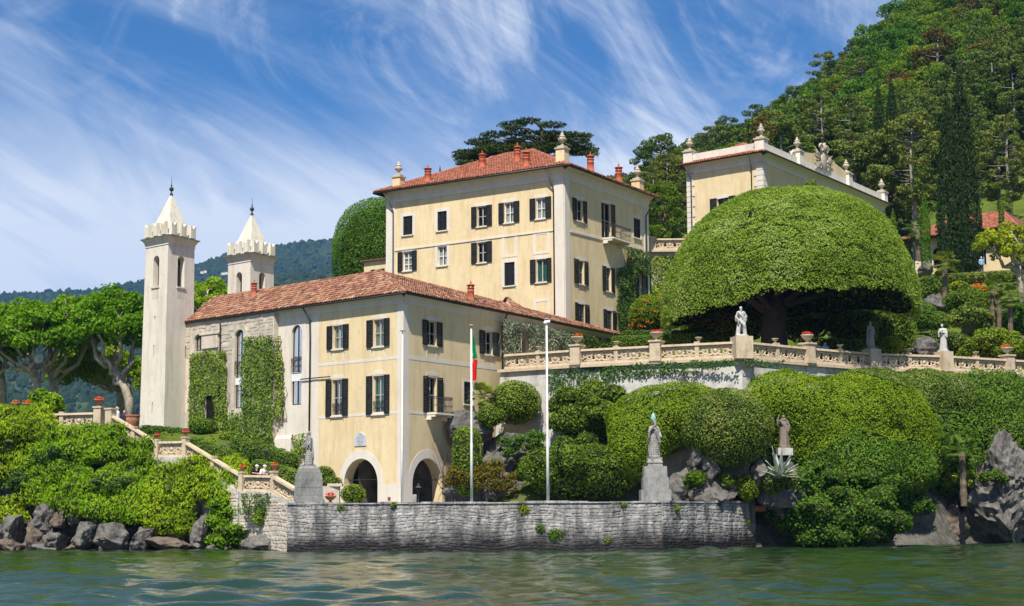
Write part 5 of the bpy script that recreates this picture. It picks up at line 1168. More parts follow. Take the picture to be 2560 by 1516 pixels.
def foliage(ells, dens, size, amp=0.08, fr=2.2, jit=0.7, asp=0.6, depth=0.12, droop=0.0, p=2, cull=0.86, zmin=None, view=True, blend=0, others=()):
    PP, NN = [], []; E = np.array([list(c)+list(R) for c, R in ells], float)
    for i, (c, R) in enumerate(ells):
        a, b, c3 = R; area = 4*math.pi*(((a*b)**1.6+(a*c3)**1.6+(b*c3)**1.6)/3)**(1/1.6); n_ = int(area*dens)+8
        D = unit(n_); Q = lump(D, c, R, amp, fr, i+1, p); N = D/np.array(R); N /= np.linalg.norm(N, axis=1, keepdims=True)
        if blend:
            Q = smooth_union(Q, list(ells)+list(others), blend); own = ell_dist(Q, c, R); ok = np.ones(n_, bool)
            for j, (c2, R2) in enumerate(list(ells)+list(others)):
                if j != i: ok &= ell_dist(Q, c2, R2) > own-0.02
            N = grad_union(Q, list(ells)+list(others), blend); Q = Q+N*(amp*2*(fbm(Q*1.3+i, 61, 4)-0.47)*min(R))[:, None]-N*(depth*min(R)*0.8*rng.random(n_)[:, None]**1.5)
            Q, N = Q[ok], N[ok]; n_ = len(Q)
        else: Q = np.array(c)+(Q-np.array(c))*(1-depth*rng.random(n_)[:, None]**1.5)
        if len(ells) > 1 and not blend:
            ok = np.ones(n_, bool)
            near = np.where((np.abs(E[:, :3]-E[i, :3]) < (E[:, 3:]+E[i, 3:])).all(1))[0]
            for j in near:
                if j != i: ok &= (((Q-E[j, :3])/E[j, 3:])**2).sum(1) > cull**2
            Q, N = Q[ok], N[ok]
        if view:                                # leave out the far side nobody can see
            tc_ = np.array([0, 0, CAMZ])-Q; tc_ /= np.linalg.norm(tc_, axis=1, keepdims=True); ok = ((N*tc_).sum(1) > -0.45) | (N[:, 2] > 0.25); Q, N = Q[ok], N[ok]
        PP.append(Q); NN.append(N)
    P, N = np.concatenate(PP), np.concatenate(NN)
    if zmin is not None: k = P[:, 2] > zmin; P, N = P[k], N[k]
    V = leaf_quads(P, N, size, jit, asp, droop); return V
def hull(ells, k=0.86, amp=0.08, fr=2.2, sub=3, p=2):
    iv_, if_ = ico(sub); V = []; Fs = []
    for i, (c, R) in enumerate(ells): V.append(np.array(c)+(lump(iv_, c, R, amp, fr, i+1, p)-np.array(c))*k); Fs.append(if_+i*len(iv_))
    return np.concatenate(V), np.concatenate(Fs)
def shrub(name, label, cat, ells, leaf, dens=70, size=0.15, group=None, hk=0.85, hsub=3, stem=None, **kw):
    b_ = np.array([e[0] for e in ells]).mean(0); z0 = min(e[0][2]-e[1][2] for e in ells); t_ = thing(name, (b_[0], b_[1], z0), label, cat, group); off = np.array(ROOTLOC[t_])
    if name in ('clipped_shrub', 'clipped_hedge', 'clipped_tree', 'topiary_ball', 'ivy_bank'): dens, size = dens*1.45, size*0.83; kw.setdefault('jit', 0.62)
    V = foliage(ells, dens*(1.28 if not kw.get('blend') else 2.0), size, **kw)-off; link('foliage', np_mesh('foliage', V, quads(len(V)//4)), t_, None, leaf)
    hv, hf = hull(ells, hk, kw.get('amp', 0.08), kw.get('fr', 2.2), hsub, kw.get('p', 2)); link('shade_hull', np_mesh('shade_hull', hv-off, hf, True), t_, None, 'hull_shade_green')  # closed dark shell, its colour gives the shaded gaps behind the leaves
    return t_
def pe(x0, x1, y0, y1, Y, ry=None):            # ellipsoid filling a pixel box at depth Y
    c = at((x0+x1)/2, (y0+y1)/2, Y); k = ppm(Y); rx, rz = (x1-x0)/2/k, (y1-y0)/2/k; return (tuple(c), (rx, ry if ry else rx*0.9, rz))
def lumps(e, n_, r, seed, flat=0.8, up=-0.3):  # split one ellipsoid into a heap of smaller ones
    R0 = np.random.default_rng(seed); res = []; c, R = np.array(e[0]), np.array(e[1])
    while len(res) < n_:
        d = R0.normal(0, 1, 3); d /= np.linalg.norm(d)
        if d[2] < up or d[1] > 0.55: continue
        k = R0.uniform(0.55, 0.92); q = r*R0.uniform(0.7, 1.35); res.append((tuple(c+d*R*k), (q*1.1, q, q*flat)))
    return res
def ivy(name, label, f, polys, leaf, dens=130, size=0.16, depth=0.22, cat='climber', holes=(), out0=0.02, seed=1, parent=None, edge=0.10):
    """leaves rooted on a facade inside pixel outlines"""
    PP = []; 
    for poly in polys:
        q = [f.px(*p) for p in poly]; us = [a for a, _ in q]; zs = [b for _, b in q]; A = (max(us)-min(us))*(max(zs)-min(zs)); n_ = int(A*dens)
        u = rng.uniform(min(us)-0.1, max(us)+0.1, n_); z = rng.uniform(min(zs)-0.1, max(zs)+0.1, n_); w = np.column_stack([u, z, np.zeros(n_)])
        uj = u+(fbm(w*1.4+seed, seed, 4)-0.47)*edge*6; zj = z+(fbm(w*1.4+9+seed, seed+5, 4)-0.47)*edge*6; k = pip(q, uj, zj)
        for h in holes:
            hq = [f.px(*p) for p in h]; k &= ~pip(hq, uj, zj)
        u, z = u[k], z[k]; w = np.column_stack([u, z, np.zeros(len(u))]); o = out0+depth*(0.25+0.75*fbm(w*1.1+seed*2, seed+3, 4)*1.5)*rng.uniform(0.35, 1, len(u))
        PP.append((u, z, o))
    u, z, o = [np.concatenate(a) for a in zip(*PP)]; d, n2 = np.array(f.d), np.array(f.n); P = np.column_stack([f.O[0]+u*d[0]+o*n2[0], f.O[1]+u*d[1]+o*n2[1], z])
    N = np.tile([n2[0], n2[1], 0.45], (len(P), 1)); V = leaf_quads(P, N, size, 0.55, 0.75, 0.5)
    if parent is not None: t_ = parent
    else: t_ = thing(name, tuple(P[P[:, 2].argmin()]), label, cat)
    off = np.array(ROOTLOC[t_]); link('foliage', np_mesh('foliage', V-off, quads(len(V)//4)), t_, None, leaf)
    st = MB(); R0 = random.Random(seed)           # woody stems against the wall
    zb, zt_ = z.min(), z.max()
    for i in range(14):
        a = R0.choice(range(len(u))); pts = [f.P(u[a], z[a], 0.03)]
        for j in range(5): pts.append(f.P(u[a]+R0.uniform(-0.25, 0.25), max(zb, pts[-1].z-0.5), 0.03))
        st.tube(pts, [0.012]+[0.018]*4+[0.022], 4)
    st.build('stems', 'trunk_bark', t_); return t_
def limb(mb, p, d, L, r, R0, n_=5, bend=0.35, up=0.0):
    pts = [Vector(p)]; d = Vector(d).normalized()
    for i in range(n_):
        d = (d+Vector((R0.uniform(-bend, bend), R0.uniform(-bend, bend), R0.uniform(-bend, bend)+up))).normalized(); pts.append(pts[-1]+d*(L/n_))
    mb.tube(pts, [r*(1-0.6*i/n_) for i in range(n_+1)], 7); return pts, d

# ================================================================== FOREST TREE KINDS (each built once, then copied)
def make_tree(name, label, leaf, kind, H, W, seed, dens, size, bark='trunk_bark', group=None):
    R0 = random.Random(seed); t_ = thing(name, (0, 0, 0), label, 'tree', group); mb = MB(); ells = []; Z = Vector((0, 0, 1))
    if kind == 'broad':
        pts = [Vector((0, 0, -1.5)), Vector((R0.uniform(-.2, .2), R0.uniform(-.2, .2), H*0.25)), Vector((R0.uniform(-.5, .5), R0.uniform(-.5, .5), H*0.55)), Vector((R0.uniform(-.6, .6), 0, H*0.85))]; mb.tube(pts, [0.30, 0.24, 0.16, 0.05], 8)
        for i in range(85):
            a = R0.uniform(0, 6.28); h = R0.uniform(0.25, 0.98); rr = W*math.sqrt(max(0.02, 1-((h-0.55)/0.48)**2))*R0.uniform(0.35, 1.0); q = R0.uniform(0.11, 0.22)*W
            c = Vector((math.cos(a)*rr, math.sin(a)*rr, H*h)); ells.append((tuple(c), (q*1.15, q*1.15, q*0.8)))
            if i % 6 == 0: s_ = pts[1]+(pts[2]-pts[1])*R0.random(); mb.tube([s_, (s_+c)/2+Z*0.3, c], [0.10, 0.06, 0.02], 5)
    elif kind == 'pine':
        ln = R0.uniform(-.6, .6); pts = [Vector((0, 0, -1.5)), Vector((ln*0.3, 0, H*0.35)), Vector((ln, R0.uniform(-.4, .4), H*0.7)), Vector((ln*0.8, 0, H*0.96))]; mb.tube(pts, [0.32, 0.27, 0.18, 0.05], 8)
        for i in range(80):
            a = R0.uniform(0, 6.28); h = R0.uniform(0.36, 1.0); rr = W*(0.25+0.75*math.sin(math.pi*min(1, (h-0.36)/0.66)))*R0.uniform(0.5, 1.0); s_ = pts[2].lerp(pts[3], max(0, (h-0.7)/0.26)) if h > 0.7 else pts[1].lerp(pts[2], (h-0.35)/0.35)
            c = s_+Vector((math.cos(a)*rr, math.sin(a)*rr, R0.uniform(0.1, 0.8))); q = R0.uniform(0.09, 0.18)*W; ells.append((tuple(c), (q*1.35, q*1.35, q*0.7)))
            if i % 2: mb.tube([s_, (s_+c)/2-Z*0.1, c], [0.075, 0.05, 0.02], 4)
        for i in range(6): a = R0.uniform(0, 6.28); s_ = pts[0].lerp(pts[1], R0.uniform(0.5, 1)); mb.tube([s_, s_+Vector((math.cos(a)*1.1, math.sin(a)*1.1, 0.1)), s_+Vector((math.cos(a)*2, math.sin(a)*2, -0.2))], [0.05, 0.03, 0.01], 4)
    elif kind == 'spire':
        mb.tube([(0, 0, -1.5), (0, 0, H*0.4), (0, 0, H*0.95)], [0.35, 0.22, 0.03], 8)
        for i in range(70):
            h = (i+0.5)/70; a = i*2.4; rr = W*(0.95*(1-h)**0.55)*(0.62+0.38*min(1, h*6)); q = max(0.25, rr*0.52); c = (math.cos(a)*rr*0.55, math.sin(a)*rr*0.55, H*(0.04+0.93*h)); ells.append((c, (q, q, q*2.0)))
    V = foliage(ells, dens, size, 0.22, 2.5, 0.8, 0.5 if kind != 'broad' else 0.65, 0.35, 0.2 if kind != 'spire' else -0.4, 2, 0.62, None, False)
    link('crown', np_mesh('crown', V, quads(len(V)//4)), t_, None, leaf); mb.build('trunk', bark, t_, True); return t_
FG = 'trees of the steep hillside forest'
KINDS = [make_tree('broadleaf_tree', 'dark green broad-leaved tree in the steep hillside forest', 'forest_leaf', 'broad', 12, 4.6, 1, 15, 0.36, group=FG),
         make_tree('broadleaf_tree', 'dark green broad-leaved tree in the steep hillside forest', 'forest_leaf', 'broad', 14, 4.4, 2, 15, 0.36, group=FG),
         make_tree('broadleaf_tree', 'fresh light green broad-leaved tree in the hillside forest', 'bright_forest_leaf', 'broad', 11, 4.8, 3, 15, 0.36, group=FG),
         make_tree('pine_tree', 'dark pine with bare pale trunk in the hillside forest', 'pine_needle', 'pine', 15, 4.4, 4, 24, 0.34, 'pale_bark', FG),
         make_tree('pine_tree', 'dark pine with bare pale trunk in the hillside forest', 'pine_needle', 'pine', 17, 4.0, 5, 24, 0.34, 'pale_bark', FG),
         make_tree('pine_tree', 'pine with rusty browning needles in the hillside forest', 'rusty_needle', 'pine', 13, 3.6, 6, 24, 0.34, 'pale_bark', FG),
         make_tree('cypress_tree', 'broad dark cypress in the hillside forest above the loggia', 'cypress_needle', 'spire', 19, 2.9, 7, 18, 0.36, group=FG),
         make_tree('conifer_tree', 'pointed dark green conifer in the hillside forest', 'pine_needle', 'spire', 16, 4.2, 8, 12, 0.36, group=FG)]
used = set()
def plant(k, x, y, z, s=1.0, label=None, group=None):
    o = KINDS[k]
    if k not in used: used.add(k); o.location = (x, y, z); o.rotation_euler = (0, 0, random.uniform(0, 6.28)); o.scale = (s, s, s)
    else: o = copy_tree(o, (x, y, z), random.uniform(0, 6.28), s)
    if label: o['label'] = label
    if group: o['group'] = group
    return o
# grid with jitter over the part of the hill the photograph shows
cand = []
for Y in np.arange(178, 318, 6.2):
    for px in np.arange(1560, 2680, 4000/Y*6.2):
        x, y = X_(px+random.uniform(-40, 40), Y), Y+random.uniform(-2.8, 2.8); cand.append((x, y))
cand = np.array(cand); cz = ground_z(cand); n_pl = 0
for (x, y), z in zip(cand, cz):
    px = CX+F*x/y
    if z < 14: continue
    if 2470 < px < 2640 and y < 200: continue                     # grass clearing beside the garden house
    if 2325 < px < 2465 and y < 196: continue
    if px < 1700 and y < 200 and random.random() < 0.25: continue
    u = random.random(); low_ = (y < 215)
    if px < 1840: k = 3 if u < 0.35 else 4 if u < 0.6 else 5 if u < 0.72 else random.choice((0, 1))
    elif low_: k = 3 if u < 0.36 else 4 if u < 0.62 else 7 if u < 0.70 else random.choice((0, 1, 2))
    else: k = random.choice((0, 1, 2, 2)) if u < 0.74 else 7 if u < 0.83 else (3 if u < 0.9 else 4) if u < 0.96 else 5
    if n_pl >= 292: break
    plant(k, x, y, z-0.3, random.uniform(0.8, 1.15)*(0.72 if y < 200 and px < 1800 else 1)); n_pl += 1
def special(k, px, pytop, pybase, Y, label, grp=None):
    p, q = at(px, pybase, Y), at(px, pytop, Y); H = {0: 12, 1: 14, 2: 11, 3: 15, 4: 17, 5: 13, 6: 19, 7: 16}[k]; s_ = (q.z-p.z)/H; o = plant(k, p.x, p.y, p.z, s_, label, grp)
    if k == 6: o.scale = (s_*0.62, s_*0.62, s_)
    return o
special(6, 2384, 225, 690, 158, 'massive dark cypress hiding the middle of the red-roofed garden house'); special(6, 2418, 160, 684, 161, 'tallest dark cypress just behind the massive one at the garden house')
special(6, 2205, 205, 500, 186, 'dark cypress behind the end of the loggia roof'); special(6, 2238, 190, 500, 190, 'dark cypress behind the end of the loggia roof')
special(4, 2128, 250, 495, 180, 'tall pine with a straight pale trunk behind the loggia coat of arms'); special(4, 2060, 240, 440, 182, 'leaning pine with pale trunk above the loggia parapet')
special(3, 2040, 275, 430, 196, 'dark pine with bare pale trunk in the hillside forest'); special(3, 2290, 300, 640, 172, 'broad dark pine between the slender cypress and the massive cypress')
special(3, 2500, 330, 600, 182, 'dark pine behind the pollarded plane tree at the garden house'); special(4, 2532, 300, 620, 176, 'dark pine behind the pollarded plane tree at the garden house')
for px, yt, yb, Y in ((1640, 430, 620, 150), (1672, 395, 640, 156), (1700, 400, 640, 160), (1612, 470, 640, 150), (1655, 350, 600, 185)): special(random.choice((3, 4)), px, yt, yb, Y, 'dark pine rising between the tall villa and the loggia')
special(1, 1658, 460, 660, 146, 'broad-leaved tree in the gap between villa and loggia')
special(5, 1905, 300, 420, 175, 'rusty pine showing over the loggia parapet')

# slender bright cypresses in the upper garden
def column_tree(name, label, px, yt, yb, Y, wpx, leaf='green_cypress_needle', group=None):
    p, q = at(px, yb, Y), at(px, yt, Y); H = q.z-p.z; w = wpx/2/ppm(Y); t_ = thing(name, tuple(p), label, 'cypress', group); ells = []
    for i in range(26): h = (i+0.5)/26; rr = w*min(1, (1-h)*2.6)**0.8*(0.75+0.25*min(1, h*8)); ells.append(((random.uniform(-.05, .05), random.uniform(-.05, .05), H*(0.02+0.95*h)), (rr, rr, H/26*1.4)))
    V = foliage(ells, 110, 0.17, 0.15, 2.5, 0.6, 0.45, 0.2, -0.5, 2, 0.8, None, False); link('crown', np_mesh('crown', V, quads(len(V)//4)), t_, None, leaf)
    mb = MB(); mb.tube([(0, 0, -0.8), (0, 0, H*0.5), (0, 0, H*0.93)], [0.14, 0.1, 0.02], 6); mb.build('trunk', 'trunk_bark', t_, True); return t_
column_tree('slender_cypress', 'slender bright green cypress in front of the garden house wall', 2317, 461, 692, 152, 27)
column_tree('slender_cypress', 'short slender cypress beside the far end of the loggia', 2235, 522, 612, 150, 17)
column_tree('slender_cypress', 'small slender cypress in front of the garden house roof', 2504, 506, 566, 156, 14)

# ================================================================== GARDEN HOUSE
def hx(x): return 2240+x*0.3774
def hy(y): return 400+y*0.3774
pO = at(2545, 640, 160); HF = Face((pO.x, pO.y), rad(138.6), 1); zt = HF.px(hx(115), hy(535))[1]; zb = HF.px(hx(140), hy(760))[1]; uL = HF.px(hx(112), 600)[0]
gh = thing('garden_house', tuple(HF.P(uL/2, zb, 0)), 'small yellow garden house with red tile roof among cypresses', 'house')
ghh = window(gh, HF, hx(248), hx(248), hx(312), hx(312), hy(585), hy(720), False, False, None, 0.2, False, arch=True, transom=2); gh2 = window(gh, HF, hx(560), hx(560), hx(600), hx(600), hy(560), hy(700), False, False, None, 0.2, False)
mb = MB(); wall_face(mb, HF, 0, uL, zb-2, zt, [ghh, gh2]); mb.face([HF.P(uL, zb-2), HF.P(uL, zb-2, -7), HF.P(uL, zt, -7), HF.P(uL, zt)]); mb.build('wall', 'yellow_stucco', gh)
z = zb; i = 0
while z < zt-0.3: q = MB(); HF.box(q, uL-(0.6 if i % 2 else 0.4), uL, z, z+0.36, 0.003, 0.06); q.build('quoin', 'trim_stucco', gh); z += 0.4; i += 1
e0, e1_ = HF.P(-0.6, zt, 1.3), HF.P(uL+1.2, zt, 1.3); rz_ = zt+2.6; k0_, k1_ = HF.P(3.0, rz_, -3.6), HF.P(uL-3.2, rz_, -3.6); f0, f1 = HF.P(-0.6, zt, -8), HF.P(uL+1.2, zt, -8)
rb = MB(); 
for P in ([e0, e1_, k1_, k0_], [e1_, f1, k1_], [e0, f0, k0_], [f0, f1, k1_, k0_]): rb.face(P)
ro = rb.build('roof', 'roof_board', gh); roof_tiles([[e0, e1_, k1_, k0_], [e1_, f1, k1_]], ro, 'red_tiles', 0.26, 0.4); downpipe(HF, gh, [(uL-0.1, zt, 1.1), (uL-0.15, zt-0.7, 0.15), (uL-0.15, zb, 0.15)])
q = MB(); q.tube([e0, e1_], 0.08, 6); q.build('gutter', 'gutter_metal', ro)

# ================================================================== UMBRELLA OAK on the terrace
ot = at(1938, 850, 104.0); oak = thing('umbrella_oak', tuple(ot), 'huge holm oak clipped into a smooth umbrella dome above the terrace', 'tree')
mb = MB(); R0 = random.Random(3); cc = at(1965, 700, 104.0)
mb.tube([ot+Vector((0, 0, -2)), ot+Vector((-0.1, 0, 0.6)), ot+Vector((0.05, 0, 1.9)), ot+Vector((0.1, 0.1, 3.4))], [1.0, 0.82, 0.72, 0.6], 12)
for ang, L, r, up in ((0.1, 7.5, 0.34, 0.05), (0.55, 7.5, 0.30, 0.16), (-0.5, 6, 0.28, 0.12), (2.6, 6.5, 0.30, 0.14), (3.3, 6, 0.28, 0.06), (1.6, 6, 0.28, 0.15), (-1.5, 5.5, 0.28, 0.12), (4.2, 5, 0.25, 0.12)):
    pts, d = limb(mb, ot+Vector((0.05, 0, random.uniform(1.5, 3.0))), (math.cos(ang), math.sin(ang)*0.8, 0.35), L, r, R0, 6, 0.16, up)
    for j in (3, 4, 5):
        for _ in range(2): limb(mb, pts[j], (R0.uniform(-1, 1), R0.uniform(-1, 1), 0.9), 2.6, 0.12, R0, 4, 0.3, 0.2)
mb.build('trunk', 'oak_bark', oak, True)
k = ppm(104.0); N_ = 165000; D = unit(N_); D[:, 2] = np.abs(D[:, 2]); cx_, cy_ = at(1975, 800, 104).x, 104.0; zb_l = at(1665, 812, 104).z; zt_ = at(1965, 471, 104).z; Rx = 648/2/k
ok_base = lambda X: zb_l+1.25*np.clip((X-(cx_-Rx))/(0.75*Rx), 0, 1)+0.55*np.clip((X-cx_)/Rx, 0, 1)-1.35*np.clip((X-cx_-Rx*0.72)/(Rx*0.28), 0, 1)
def oak_surf(D, k_=1.0):
    n_ = 1+0.02*2*(fbm(D*3.0, 31, 4)-0.47); s_ = np.abs(D[:, 2])**0.92; X = cx_+D[:, 0]*Rx*n_*k_*(1.0); Y = cy_+D[:, 1]*Rx*0.92*n_*k_; zb0 = ok_base(X); zz = zb0+(zt_-zb0)*(s_*n_*k_) ; return np.column_stack([X, Y, zz])
P = oak_surf(D); N = D.copy(); N[:, 2] *= 1.2
under = unit(9000); rr_ = np.sqrt(rng.random(9000)); th_ = rng.uniform(0, 6.28, 9000); UX, UY = cx_+rr_*np.cos(th_)*Rx*0.98, cy_+rr_*np.sin(th_)*Rx*0.9; hh_ = (1-rr_**2); UP = np.column_stack([UX, UY, ok_base(UX)+hh_*2.6+rng.uniform(-0.3, 0.5, 9000)])
P = P + D*rng.uniform(-0.25, 0.07, N_)[:, None]
tuft = fbm(P*np.array([0.55, 0.55, 0.8])+5, 77, 4); P = P + D*((tuft-0.47)*0.42)[:, None]
cr_ = np.abs(fbm(P*np.array([0.16, 0.16, 0.34])+11, 91, 4)-0.47); P = P - D*(np.clip(1-cr_/0.012, 0, 1)*0.30)[:, None]; hol = fbm(P*0.9+3, 23, 3); P = P - D*(np.clip((hol-0.62)/0.08, 0, 1)*0.35)[:, None]
P[:, 2] += (1-np.clip(D[:, 2]*7, 0, 1))*(fbm(P*np.array([0.9, 0.9, 0])+2, 51, 3)-0.5)*1.3
V = np.concatenate([leaf_quads(P, N, 0.12, 0.62, 0.62), leaf_quads(UP, np.tile([0, 0, -1.0], (9000, 1)), 0.24, 1.0, 0.6)])-np.array(ot)
link('crown', np_mesh('crown', V, quads(len(V)//4)), oak, None, 'oak_leaf')
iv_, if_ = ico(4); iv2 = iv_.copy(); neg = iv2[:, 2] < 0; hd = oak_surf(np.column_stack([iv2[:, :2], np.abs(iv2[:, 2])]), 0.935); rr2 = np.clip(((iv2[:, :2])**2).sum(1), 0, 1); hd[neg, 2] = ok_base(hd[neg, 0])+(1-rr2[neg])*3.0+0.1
link('crown_shade_hull', np_mesh('crown_shade_hull', hd-np.array(ot), if_, True), oak, None, 'hull_shade_green')  # closed dark dome under the leaves, crown shade put into its colour

# ================================================================== CLIPPED SHRUBS OF THE CLIFF
LIME1 = [pe(1515, 1740, 975, 1140, 93.8, 2.2), pe(1590, 1842, 958, 1110, 93.4, 2.2), pe(1520, 1660, 1040, 1200, 92.6, 1.8)]
MOT1 = [pe(1700, 1935, 968, 1172, 91.6, 2.4)]
LIME2 = [pe(1838, 2090, 940, 1130, 95.2, 2.6), pe(1960, 2260, 945, 1150, 96.8, 3.0), pe(2090, 2330, 975, 1160, 98.6, 2.8), pe(1850, 2040, 948, 1080, 94.0, 2.2), pe(1880, 2130, 1020, 1190, 95.0, 2.4)]
GREY = [pe(2180, 2420, 922, 1060, 102.6, 3.0), pe(2080, 2260, 926, 1010, 99.4, 2.4)]
DARKH = [pe(1940, 2230, 1080, 1250, 94.6, 2.2), pe(2090, 2330, 1110, 1250, 96.6, 2.4)]
IVB = [pe(2330, 2640, 925, 1200, 104.0, 3.6), pe(2260, 2440, 1040, 1250, 101.2, 2.6), pe(2420, 2660, 1000, 1280, 102.6, 2.8), pe(2180, 2330, 1090, 1240, 99.2, 2.2)]
SL = LIME2+GREY+DARKH+IVB
shrub('clipped_shrub', 'rounded clipped laurel dome beside the yellow house corner', 'shrub', [pe(1222, 1354, 950, 1062, 98.5, 1.5)], 'ivy_leaf', 110, 0.14, amp=0.05)
shrub('clipped_shrub', 'small clipped ball on the rock below the laurel dome', 'shrub', [pe(1192, 1252, 1012, 1072, 96.5, 0.75), pe(1225, 1266, 1020, 1062, 96.7, 0.5)], 'ivy_leaf', 110, 0.13, amp=0.05)
shrub('clipped_shrub', 'upright ivy covered clipped column against the rock by the arch', 'shrub', [pe(1130, 1206, 1066, 1240, 94.5, 0.8)], 'ivy_leaf', 120, 0.13, amp=0.05, p=3.5)
shrub('loose_bush', 'dark green bush below the terrace wall beside the white flagpole', 'bush', [pe(1370, 1575, 965, 1120, 96.4, 2.0)]+lumps(pe(1360, 1590, 955, 1125, 96.2, 2.2), 26, 0.62, 1), 'bush_leaf', 75, 0.17, hsub=2, amp=0.15, depth=0.3)
shrub('loose_bush', 'broad dark bush on the quay between flagpole and bishop statue', 'bush', [pe(1310, 1600, 1110, 1258, 93.2, 2.2)]+lumps(pe(1300, 1612, 1092, 1258, 93, 2.4), 40, 0.72, 2), 'bush_leaf', 75, 0.17, hsub=2, amp=0.15, depth=0.3)
shrub('clipped_hedge', 'lime green clipped hedge cushion below the terrace wall', 'hedge', LIME1, 'lime_leaf', 110, 0.14, amp=0.13, blend=0.35)
shrub('clipped_shrub', 'large mottled clipped dome overhanging the rocks near the monk statue', 'shrub', MOT1, 'mottled_leaf', 130, 0.14, amp=0.05)
shrub('clipped_hedge', 'lime green clipped slope of hedge under the terrace statue', 'hedge', LIME2, 'lime_leaf', 115, 0.15, amp=0.13, blend=0.6, others=GREY+DARKH+IVB)
shrub('clipped_hedge', 'grey green clipped hedge shoulder directly below the shaded balustrade', 'hedge', GREY, 'mottled_leaf', 110, 0.15, amp=0.12, blend=0.6, others=LIME2+DARKH+IVB)
shrub('ivy_bank', 'tangled bright green ivy bank falling from the balustrade towards the rocks', 'ivy bank', IVB, 'bush_leaf', 70, 0.19, amp=0.14, depth=0.3, hsub=2, blend=0.6, others=LIME2+GREY+DARKH)
shrub('clipped_hedge', 'dark green hedge hanging over the cave above the shore rocks', 'hedge', DARKH, 'hedge_leaf', 100, 0.17, amp=0.1, depth=0.25, blend=0.6, others=LIME2+GREY+IVB)
shrub('loose_bush', 'big feathery green bush spilling over the end of the quay to the water', 'bush', [pe(1930, 2230, 1200, 1380, 92.6, 2.2)]+lumps(pe(1893, 2290, 1150, 1385, 92.5, 2.5), 90, 0.60, 5, 0.8, -0.75), 'bush_leaf', 70, 0.18, amp=0.2, depth=0.35, hsub=2, zmin=0.03)
shrub('clipped_shrub', 'small yellow-green clipped ball on the rock mound above the quay', 'shrub', [pe(1838, 1902, 1184, 1254, 91.6, 0.75)], 'lime_leaf', 150, 0.11, amp=0.04)
shrub('ivy_clump', 'pale variegated ivy clump under the blue agave', 'ivy', [pe(1896, 2000, 1165, 1240, 91.2, 0.8)], 'mottled_leaf', 130, 0.13, amp=0.15)
shrub('red_creeper', 'reddish creeper on the rocks beside the flagpole with the flag', 'creeper', lumps(pe(1110, 1310, 1150, 1262, 94.2, 1.0), 26, 0.42, 8), 'red_creeper_leaf', 90, 0.13, amp=0.2, hsub=1, hk=0.6, depth=0.4)
shrub('creeper', 'straggling green creeper on the rocks between the laurel ball and dark bush', 'creeper', lumps(pe(1240, 1380, 1062, 1180, 95.5, 1.0), 18, 0.40, 9), 'bush_leaf', 90, 0.13, amp=0.2, hsub=1, hk=0.6, depth=0.4)
shrub('potted_bush', 'round glossy bush in front of the left arch', 'bush', [pe(851, 915, 1210, 1262, 90.8, 0.7)], 'ivy_leaf', 150, 0.12, amp=0.1)
shrub('wall_shrub', 'shrub on the low wall between the left statue and the arch', 'shrub', [pe(786, 838, 1165, 1215, 92.0, 0.6), pe(800, 856, 1190, 1222, 91.6, 0.5)], 'ivy_leaf', 120, 0.12, amp=0.15)
# low stone wall between the pedestal and the arch
q = MB(); a, b = at(795, 1262, 90.6), at(848, 1262, 90.9); q.box8([Vector((p.x, p.y+o, z)) for z in (QZ-0.1, QZ+0.95) for p, o in ((a, 0), (b, 0), (b, 0.5), (a, 0.5))]); q.box((b.x-0.25, b.y+0.2, QZ+1.02), (0.42, 0.36, 0.08)); tag(q.build('garden_wall', 'rubble_wall'), 'low rough stone wall with a cap slab beside the left arch', 'wall')

# ================================================================== UPPER GARDEN BEHIND THE TERRACE
shrub('flower_slope', 'sloping bed of clipped green with red flowers beside the villa', 'flower bed', [pe(1570, 1690, 735, 845, 112, 2.4)], 'grass_blade', 110, 0.16, amp=0.06)
shrub('flower_slope', 'sloping bed of clipped green with red flowers behind the standing statue', 'flower bed', [pe(1700, 1930, 768, 862, 110.5, 2.0)], 'grass_blade', 110, 0.16, amp=0.06)
def flowers(label, pxs, Y, leaf='red_flower', size=0.11, n=12, spread=(14, 3)):
    t_ = thing('red_flowers', tuple(at(*pxs[0], Y)), label, 'flowers'); PP = []
    for x, y in pxs:
        m_ = n; PP.append(np.array([at(x+random.gauss(0, spread[0]*0.45), y+random.gauss(0, spread[1]*0.6), Y+random.gauss(0, 0.15)) for _ in range(m_)]))
    P = np.concatenate(PP); V = leaf_quads(P, np.tile([0, -0.8, 0.5], (len(P), 1)), size, 0.6, 0.8)-np.array(ROOTLOC[t_]); link('petals', np_mesh('petals', V, quads(len(V)//4)), t_, None, leaf); return t_
flowers('strips of red flowers on the slope beside the villa', [(1612, 752), (1650, 742), (1660, 760), (1600, 775), (1640, 778), (1590, 800), (1625, 806), (1660, 803), (1575, 812), (1600, 815)], 109.5)
flowers('strips of red flowers on the slope behind the standing statue', [(1735, 808), (1765, 805), (1800, 798), (1830, 797), (1850, 790), (1790, 785), (1750, 792), (1880, 780), (1900, 788), (1820, 812), (1850, 803), (1735, 785), (1780, 812)], 108.4)
def hedge(label, pa, pb_, Y0, Y1, h, w, leaf='hedge_leaf', name='clipped_hedge', dens=110, size=0.13):
    a, b = at(*pa, Y0), at(*pb_, Y1); n_ = max(2, int((b-a).length/(w*1.1))); ells = [(tuple(a+(b-a)*(i+0.5)/n_), ((b-a).length/n_*0.75, w, h/2)) for i in range(n_)]
    return shrub(name, label, 'hedge', ells, leaf, dens, size, p=4, amp=0.03, cull=0.95, hsub=2)
hedge('low clipped hedge strip on the terrace before the villa side wall', (1535, 857), (1762, 850), 107, 106, 0.9, 0.6)
hedge('low clipped hedge strip above the first terrace strip', (1560, 838), (1760, 836), 109.5, 109, 0.6, 0.7, 'dark_ivy_leaf')
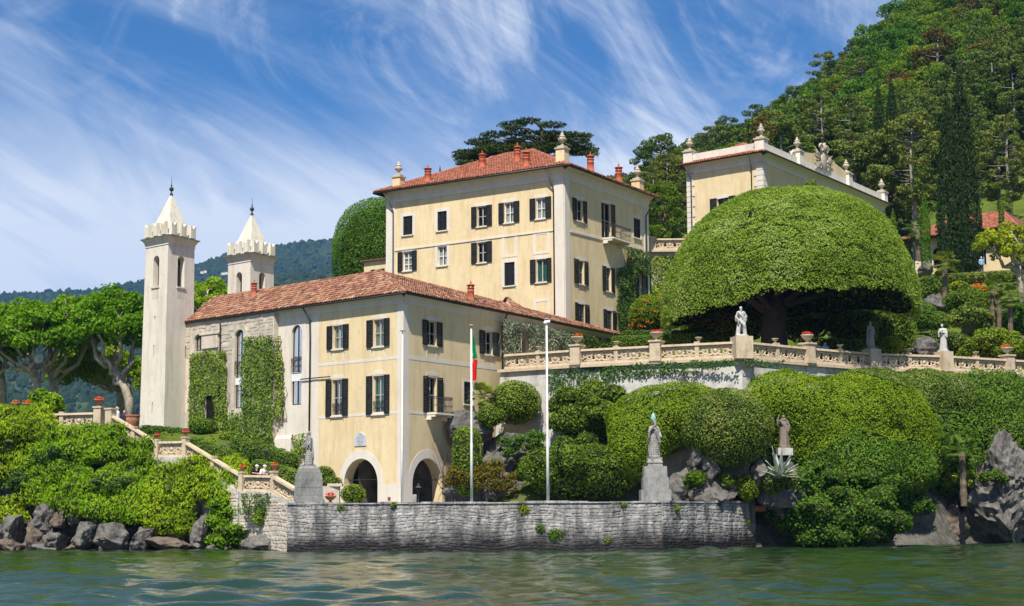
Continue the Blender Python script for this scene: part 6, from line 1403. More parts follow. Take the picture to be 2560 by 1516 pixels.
hedge('clipped hedge on the terrace right of the oak trunk', (2055, 868), (2200, 874), 106, 108, 1.2, 0.8)
hedge('variegated clipped hedge on the lawn below the garden house', (2362, 700), (2536, 690), 150, 154, 1.1, 0.9, 'mottled_leaf', size=0.17, dens=80)
shrub('clipped_shrub', 'small golden clipped dome on the terrace behind the shaded statue', 'shrub', [pe(2202, 2258, 840, 886, 108, 0.8)], 'lime_leaf', 130, 0.12, amp=0.04)
shrub('ivy_mound', 'big ivy mound under the right edge of the umbrella oak', 'ivy mound', [pe(2060, 2160, 750, 862, 112, 2.0), pe(2130, 2200, 770, 880, 110.5, 1.5), pe(2180, 2290, 770, 900, 111.5, 1.8)]+lumps(pe(2060, 2290, 745, 890, 111, 2), 16, 0.8, 11), 'bush_leaf', 75, 0.17, amp=0.12, depth=0.25, hsub=2)
shrub('ivy_mound', 'dark hedge mass in the shade behind the oak trunk', 'hedge', [pe(1940, 2080, 740, 860, 113, 1.8), pe(1780, 1935, 745, 800, 116, 1.6), pe(1975, 2190, 735, 800, 116, 2)], 'hedge_leaf', 75, 0.18, amp=0.1, hsub=2)
shrub('clipped_shrub', 'pair of clipped balls on the rockery above the terrace', 'shrub', [pe(2268, 2345, 752, 830, 124, 1.2), pe(2320, 2374, 778, 832, 123, 0.9)], 'bush_leaf', 90, 0.16, amp=0.06)
shrub('clipped_shrub', 'dense clipped shrub beside the three small palms', 'shrub', [pe(2506, 2600, 756, 840, 122, 1.6)], 'hedge_leaf', 90, 0.16, amp=0.06)
shrub('loose_bush', 'bright green bush behind the last planter of the balustrade', 'bush', [pe(2390, 2600, 840, 930, 113, 1.6)]+lumps(pe(2382, 2610, 826, 920, 112.6, 1.9), 30, 0.62, 13), 'lime_leaf', 70, 0.17, amp=0.15, hsub=2, depth=0.3)
shrub('loose_bush', 'small lime bush on the lawn edge under the variegated hedge', 'bush', [pe(2375, 2424, 702, 732, 148, 0.8), pe(2428, 2480, 710, 740, 147, 0.9)], 'lime_leaf', 70, 0.2, amp=0.15)
shrub('rockery_plants', 'glossy leafy plants cascading over the rockery', 'plants', lumps(pe(2370, 2480, 770, 840, 120, 1.5), 22, 0.5, 15), 'mottled_leaf', 70, 0.22, amp=0.2, hsub=1, depth=0.4)
shrub('rockery_plants', 'low shrubs on the rockery beside the right-hand statue', 'plants', lumps(pe(2310, 2420, 830, 900, 114, 1.2), 18, 0.45, 16), 'dark_ivy_leaf', 80, 0.16, amp=0.2, hsub=1, depth=0.4)
flowers('orange flowers on the lawn bed near the palms', [(2440, 712), (2452, 716), (2462, 722)], 144, 'orange_flower', 0.25, 16)
hedge('clipped hedge band at the foot of the lawn above the small palms', (2290, 742), (2440, 752), 138, 136, 1.3, 1.0, 'hedge_leaf'); hedge('clipped hedge band beside the dense shrub at the small palms', (2410, 790), (2520, 800), 127, 126, 1.3, 1.0, 'bush_leaf'); hedge('long clipped hedge behind the right-hand statue', (2270, 862), (2400, 880), 116.5, 116, 1.5, 1.0, 'bush_leaf')
shrub('loose_bush', 'rounded green bush on the rockery between the palms and clipped balls', 'bush', lumps(pe(2370, 2470, 735, 800, 130, 1.8), 20, 0.7, 61), 'bush_leaf', 70, 0.18, amp=0.15, hsub=2, depth=0.3); shrub('loose_bush', 'trailing green bush under the tall lawn palm', 'bush', lumps(pe(2270, 2360, 700, 760, 136, 1.8), 18, 0.7, 62), 'hedge_leaf', 70, 0.18, amp=0.15, hsub=2, depth=0.3)
# topiary balls along the loggia front
for i, (x, y, r) in enumerate(((2029, 467, 18), (2065, 486, 18), (2101, 500, 17))): shrub('topiary_ball', ('topiary ball nearest the loggia corner above the oak dome', 'middle topiary ball of the row above the oak dome', 'topiary ball farthest from the loggia corner above the oak dome')[i], 'topiary', [pe(x-r, x+r, y-r, y+r, 124.5+i*1.2)], 'ivy_leaf', 120, 0.13, group='topiary balls along the loggia front', amp=0.05)
# clipped dome left of the upper villa
shrub('clipped_tree', 'tall clipped green dome behind the left end of the upper villa', 'tree', [pe(828, 1090, 492, 790, 133, 4.6)], 'hedge_leaf', 95, 0.17, amp=0.03, p=2.3)
# distant small tree tip behind the villa roof
special(6, 1100, 414, 470, 150, 'small dark conifer tip peeping over the villa roof')

# ================================================================== CEDAR behind the villa
cb0 = at(1372, 440, 141); cedar = thing('cedar_tree', (cb0.x, cb0.y, cb0.z-7), 'dark flat-topped cedar spreading behind the villa roof', 'tree'); off = ROOTLOC[cedar]; mb = MB(); ells = []; R0 = random.Random(12)
def cpt(px, py, dy=0): return at(px, py, 141+dy)
mb.tube([off, cpt(1372, 440), cpt(1365, 380), cpt(1355, 335), cpt(1350, 305)], [0.55, 0.45, 0.34, 0.2, 0.08], 8)
pads = []
for i in range(95):
    u = R0.uniform(-1, 1); v_ = R0.uniform(0, 1); px = 1318+u*158; ytop = 296+abs(u-0.1)**1.7*62; ybot = 398+20*(u < -0.3) - 12*(u > 0.6); py = ytop+(ybot-ytop)*v_**0.8
    if abs(u) < 0.25 and py > 372: continue
    dy = R0.uniform(-3.5, 3.5); c = cpt(px, py, dy); q = R0.uniform(0.45, 0.95); ells.append((tuple(c), (q*1.55, q*1.4, q*0.20)))
    if i % 2 == 0: s_ = cpt(1360, 320+(py-290)*0.75, 0); mb.tube([s_, (s_+c)/2+Vector((0, 0, 0.35)), c], [0.13, 0.08, 0.02], 5)
V = foliage(ells, 34, 0.30, 0.3, 2.0, 0.8, 0.4, 0.5, 0.2, 2, 0.4, None, False)-np.array(off); link('crown', np_mesh('crown', V, quads(len(V)//4)), cedar, None, 'cedar_needle'); mb.build('trunk', 'trunk_bark', cedar, True)

# ================================================================== POLLARDED PLANE TREES
def plane_tree(label, px, pyb, Y, trunk, crown, seed, group=None, leaf='plane_leaf', size=0.23, dens=38, n_cl=70):
    base = at(px, pyb, Y); t_ = thing('plane_tree', tuple(base), label, 'tree', group); mb = MB(); R0 = random.Random(seed); x0, x1, y0, y1 = crown; ells = []
    top = at(*trunk[-1], Y); tp = [base+Vector((0, 0, -0.8))]+[at(a, b, Y) for a, b in trunk]; mb.tube(tp, [0.33-0.11*i/len(tp) for i in range(len(tp))], 9)
    cen_ = at((x0+x1)/2, (y0+y1)/2, Y); k = ppm(Y); rx, rz = (x1-x0)/2/k, (y1-y0)/2/k; nodes = []
    for i in range(7):           # sinuous main limbs leaving the trunk at different heights
        a = i*0.9+R0.uniform(-0.3, 0.3); s_ = tp[-1].lerp(tp[-2], R0.uniform(0, 0.9)); e = cen_+Vector((math.cos(a)*rx*R0.uniform(0.55, 0.95), math.sin(a)*rx*0.7, rz*R0.uniform(-0.35, 0.35))); pts = [s_]
        for j in range(1, 7):
            t2 = j/6; q_ = s_.lerp(e, t2)+Vector((R0.uniform(-.35, .35), R0.uniform(-.35, .35), -0.9*math.sin(math.pi*t2)*R0.uniform(0.2, 1.0)+R0.uniform(-.25, .25))); pts.append(q_)
        mb.tube(pts, [0.2-0.022*j for j in range(7)], 8); nodes += pts[2:]
    for i in range(n_cl):
        a = R0.uniform(0, 6.28); rr = math.sqrt(R0.random()); h = R0.uniform(-0.5, 0.5)
        c = cen_+Vector((math.cos(a)*rr*rx*1.08, math.sin(a)*rr*rx*0.9, rz*(0.55-0.75*rr*rr+h*0.75))); q = R0.uniform(0.34, 0.74)
        ells.append((tuple(c), (q*1.15, q*1.1, q*0.85)))
        nd = min(nodes, key=lambda v_: (v_-c).length)
        if (nd-c).length < 2.6 and i % 2 == 0:
            m1 = nd.lerp(c, 0.5)+Vector((R0.uniform(-.3, .3), R0.uniform(-.3, .3), R0.uniform(-.2, .2))); mb.tube([nd, m1, c], [0.085, 0.06, 0.03], 6)
            if i % 6 == 0: limb(mb, m1, (R0.uniform(-1, 1), R0.uniform(-1, 0.4), R0.uniform(-0.3, 0.8)), 1.3, 0.05, R0, 4, 0.5, 0.1)
    V = foliage(ells, dens, size, 0.25, 2.2, 0.8, 0.8, 0.45, 0.2, 2, 0.5, None, False)-np.array(base); link('crown', np_mesh('crown', V, quads(len(V)//4)), t_, None, leaf); mb.build('trunk', 'plane_bark', t_, True); return t_
PG = 'pollarded plane trees on the left terrace'
plane_tree('pollarded plane tree with a forked leaning trunk next to the white bell tower', 326, 1035, 109, [(322, 1000), (310, 965), (285, 920)], (190, 372, 716, 905), 1, PG, n_cl=170)
plane_tree('pollarded plane tree with a straight trunk behind the terracotta planters', 90, 1010, 111, [(90, 960), (82, 910)], (-30, 170, 748, 915), 2, PG, n_cl=150)
plane_tree('pollarded plane tree with a leaning dark trunk between its two neighbours', 140, 1035, 113, [(136, 980), (126, 920)], (90, 275, 738, 908), 3, PG, n_cl=150)
plane_tree('pollarded plane tree partly out of view behind the hedge', 10, 1030, 114, [(5, 960), (-5, 900)], (-110, 70, 762, 935), 4, PG, n_cl=130)
plane_tree('smaller pollarded plane tree hanging low over the lake side', 300, 1040, 118, [(302, 1000), (297, 960)], (130, 360, 850, 1000), 5, PG, n_cl=80)
plane_tree('plane tree crown showing between the two bell towers', 520, 900, 127, [(520, 840), (520, 800)], (455, 585, 700, 800), 6, PG, n_cl=45)
plane_tree('pollarded plane tree on the lawn beside the garden house', 2553, 758, 136, [(2551, 705), (2545, 655)], (2446, 2640, 562, 670), 7, leaf='lime_leaf', n_cl=70)

# ================================================================== PALMS AND AGAVE
def palm(label, pxc, pyc, pxb, pyb, Y, s=1.0, seed=1):
    b_, c = at(pxb, pyb, Y), at(pxc, pyc, Y); t_ = thing('fan_palm', tuple(b_), label, 'palm'); mb = MB(); R0 = random.Random(seed)
    n_ = 10; mb.tube([b_.lerp(c, i/n_)+Vector((0, 0, -0.5 if i == 0 else 0)) for i in range(n_+1)], [(0.17+0.035*(i % 2))*s for i in range(n_+1)], 8); mb.build('trunk', 'trunk_bark', t_)
    fb = MB()
    for i in range(30):
        a = R0.uniform(0, 6.28); el = R0.uniform(-0.7, 1.3); d = Vector((math.cos(a)*math.cos(el), math.sin(a)*math.cos(el), math.sin(el))); L = 0.62*s*R0.uniform(0.8, 1.15); p = c+d*L+Vector((0, 0, -0.12*L)); fb.tube([c, c+d*L*0.5, p], [0.02*s, 0.015*s, 0.012*s], 3)
        side = d.cross(Vector((0, 0, 1))).normalized() if abs(d.z) < 0.98 else Vector((1, 0, 0)); up = side.cross(d)
        for j in range(13):
            t2 = (j-6)/6*1.25; dd = (d*math.cos(t2)+side*math.sin(t2)).normalized(); l2 = 0.62*s*(1-0.18*abs(j-6)/6); q = p+dd*l2+Vector((0, 0, -0.22*l2)); w = side*math.cos(t2)*0.035*s-d*math.sin(t2)*0.035*s; m_ = p+dd*l2*0.55; fb.face([p, m_+w, q, m_-w])
    fb.build('fronds', 'palm_leaf', t_); return t_
palm('small fan palm growing at the yellow house corner beside the flag', 1206, 990, 1203, 1035, 97.2, 0.95, 1)
palm('fan palm leaning beside the big shore rock', 2404, 1130, 2409, 1245, 97.6, 1.1, 2)
palm('tall fan palm on the lawn below the slender cypress', 2361, 660, 2363, 782, 131, 1.2, 3)
palm('fan palm with the lower trunk among the three small palms', 2481, 724, 2481, 822, 121, 1.0, 4); palm('fan palm standing behind the two front small palms', 2497, 710, 2498, 815, 124, 1.0, 5); palm('fan palm beside the dense clipped shrub', 2525, 740, 2526, 826, 120, 1.0, 6)
palm('distant fan palm on the grass clearing above the garden house', 2512, 512, 2512, 566, 172, 1.0, 7); palm('fan palm tucked between slender cypress and garden house', 2293, 575, 2296, 640, 160, 1.2, 8)
ag = at(1949, 1196, 89.8); agt = thing('agave', tuple(ag), 'large blue-grey agave rosette below the monk statue', 'agave'); R0 = random.Random(2)
for i in range(26):
    a = i*2.4; el = 0.15+1.25*(i/26)+R0.uniform(-0.1, 0.1); L = R0.uniform(1.15, 1.5)*(0.85+0.5*(i/26)); d = Vector((math.cos(a)*math.cos(el), math.sin(a)*math.cos(el), math.sin(el))); s_ = Vector((-math.sin(a), math.cos(a), 0)); n_ = s_.cross(d); lf = MB(); prev = None
    for j in range(6):
        t2 = j/5; w = 0.11*math.sin(math.pi*min(1, 0.25+0.75*t2))*1.1+0.004; p = ag+d*L*t2+Vector((0, 0, -0.25*t2*t2*math.cos(el)*L)); cur = [p-s_*w, p+n_*(-0.03), p+s_*w, p+n_*0.02]
        if prev:
            for q in range(4): lf.face([prev[q], prev[(q+1) % 4], cur[(q+1) % 4], cur[q]])
        prev = cur
    lf.build('leaf', 'agave_leaf', agt)

# ================================================================== IVY ON WALLS
def cx3(x): return 440+x*0.337
def cy3(y): return 650+y*0.337
door_h = [(cx3(228), cy3(1265)), (cx3(222), cy3(1080)), (cx3(240), cy3(1010)), (cx3(285), cy3(1005)), (cx3(300), cy3(1090)), (cx3(292), cy3(1265))]
ivy('wall_ivy', 'clipped ivy covering the church wall around its dark doorway', CF.shifted(0.02), [[(cx3(105), cy3(705)), (cx3(240), cy3(680)), (cx3(382), cy3(672)), (cx3(388), cy3(1110)), (cx3(385), cy3(1300)), (cx3(105), cy3(1300))]], 'ivy_leaf', 230, 0.15, 0.26, holes=[door_h], seed=1, edge=0.03)
ivy('wall_ivy', 'thick clipped ivy panel between the two tall church windows', CF.shifted(0.02), [[(cx3(502), cy3(585)), (cx3(640), cy3(565)), (cx3(735), cy3(568)), (cx3(735), cy3(1440)), (cx3(385), cy3(1400)), (cx3(385), cy3(1135)), (cx3(500), cy3(1125))]], 'ivy_leaf', 230, 0.15, 0.34, seed=2, edge=0.03)
ivy('wall_ivy', 'narrow ivy strip edging the white church bay', AL.shifted(0.02), [[(cx3(722), cy3(568)), (cx3(790), cy3(572)), (cx3(795), cy3(690)), (cx3(818), cy3(700)), (cx3(812), cy3(1185)), (cx3(740), cy3(1195))]], 'ivy_leaf', 230, 0.15, 0.5, seed=3, edge=0.03)
ivy('wall_ivy', 'clipped ivy block at the foot of the wall behind the left statue', AL.shifted(0.02), [[(cx3(878), cy3(1295)), (cx3(985), cy3(1290)), (cx3(985), cy3(1450)), (cx3(878), cy3(1450))]], 'ivy_leaf', 230, 0.15, 0.5, seed=4, edge=0.02)
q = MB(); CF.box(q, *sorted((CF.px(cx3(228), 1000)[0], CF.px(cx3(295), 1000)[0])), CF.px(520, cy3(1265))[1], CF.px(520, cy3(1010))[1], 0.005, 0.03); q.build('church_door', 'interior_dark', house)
ARX = AR
rw = MB(); dh = (AR.px(1293, 880)[0], AR.px(1315, 880)[0], ZT, AR.px(1304, 826)[1], True); wall_face(rw, AR.shifted(-0.06), ur+0.02, ure+2, ZT-1, ZE, [dh]); rw.build('loggia_wall', 'rubble_wall', house)
dk = MB(); fsh = AR.shifted(-0.5); fsh.box(dk, dh[0]-0.2, dh[1]+0.2, ZT-0.5, dh[3]+0.2, -0.05, 0.0); dk.build('passage', 'interior_dark', house)  # near-black slab behind the arch, painted as the shade within
fv = AR.shifted(0.22)
ivy('wall_ivy', 'silvery flowering climber around the arched passage under the tile roof', fv, [[(1247, 800), (1330, 812), (1420, 838), (1420, 884), (1330, 890), (1250, 905)]], 'pale_ivy_leaf', 300, 0.15, 0.55, holes=[[(1293, 886), (1293, 838), (1299, 828), (1308, 828), (1315, 840), (1316, 886)]], seed=5, edge=0.06)
ivy('wall_ivy', 'dark ivy along the end of the lower wing under the tile eave', fv, [[(1400, 832), (1530, 848), (1530, 880), (1400, 884)]], 'dark_ivy_leaf', 240, 0.16, 0.3, seed=6, edge=0.06)
ivy('wall_ivy', 'dark ivy climbing the side wall of the tall villa', BR.shifted(0.02), [[(bx(1760), by(1395)), (bx(1765), by(960)), (bx(1830), by(930)), (bx(1830), by(800)), (bx(1985), by(830)), (bx(1995), by(1395))]], 'dark_ivy_leaf', 200, 0.18, 0.45, holes=[[(bx(1896), by(1185)), (bx(1896), by(985)), (bx(1995), by(1000)), (bx(1995), by(1195))]], seed=7, edge=0.08)
GW = Face((ub0.x-1, ub0.y), 0, -1); GW.d = Vector((ub1.x+3-ub0.x+1, ub1.y+0.6-ub0.y)).normalized(); GW.n = Vector((GW.d.y, -GW.d.x))
ivy('wall_ivy', 'bright ivy curtain on the garden wall beside the loggia', GW.shifted(0.02), [[(1612, 650), (1660, 640), (1760, 645), (1760, 800), (1612, 800)]], 'ivy_leaf', 150, 0.18, 0.4, seed=8, edge=0.05)
# ivy hanging over the lip of the terrace wall
def lip(label, a, b, y0s, y1s, seed):
    d = (b-a); f = Face((a.x, a.y), 0, -1); f.d = Vector((d.x, d.y)).normalized(); f.n = Vector((f.d.y, -f.d.x)); o1, o2 = outw(a, 0.55), outw(b, 0.55); f.O = Vector((o1.x, o1.y)); f.d = Vector((o2.x-o1.x, o2.y-o1.y)).normalized(); f.n = Vector((f.d.y, -f.d.x))
    return f
f = lip('', TP[0], TP[3], 0, 0, 0)
ivy('hanging_ivy', 'fringe of ivy hanging over the terrace wall below the balustrade', f, [[(1370, 926), (1500, 917), (1660, 908), (1850, 897), (1850, 918), (1700, 934), (1620, 940), (1560, 950), (1500, 965), (1420, 975), (1385, 985), (1372, 960)]], 'dark_ivy_leaf', 200, 0.15, 0.35, seed=9, edge=0.07)
f = lip('', TP[3], TP[4], 0, 0, 0)
ivy('hanging_ivy', 'short ivy fringe just right of the statue corner of the terrace wall', f, [[(1857, 898), (1960, 905), (1955, 914), (1900, 916), (1857, 920)]], 'dark_ivy_leaf', 200, 0.15, 0.3, seed=10, edge=0.06)
# ivy and bushes below the lower landing
fL = Face((S3[5].x, S3[5].y-0.3), 0, -1); fL.d = Vector((S3[7].x-S3[5].x, S3[7].y-S3[5].y)).normalized(); fL.n = Vector((fL.d.y, -fL.d.x))
ivy('hanging_ivy', 'dark ivy block under the lower stair landing', fL, [[(612, 1236), (684, 1236), (715, 1256), (712, 1268), (660, 1278), (618, 1286)]], 'dark_ivy_leaf', 240, 0.14, 0.5, seed=11, edge=0.04)

# ================================================================== WISTERIA BANK AND GARDEN LEFT OF THE QUAY
def bank(label, boxes, seed, leaf='wisteria_leaf', n_=40, r=0.62, group=None):
    ells = []; R0 = np.random.default_rng(seed)
    for (x0, x1, y0, y1, Y0, Y1) in boxes:
        for _ in range(n_):
            x, t2 = R0.uniform(x0, x1), R0.random(); y = y0+(y1-y0)*t2; Y = Y0+(Y1-Y0)*t2; c = at(x, y, Y-1.3+R0.uniform(-0.35, 0.35)); q = r*R0.uniform(0.5, 1.3); ells.append((tuple(c), (q*1.15, q, q*R0.uniform(0.6, 1.05))))
    return shrub('wisteria_bank', label, 'wisteria', ells, leaf, 50, 0.21, amp=0.25, fr=2.5, depth=0.45, droop=0.7, hsub=1, hk=0.7, cull=0.7, jit=0.6, asp=0.42)
bank('shaded tall wisteria mass at the far left above the pale rock', [(-60, 110, 1040, 1300, 99.6, 96.4), (-40, 125, 1030, 1080, 99, 98)], 1, n_=64)
bank('bright wisteria cascade below the upper stair flight', [(75, 380, 1100, 1270, 98.2, 95.6), (100, 290, 1075, 1140, 98.4, 97.4), (170, 380, 1200, 1290, 96.4, 95.4)], 2, n_=90)
bank('bright wisteria cascade below the middle landing', [(385, 590, 1160, 1240, 96.6, 95.0), (375, 470, 1220, 1330, 95.6, 94.8), (470, 600, 1150, 1200, 96.4, 95.4)], 3, n_=52)
bank('wisteria tail hanging to the water beside the masonry wall', [(520, 625, 1200, 1360, 95.0, 93.9)], 4, n_=40, r=0.5)
for i, (x, y, lb) in enumerate(((255, 1320, 'small wisteria tuft hanging over the broadest shore boulder'), (120, 1250, 'small wisteria tuft beside the tall pale rock slab'), (430, 1310, 'small wisteria tuft over the dark tilted rocks'))): shrub('wisteria_tuft', lb, 'wisteria', lumps(pe(x-36, x+36, y-34, y+30, 94.9, 0.6), 9, 0.35, 30+i), 'wisteria_leaf', 70, 0.22, amp=0.25, hsub=1, hk=0.6, droop=0.6, depth=0.4, asp=0.45)
hedge('clipped hedge along the foot of the bell tower', (356, 1080), (500, 1092), 103.2, 102.4, 0.9, 0.6); hedge('clipped hedge bank behind the middle stair flight', (470, 1118), (610, 1168), 100.5, 98.5, 1.5, 0.8, 'ivy_leaf'); hedge('clipped hedge below the church ivy', (590, 1120), (735, 1165), 100, 97.4, 1.5, 0.8, 'ivy_leaf'); hedge('clipped hedge behind the lower landing', (640, 1180), (752, 1212), 96, 93.6, 1.6, 0.7, 'ivy_leaf')
shrub('clipped_shrub', 'leafy shrub in front of the church doorway', 'shrub', [pe(470, 545, 1045, 1090, 102.4, 0.9)], 'bush_leaf', 110, 0.16, amp=0.15); shrub('clipped_shrub', 'low mounded shrub on the bed below the church window', 'shrub', [pe(545, 612, 1078, 1112, 101.4, 0.8)], 'hedge_leaf', 120, 0.14, amp=0.1)
shrub('loose_bush', 'lime green bush behind the terracotta planters', 'bush', [pe(70, 150, 985, 1045, 102, 1.0)]+lumps(pe(66, 152, 980, 1045, 102, 1.1), 12, 0.42, 21), 'wisteria_leaf', 70, 0.2, amp=0.15)
shrub('hedge_top', 'wisteria covered parapet below the terracotta planters', 'wisteria', lumps(pe(-40, 130, 1030, 1075, 99, 0.9), 24, 0.5, 22), 'wisteria_leaf', 60, 0.22, amp=0.2, droop=0.5, asp=0.45, hsub=1)
# loose plants on the bare ground of the garden: low cover nobody could count
q2 = np.column_stack([rng.uniform(-40, 66, 34000), rng.uniform(96, 172, 34000)]); px_ = CX+F*q2[:, 0]/q2[:, 1]; z2 = ground_z(q2); P3 = np.column_stack([q2, z2]); 
keep = (z2 > 0.6) & (fbm(P3*0.25, 8, 3) > 0.40) & (px_ > -40) & (px_ < 2620) & ~((q2[:, 0] < -4) & (q2[:, 1] < 97)); q2, z2 = q2[keep], z2[keep]; P3 = np.column_stack([q2, z2+0.06+(fbm(np.column_stack([q2, z2])*0.35, 5, 4)-0.47)*0.9])
V = leaf_quads(P3, np.tile([0, -0.3, 1.0], (len(P3), 1)), 0.26, 0.6, 0.5); tag(link('ground_cover', np_mesh('ground_cover', V, quads(len(V)//4)), None, None, 'grass_blade'), 'low green ground cover and grass on the garden slopes', 'ground cover', None, 'stuff')

# ================================================================== ROCKS
def rock_mesh(R, seed, sub=None, cuts=18, rough_=0.05):
    iv_, if_ = ico(5 if max(R) > 2.6 else 4); R0 = np.random.default_rng(seed); V = iv_.copy()
    for _ in range(cuts):
        d = R0.normal(0, 1, 3); d /= np.linalg.norm(d); o = R0.uniform(0.46, 0.84); s_ = V@d; V = V-np.outer(np.maximum(0, s_-o), d)*0.95
    V = V*np.array(R)*1.25; n_ = V/np.linalg.norm(V, axis=1, keepdims=True); m_ = max(R)
    rg = 1-2*np.abs(fbm(V*np.array([1.0, 1.0, 1.7])*2.0/max(0.6, m_**0.6)+seed, seed, 4)-0.47); V = V + n_*((rg-0.8)*m_*0.34+(fbm(V*3.2+seed, seed+3, 4)-0.45)*(0.10+0.14*m_))[:, None]; return np_mesh('rock', V, if_, False)
def rock(label, x0, x1, y0, y1, Y, seed, mat='rock_grey', ry=None, group=None, name='boulder', rot=0.0):
    c, R = pe(x0, x1, y0, y1, Y, ry); o = link(name, rock_mesh(R, seed), None, c, mat); o.rotation_euler = (0, rot, 0); return tag(o, label, 'rock', group)
RG = 'boulders along the left shore'
LAB = {0: 'angular grey boulder at the waterline below the wisteria', 1: 'brown boulder at the waterline below the wisteria'}
for i, (x0, x1, y0, y1, Y, m_) in enumerate(((-40, 24, 1300, 1390, 94.2, 0), (87, 140, 1262, 1340, 94.6, 0), (133, 172, 1280, 1330, 94.4, 1), (165, 212, 1268, 1322, 94.6, 0), (112, 172, 1322, 1386, 93.8, 0), (190, 244, 1294, 1382, 93.9, 0), (235, 336, 1300, 1388, 93.6, 0), (330, 392, 1310, 1388, 93.6, 0), (374, 494, 1344, 1390, 93.3, 1), (452, 520, 1222, 1330, 95.2, 0), (420, 488, 1298, 1362, 94.2, 0), (482, 540, 1296, 1388, 93.9, 0), (630, 722, 1336, 1392, 91.5, 0), (88, 146, 1358, 1390, 93.3, 0), (-20, 64, 1346, 1392, 93.4, 1), (540, 640, 1310, 1390, 94.4, 0), (160, 210, 1360, 1390, 93.2, 1), (520, 560, 1352, 1390, 93.2, 0), (60, 120, 1310, 1386, 94.2, 1))):
    rock(LAB[m_], x0, x1, y0, y1, Y, 100+i, ('rock_grey', 'rock_brown')[m_], 0.9+0.3*((i*7) % 3), RG, rot=random.uniform(-0.3, 0.3))
rock('tall pale rock slab standing at the far left of the shore', 4, 56, 1268, 1392, 94.6, 140, ry=0.8, rot=0.18, name='rock_slab')
for i, (x0, x1, y0, y1, Y) in enumerate(((-80, 180, 1280, 1420, 96.2), (100, 420, 1285, 1420, 96.0), (330, 660, 1260, 1420, 96.0), (20, 330, 1180, 1330, 97.4), (330, 560, 1180, 1310, 96.6))): rock('cracked cliff rock behind the shore boulders', x0, x1, y0, y1, Y, 160+i, 'rock_grey', 1.8, 'cliff rocks behind the left shore boulders', 'cliff_rock')
rock('big jutting grey crag at the right shore', 2352, 2600, 1090, 1400, 101.6, 201, ry=3.0, name='crag', rot=-0.12); rock('upper knob of the grey crag beside the palm', 2446, 2556, 1082, 1290, 100.2, 202, ry=1.5, name='crag'); rock('low mossy rock at the foot of the grey crag', 2322, 2420, 1260, 1385, 100.0, 203, 'rock_brown', 1.2, name='crag'); rock('grey rock hump carrying the brown monk statue', 1925, 2005, 1130, 1290, 91.6, 207, ry=0.8, name='crag'); rock('sloping grey rock behind the feathery bush', 2196, 2340, 1240, 1392, 98.4, 204, ry=1.6, name='crag', rot=0.35); rock('grey rock at the far right edge of the shore', 2530, 2680, 1180, 1390, 103, 205, ry=2, name='crag')
rock('shaded rock wall at the back of the shore cave', 2100, 2480, 1130, 1400, 104.5, 206, 'rock_brown', 1.5, name='crag')
for i, (x0, x1, y0, y1, Y, lb) in enumerate(((1715, 1760, 1112, 1200, 91.8, 'tilted pale rock below the mottled dome'), (1745, 1800, 1130, 1200, 91.6, 'pale split rock beside the tilted one below the mottled dome'), (1672, 1872, 1178, 1300, 91.8, 'grassy rock mound behind the quay right of the bishop statue'), (1668, 1712, 1205, 1270, 90.2, 'small pale rock beside the bishop pedestal'), (1895, 1990, 1200, 1290, 91.8, 'grey rock under the agave'), (1868, 1920, 1150, 1220, 91.4, 'pale rock peak beside the agave'), (1200, 1330, 1070, 1180, 97.6, 'grey cliff face between the clipped ball and dark bush'), (1205, 1300, 1130, 1290, 96.4, 'grey cliff rock above the red creeper'), (1110, 1240, 1020, 1110, 97.4, 'broken grey rock under the small palm'), (1120, 1330, 1190, 1300, 95.8, 'low rock bank behind the flagpole'))):
    rock(lb, x0, x1, y0, y1, Y, 220+i, 'rock_grey', 1.1 if i != 2 else 1.6, name='garden_rock')
shrub('grass_tuft', 'grassy cap on the rock mound behind the quay', 'grass', lumps(pe(1700, 1850, 1180, 1235, 91.0, 1.2), 14, 0.3, 41), 'grass_blade', 110, 0.16, amp=0.2, hsub=1, hk=0.5, depth=0.5)
shrub('loose_bush', 'low green bush on the sloping rock beside the shore cave', 'bush', lumps(pe(2205, 2330, 1225, 1300, 96.6, 0.9), 20, 0.42, 43), 'bush_leaf', 80, 0.17, amp=0.2, hsub=1, depth=0.4); shrub('ivy_clump', 'ivy clump hanging over the foot of the pointed crag', 'ivy', lumps(pe(2440, 2520, 1180, 1230, 98.2, 0.6), 10, 0.34, 44), 'hedge_leaf', 90, 0.16, amp=0.2, hsub=1, depth=0.4)
shrub('grass_tuft', 'mossy green growth on the shoulder of the grey crag', 'grass', lumps(pe(2345, 2450, 1170, 1240, 99.2, 0.8), 14, 0.3, 42), 'lime_leaf', 90, 0.14, amp=0.2, hsub=1, hk=0.5, depth=0.5)
for i, (x0, x1, y0, y1, Y, lb) in enumerate(((2215, 2275, 770, 850, 119, 'pale rockery stones under the clipped balls'), (2300, 2370, 735, 790, 132, 'rough rockery wall below the lawn'), (2400, 2500, 770, 850, 124, 'grey rockery boulders near the small palms'), (2260, 2340, 850, 920, 113.5, 'stacked rock wall behind the right-hand statue'), (2300, 2330, 655, 700, 150, 'lichen covered stone at the foot of the slender cypress'), (2440, 2560, 830, 880, 118, 'rockery bank below the small palms'))): rock(lb, x0, x1, y0, y1, Y, 260+i, 'rock_grey', 1.6, name='rockery')

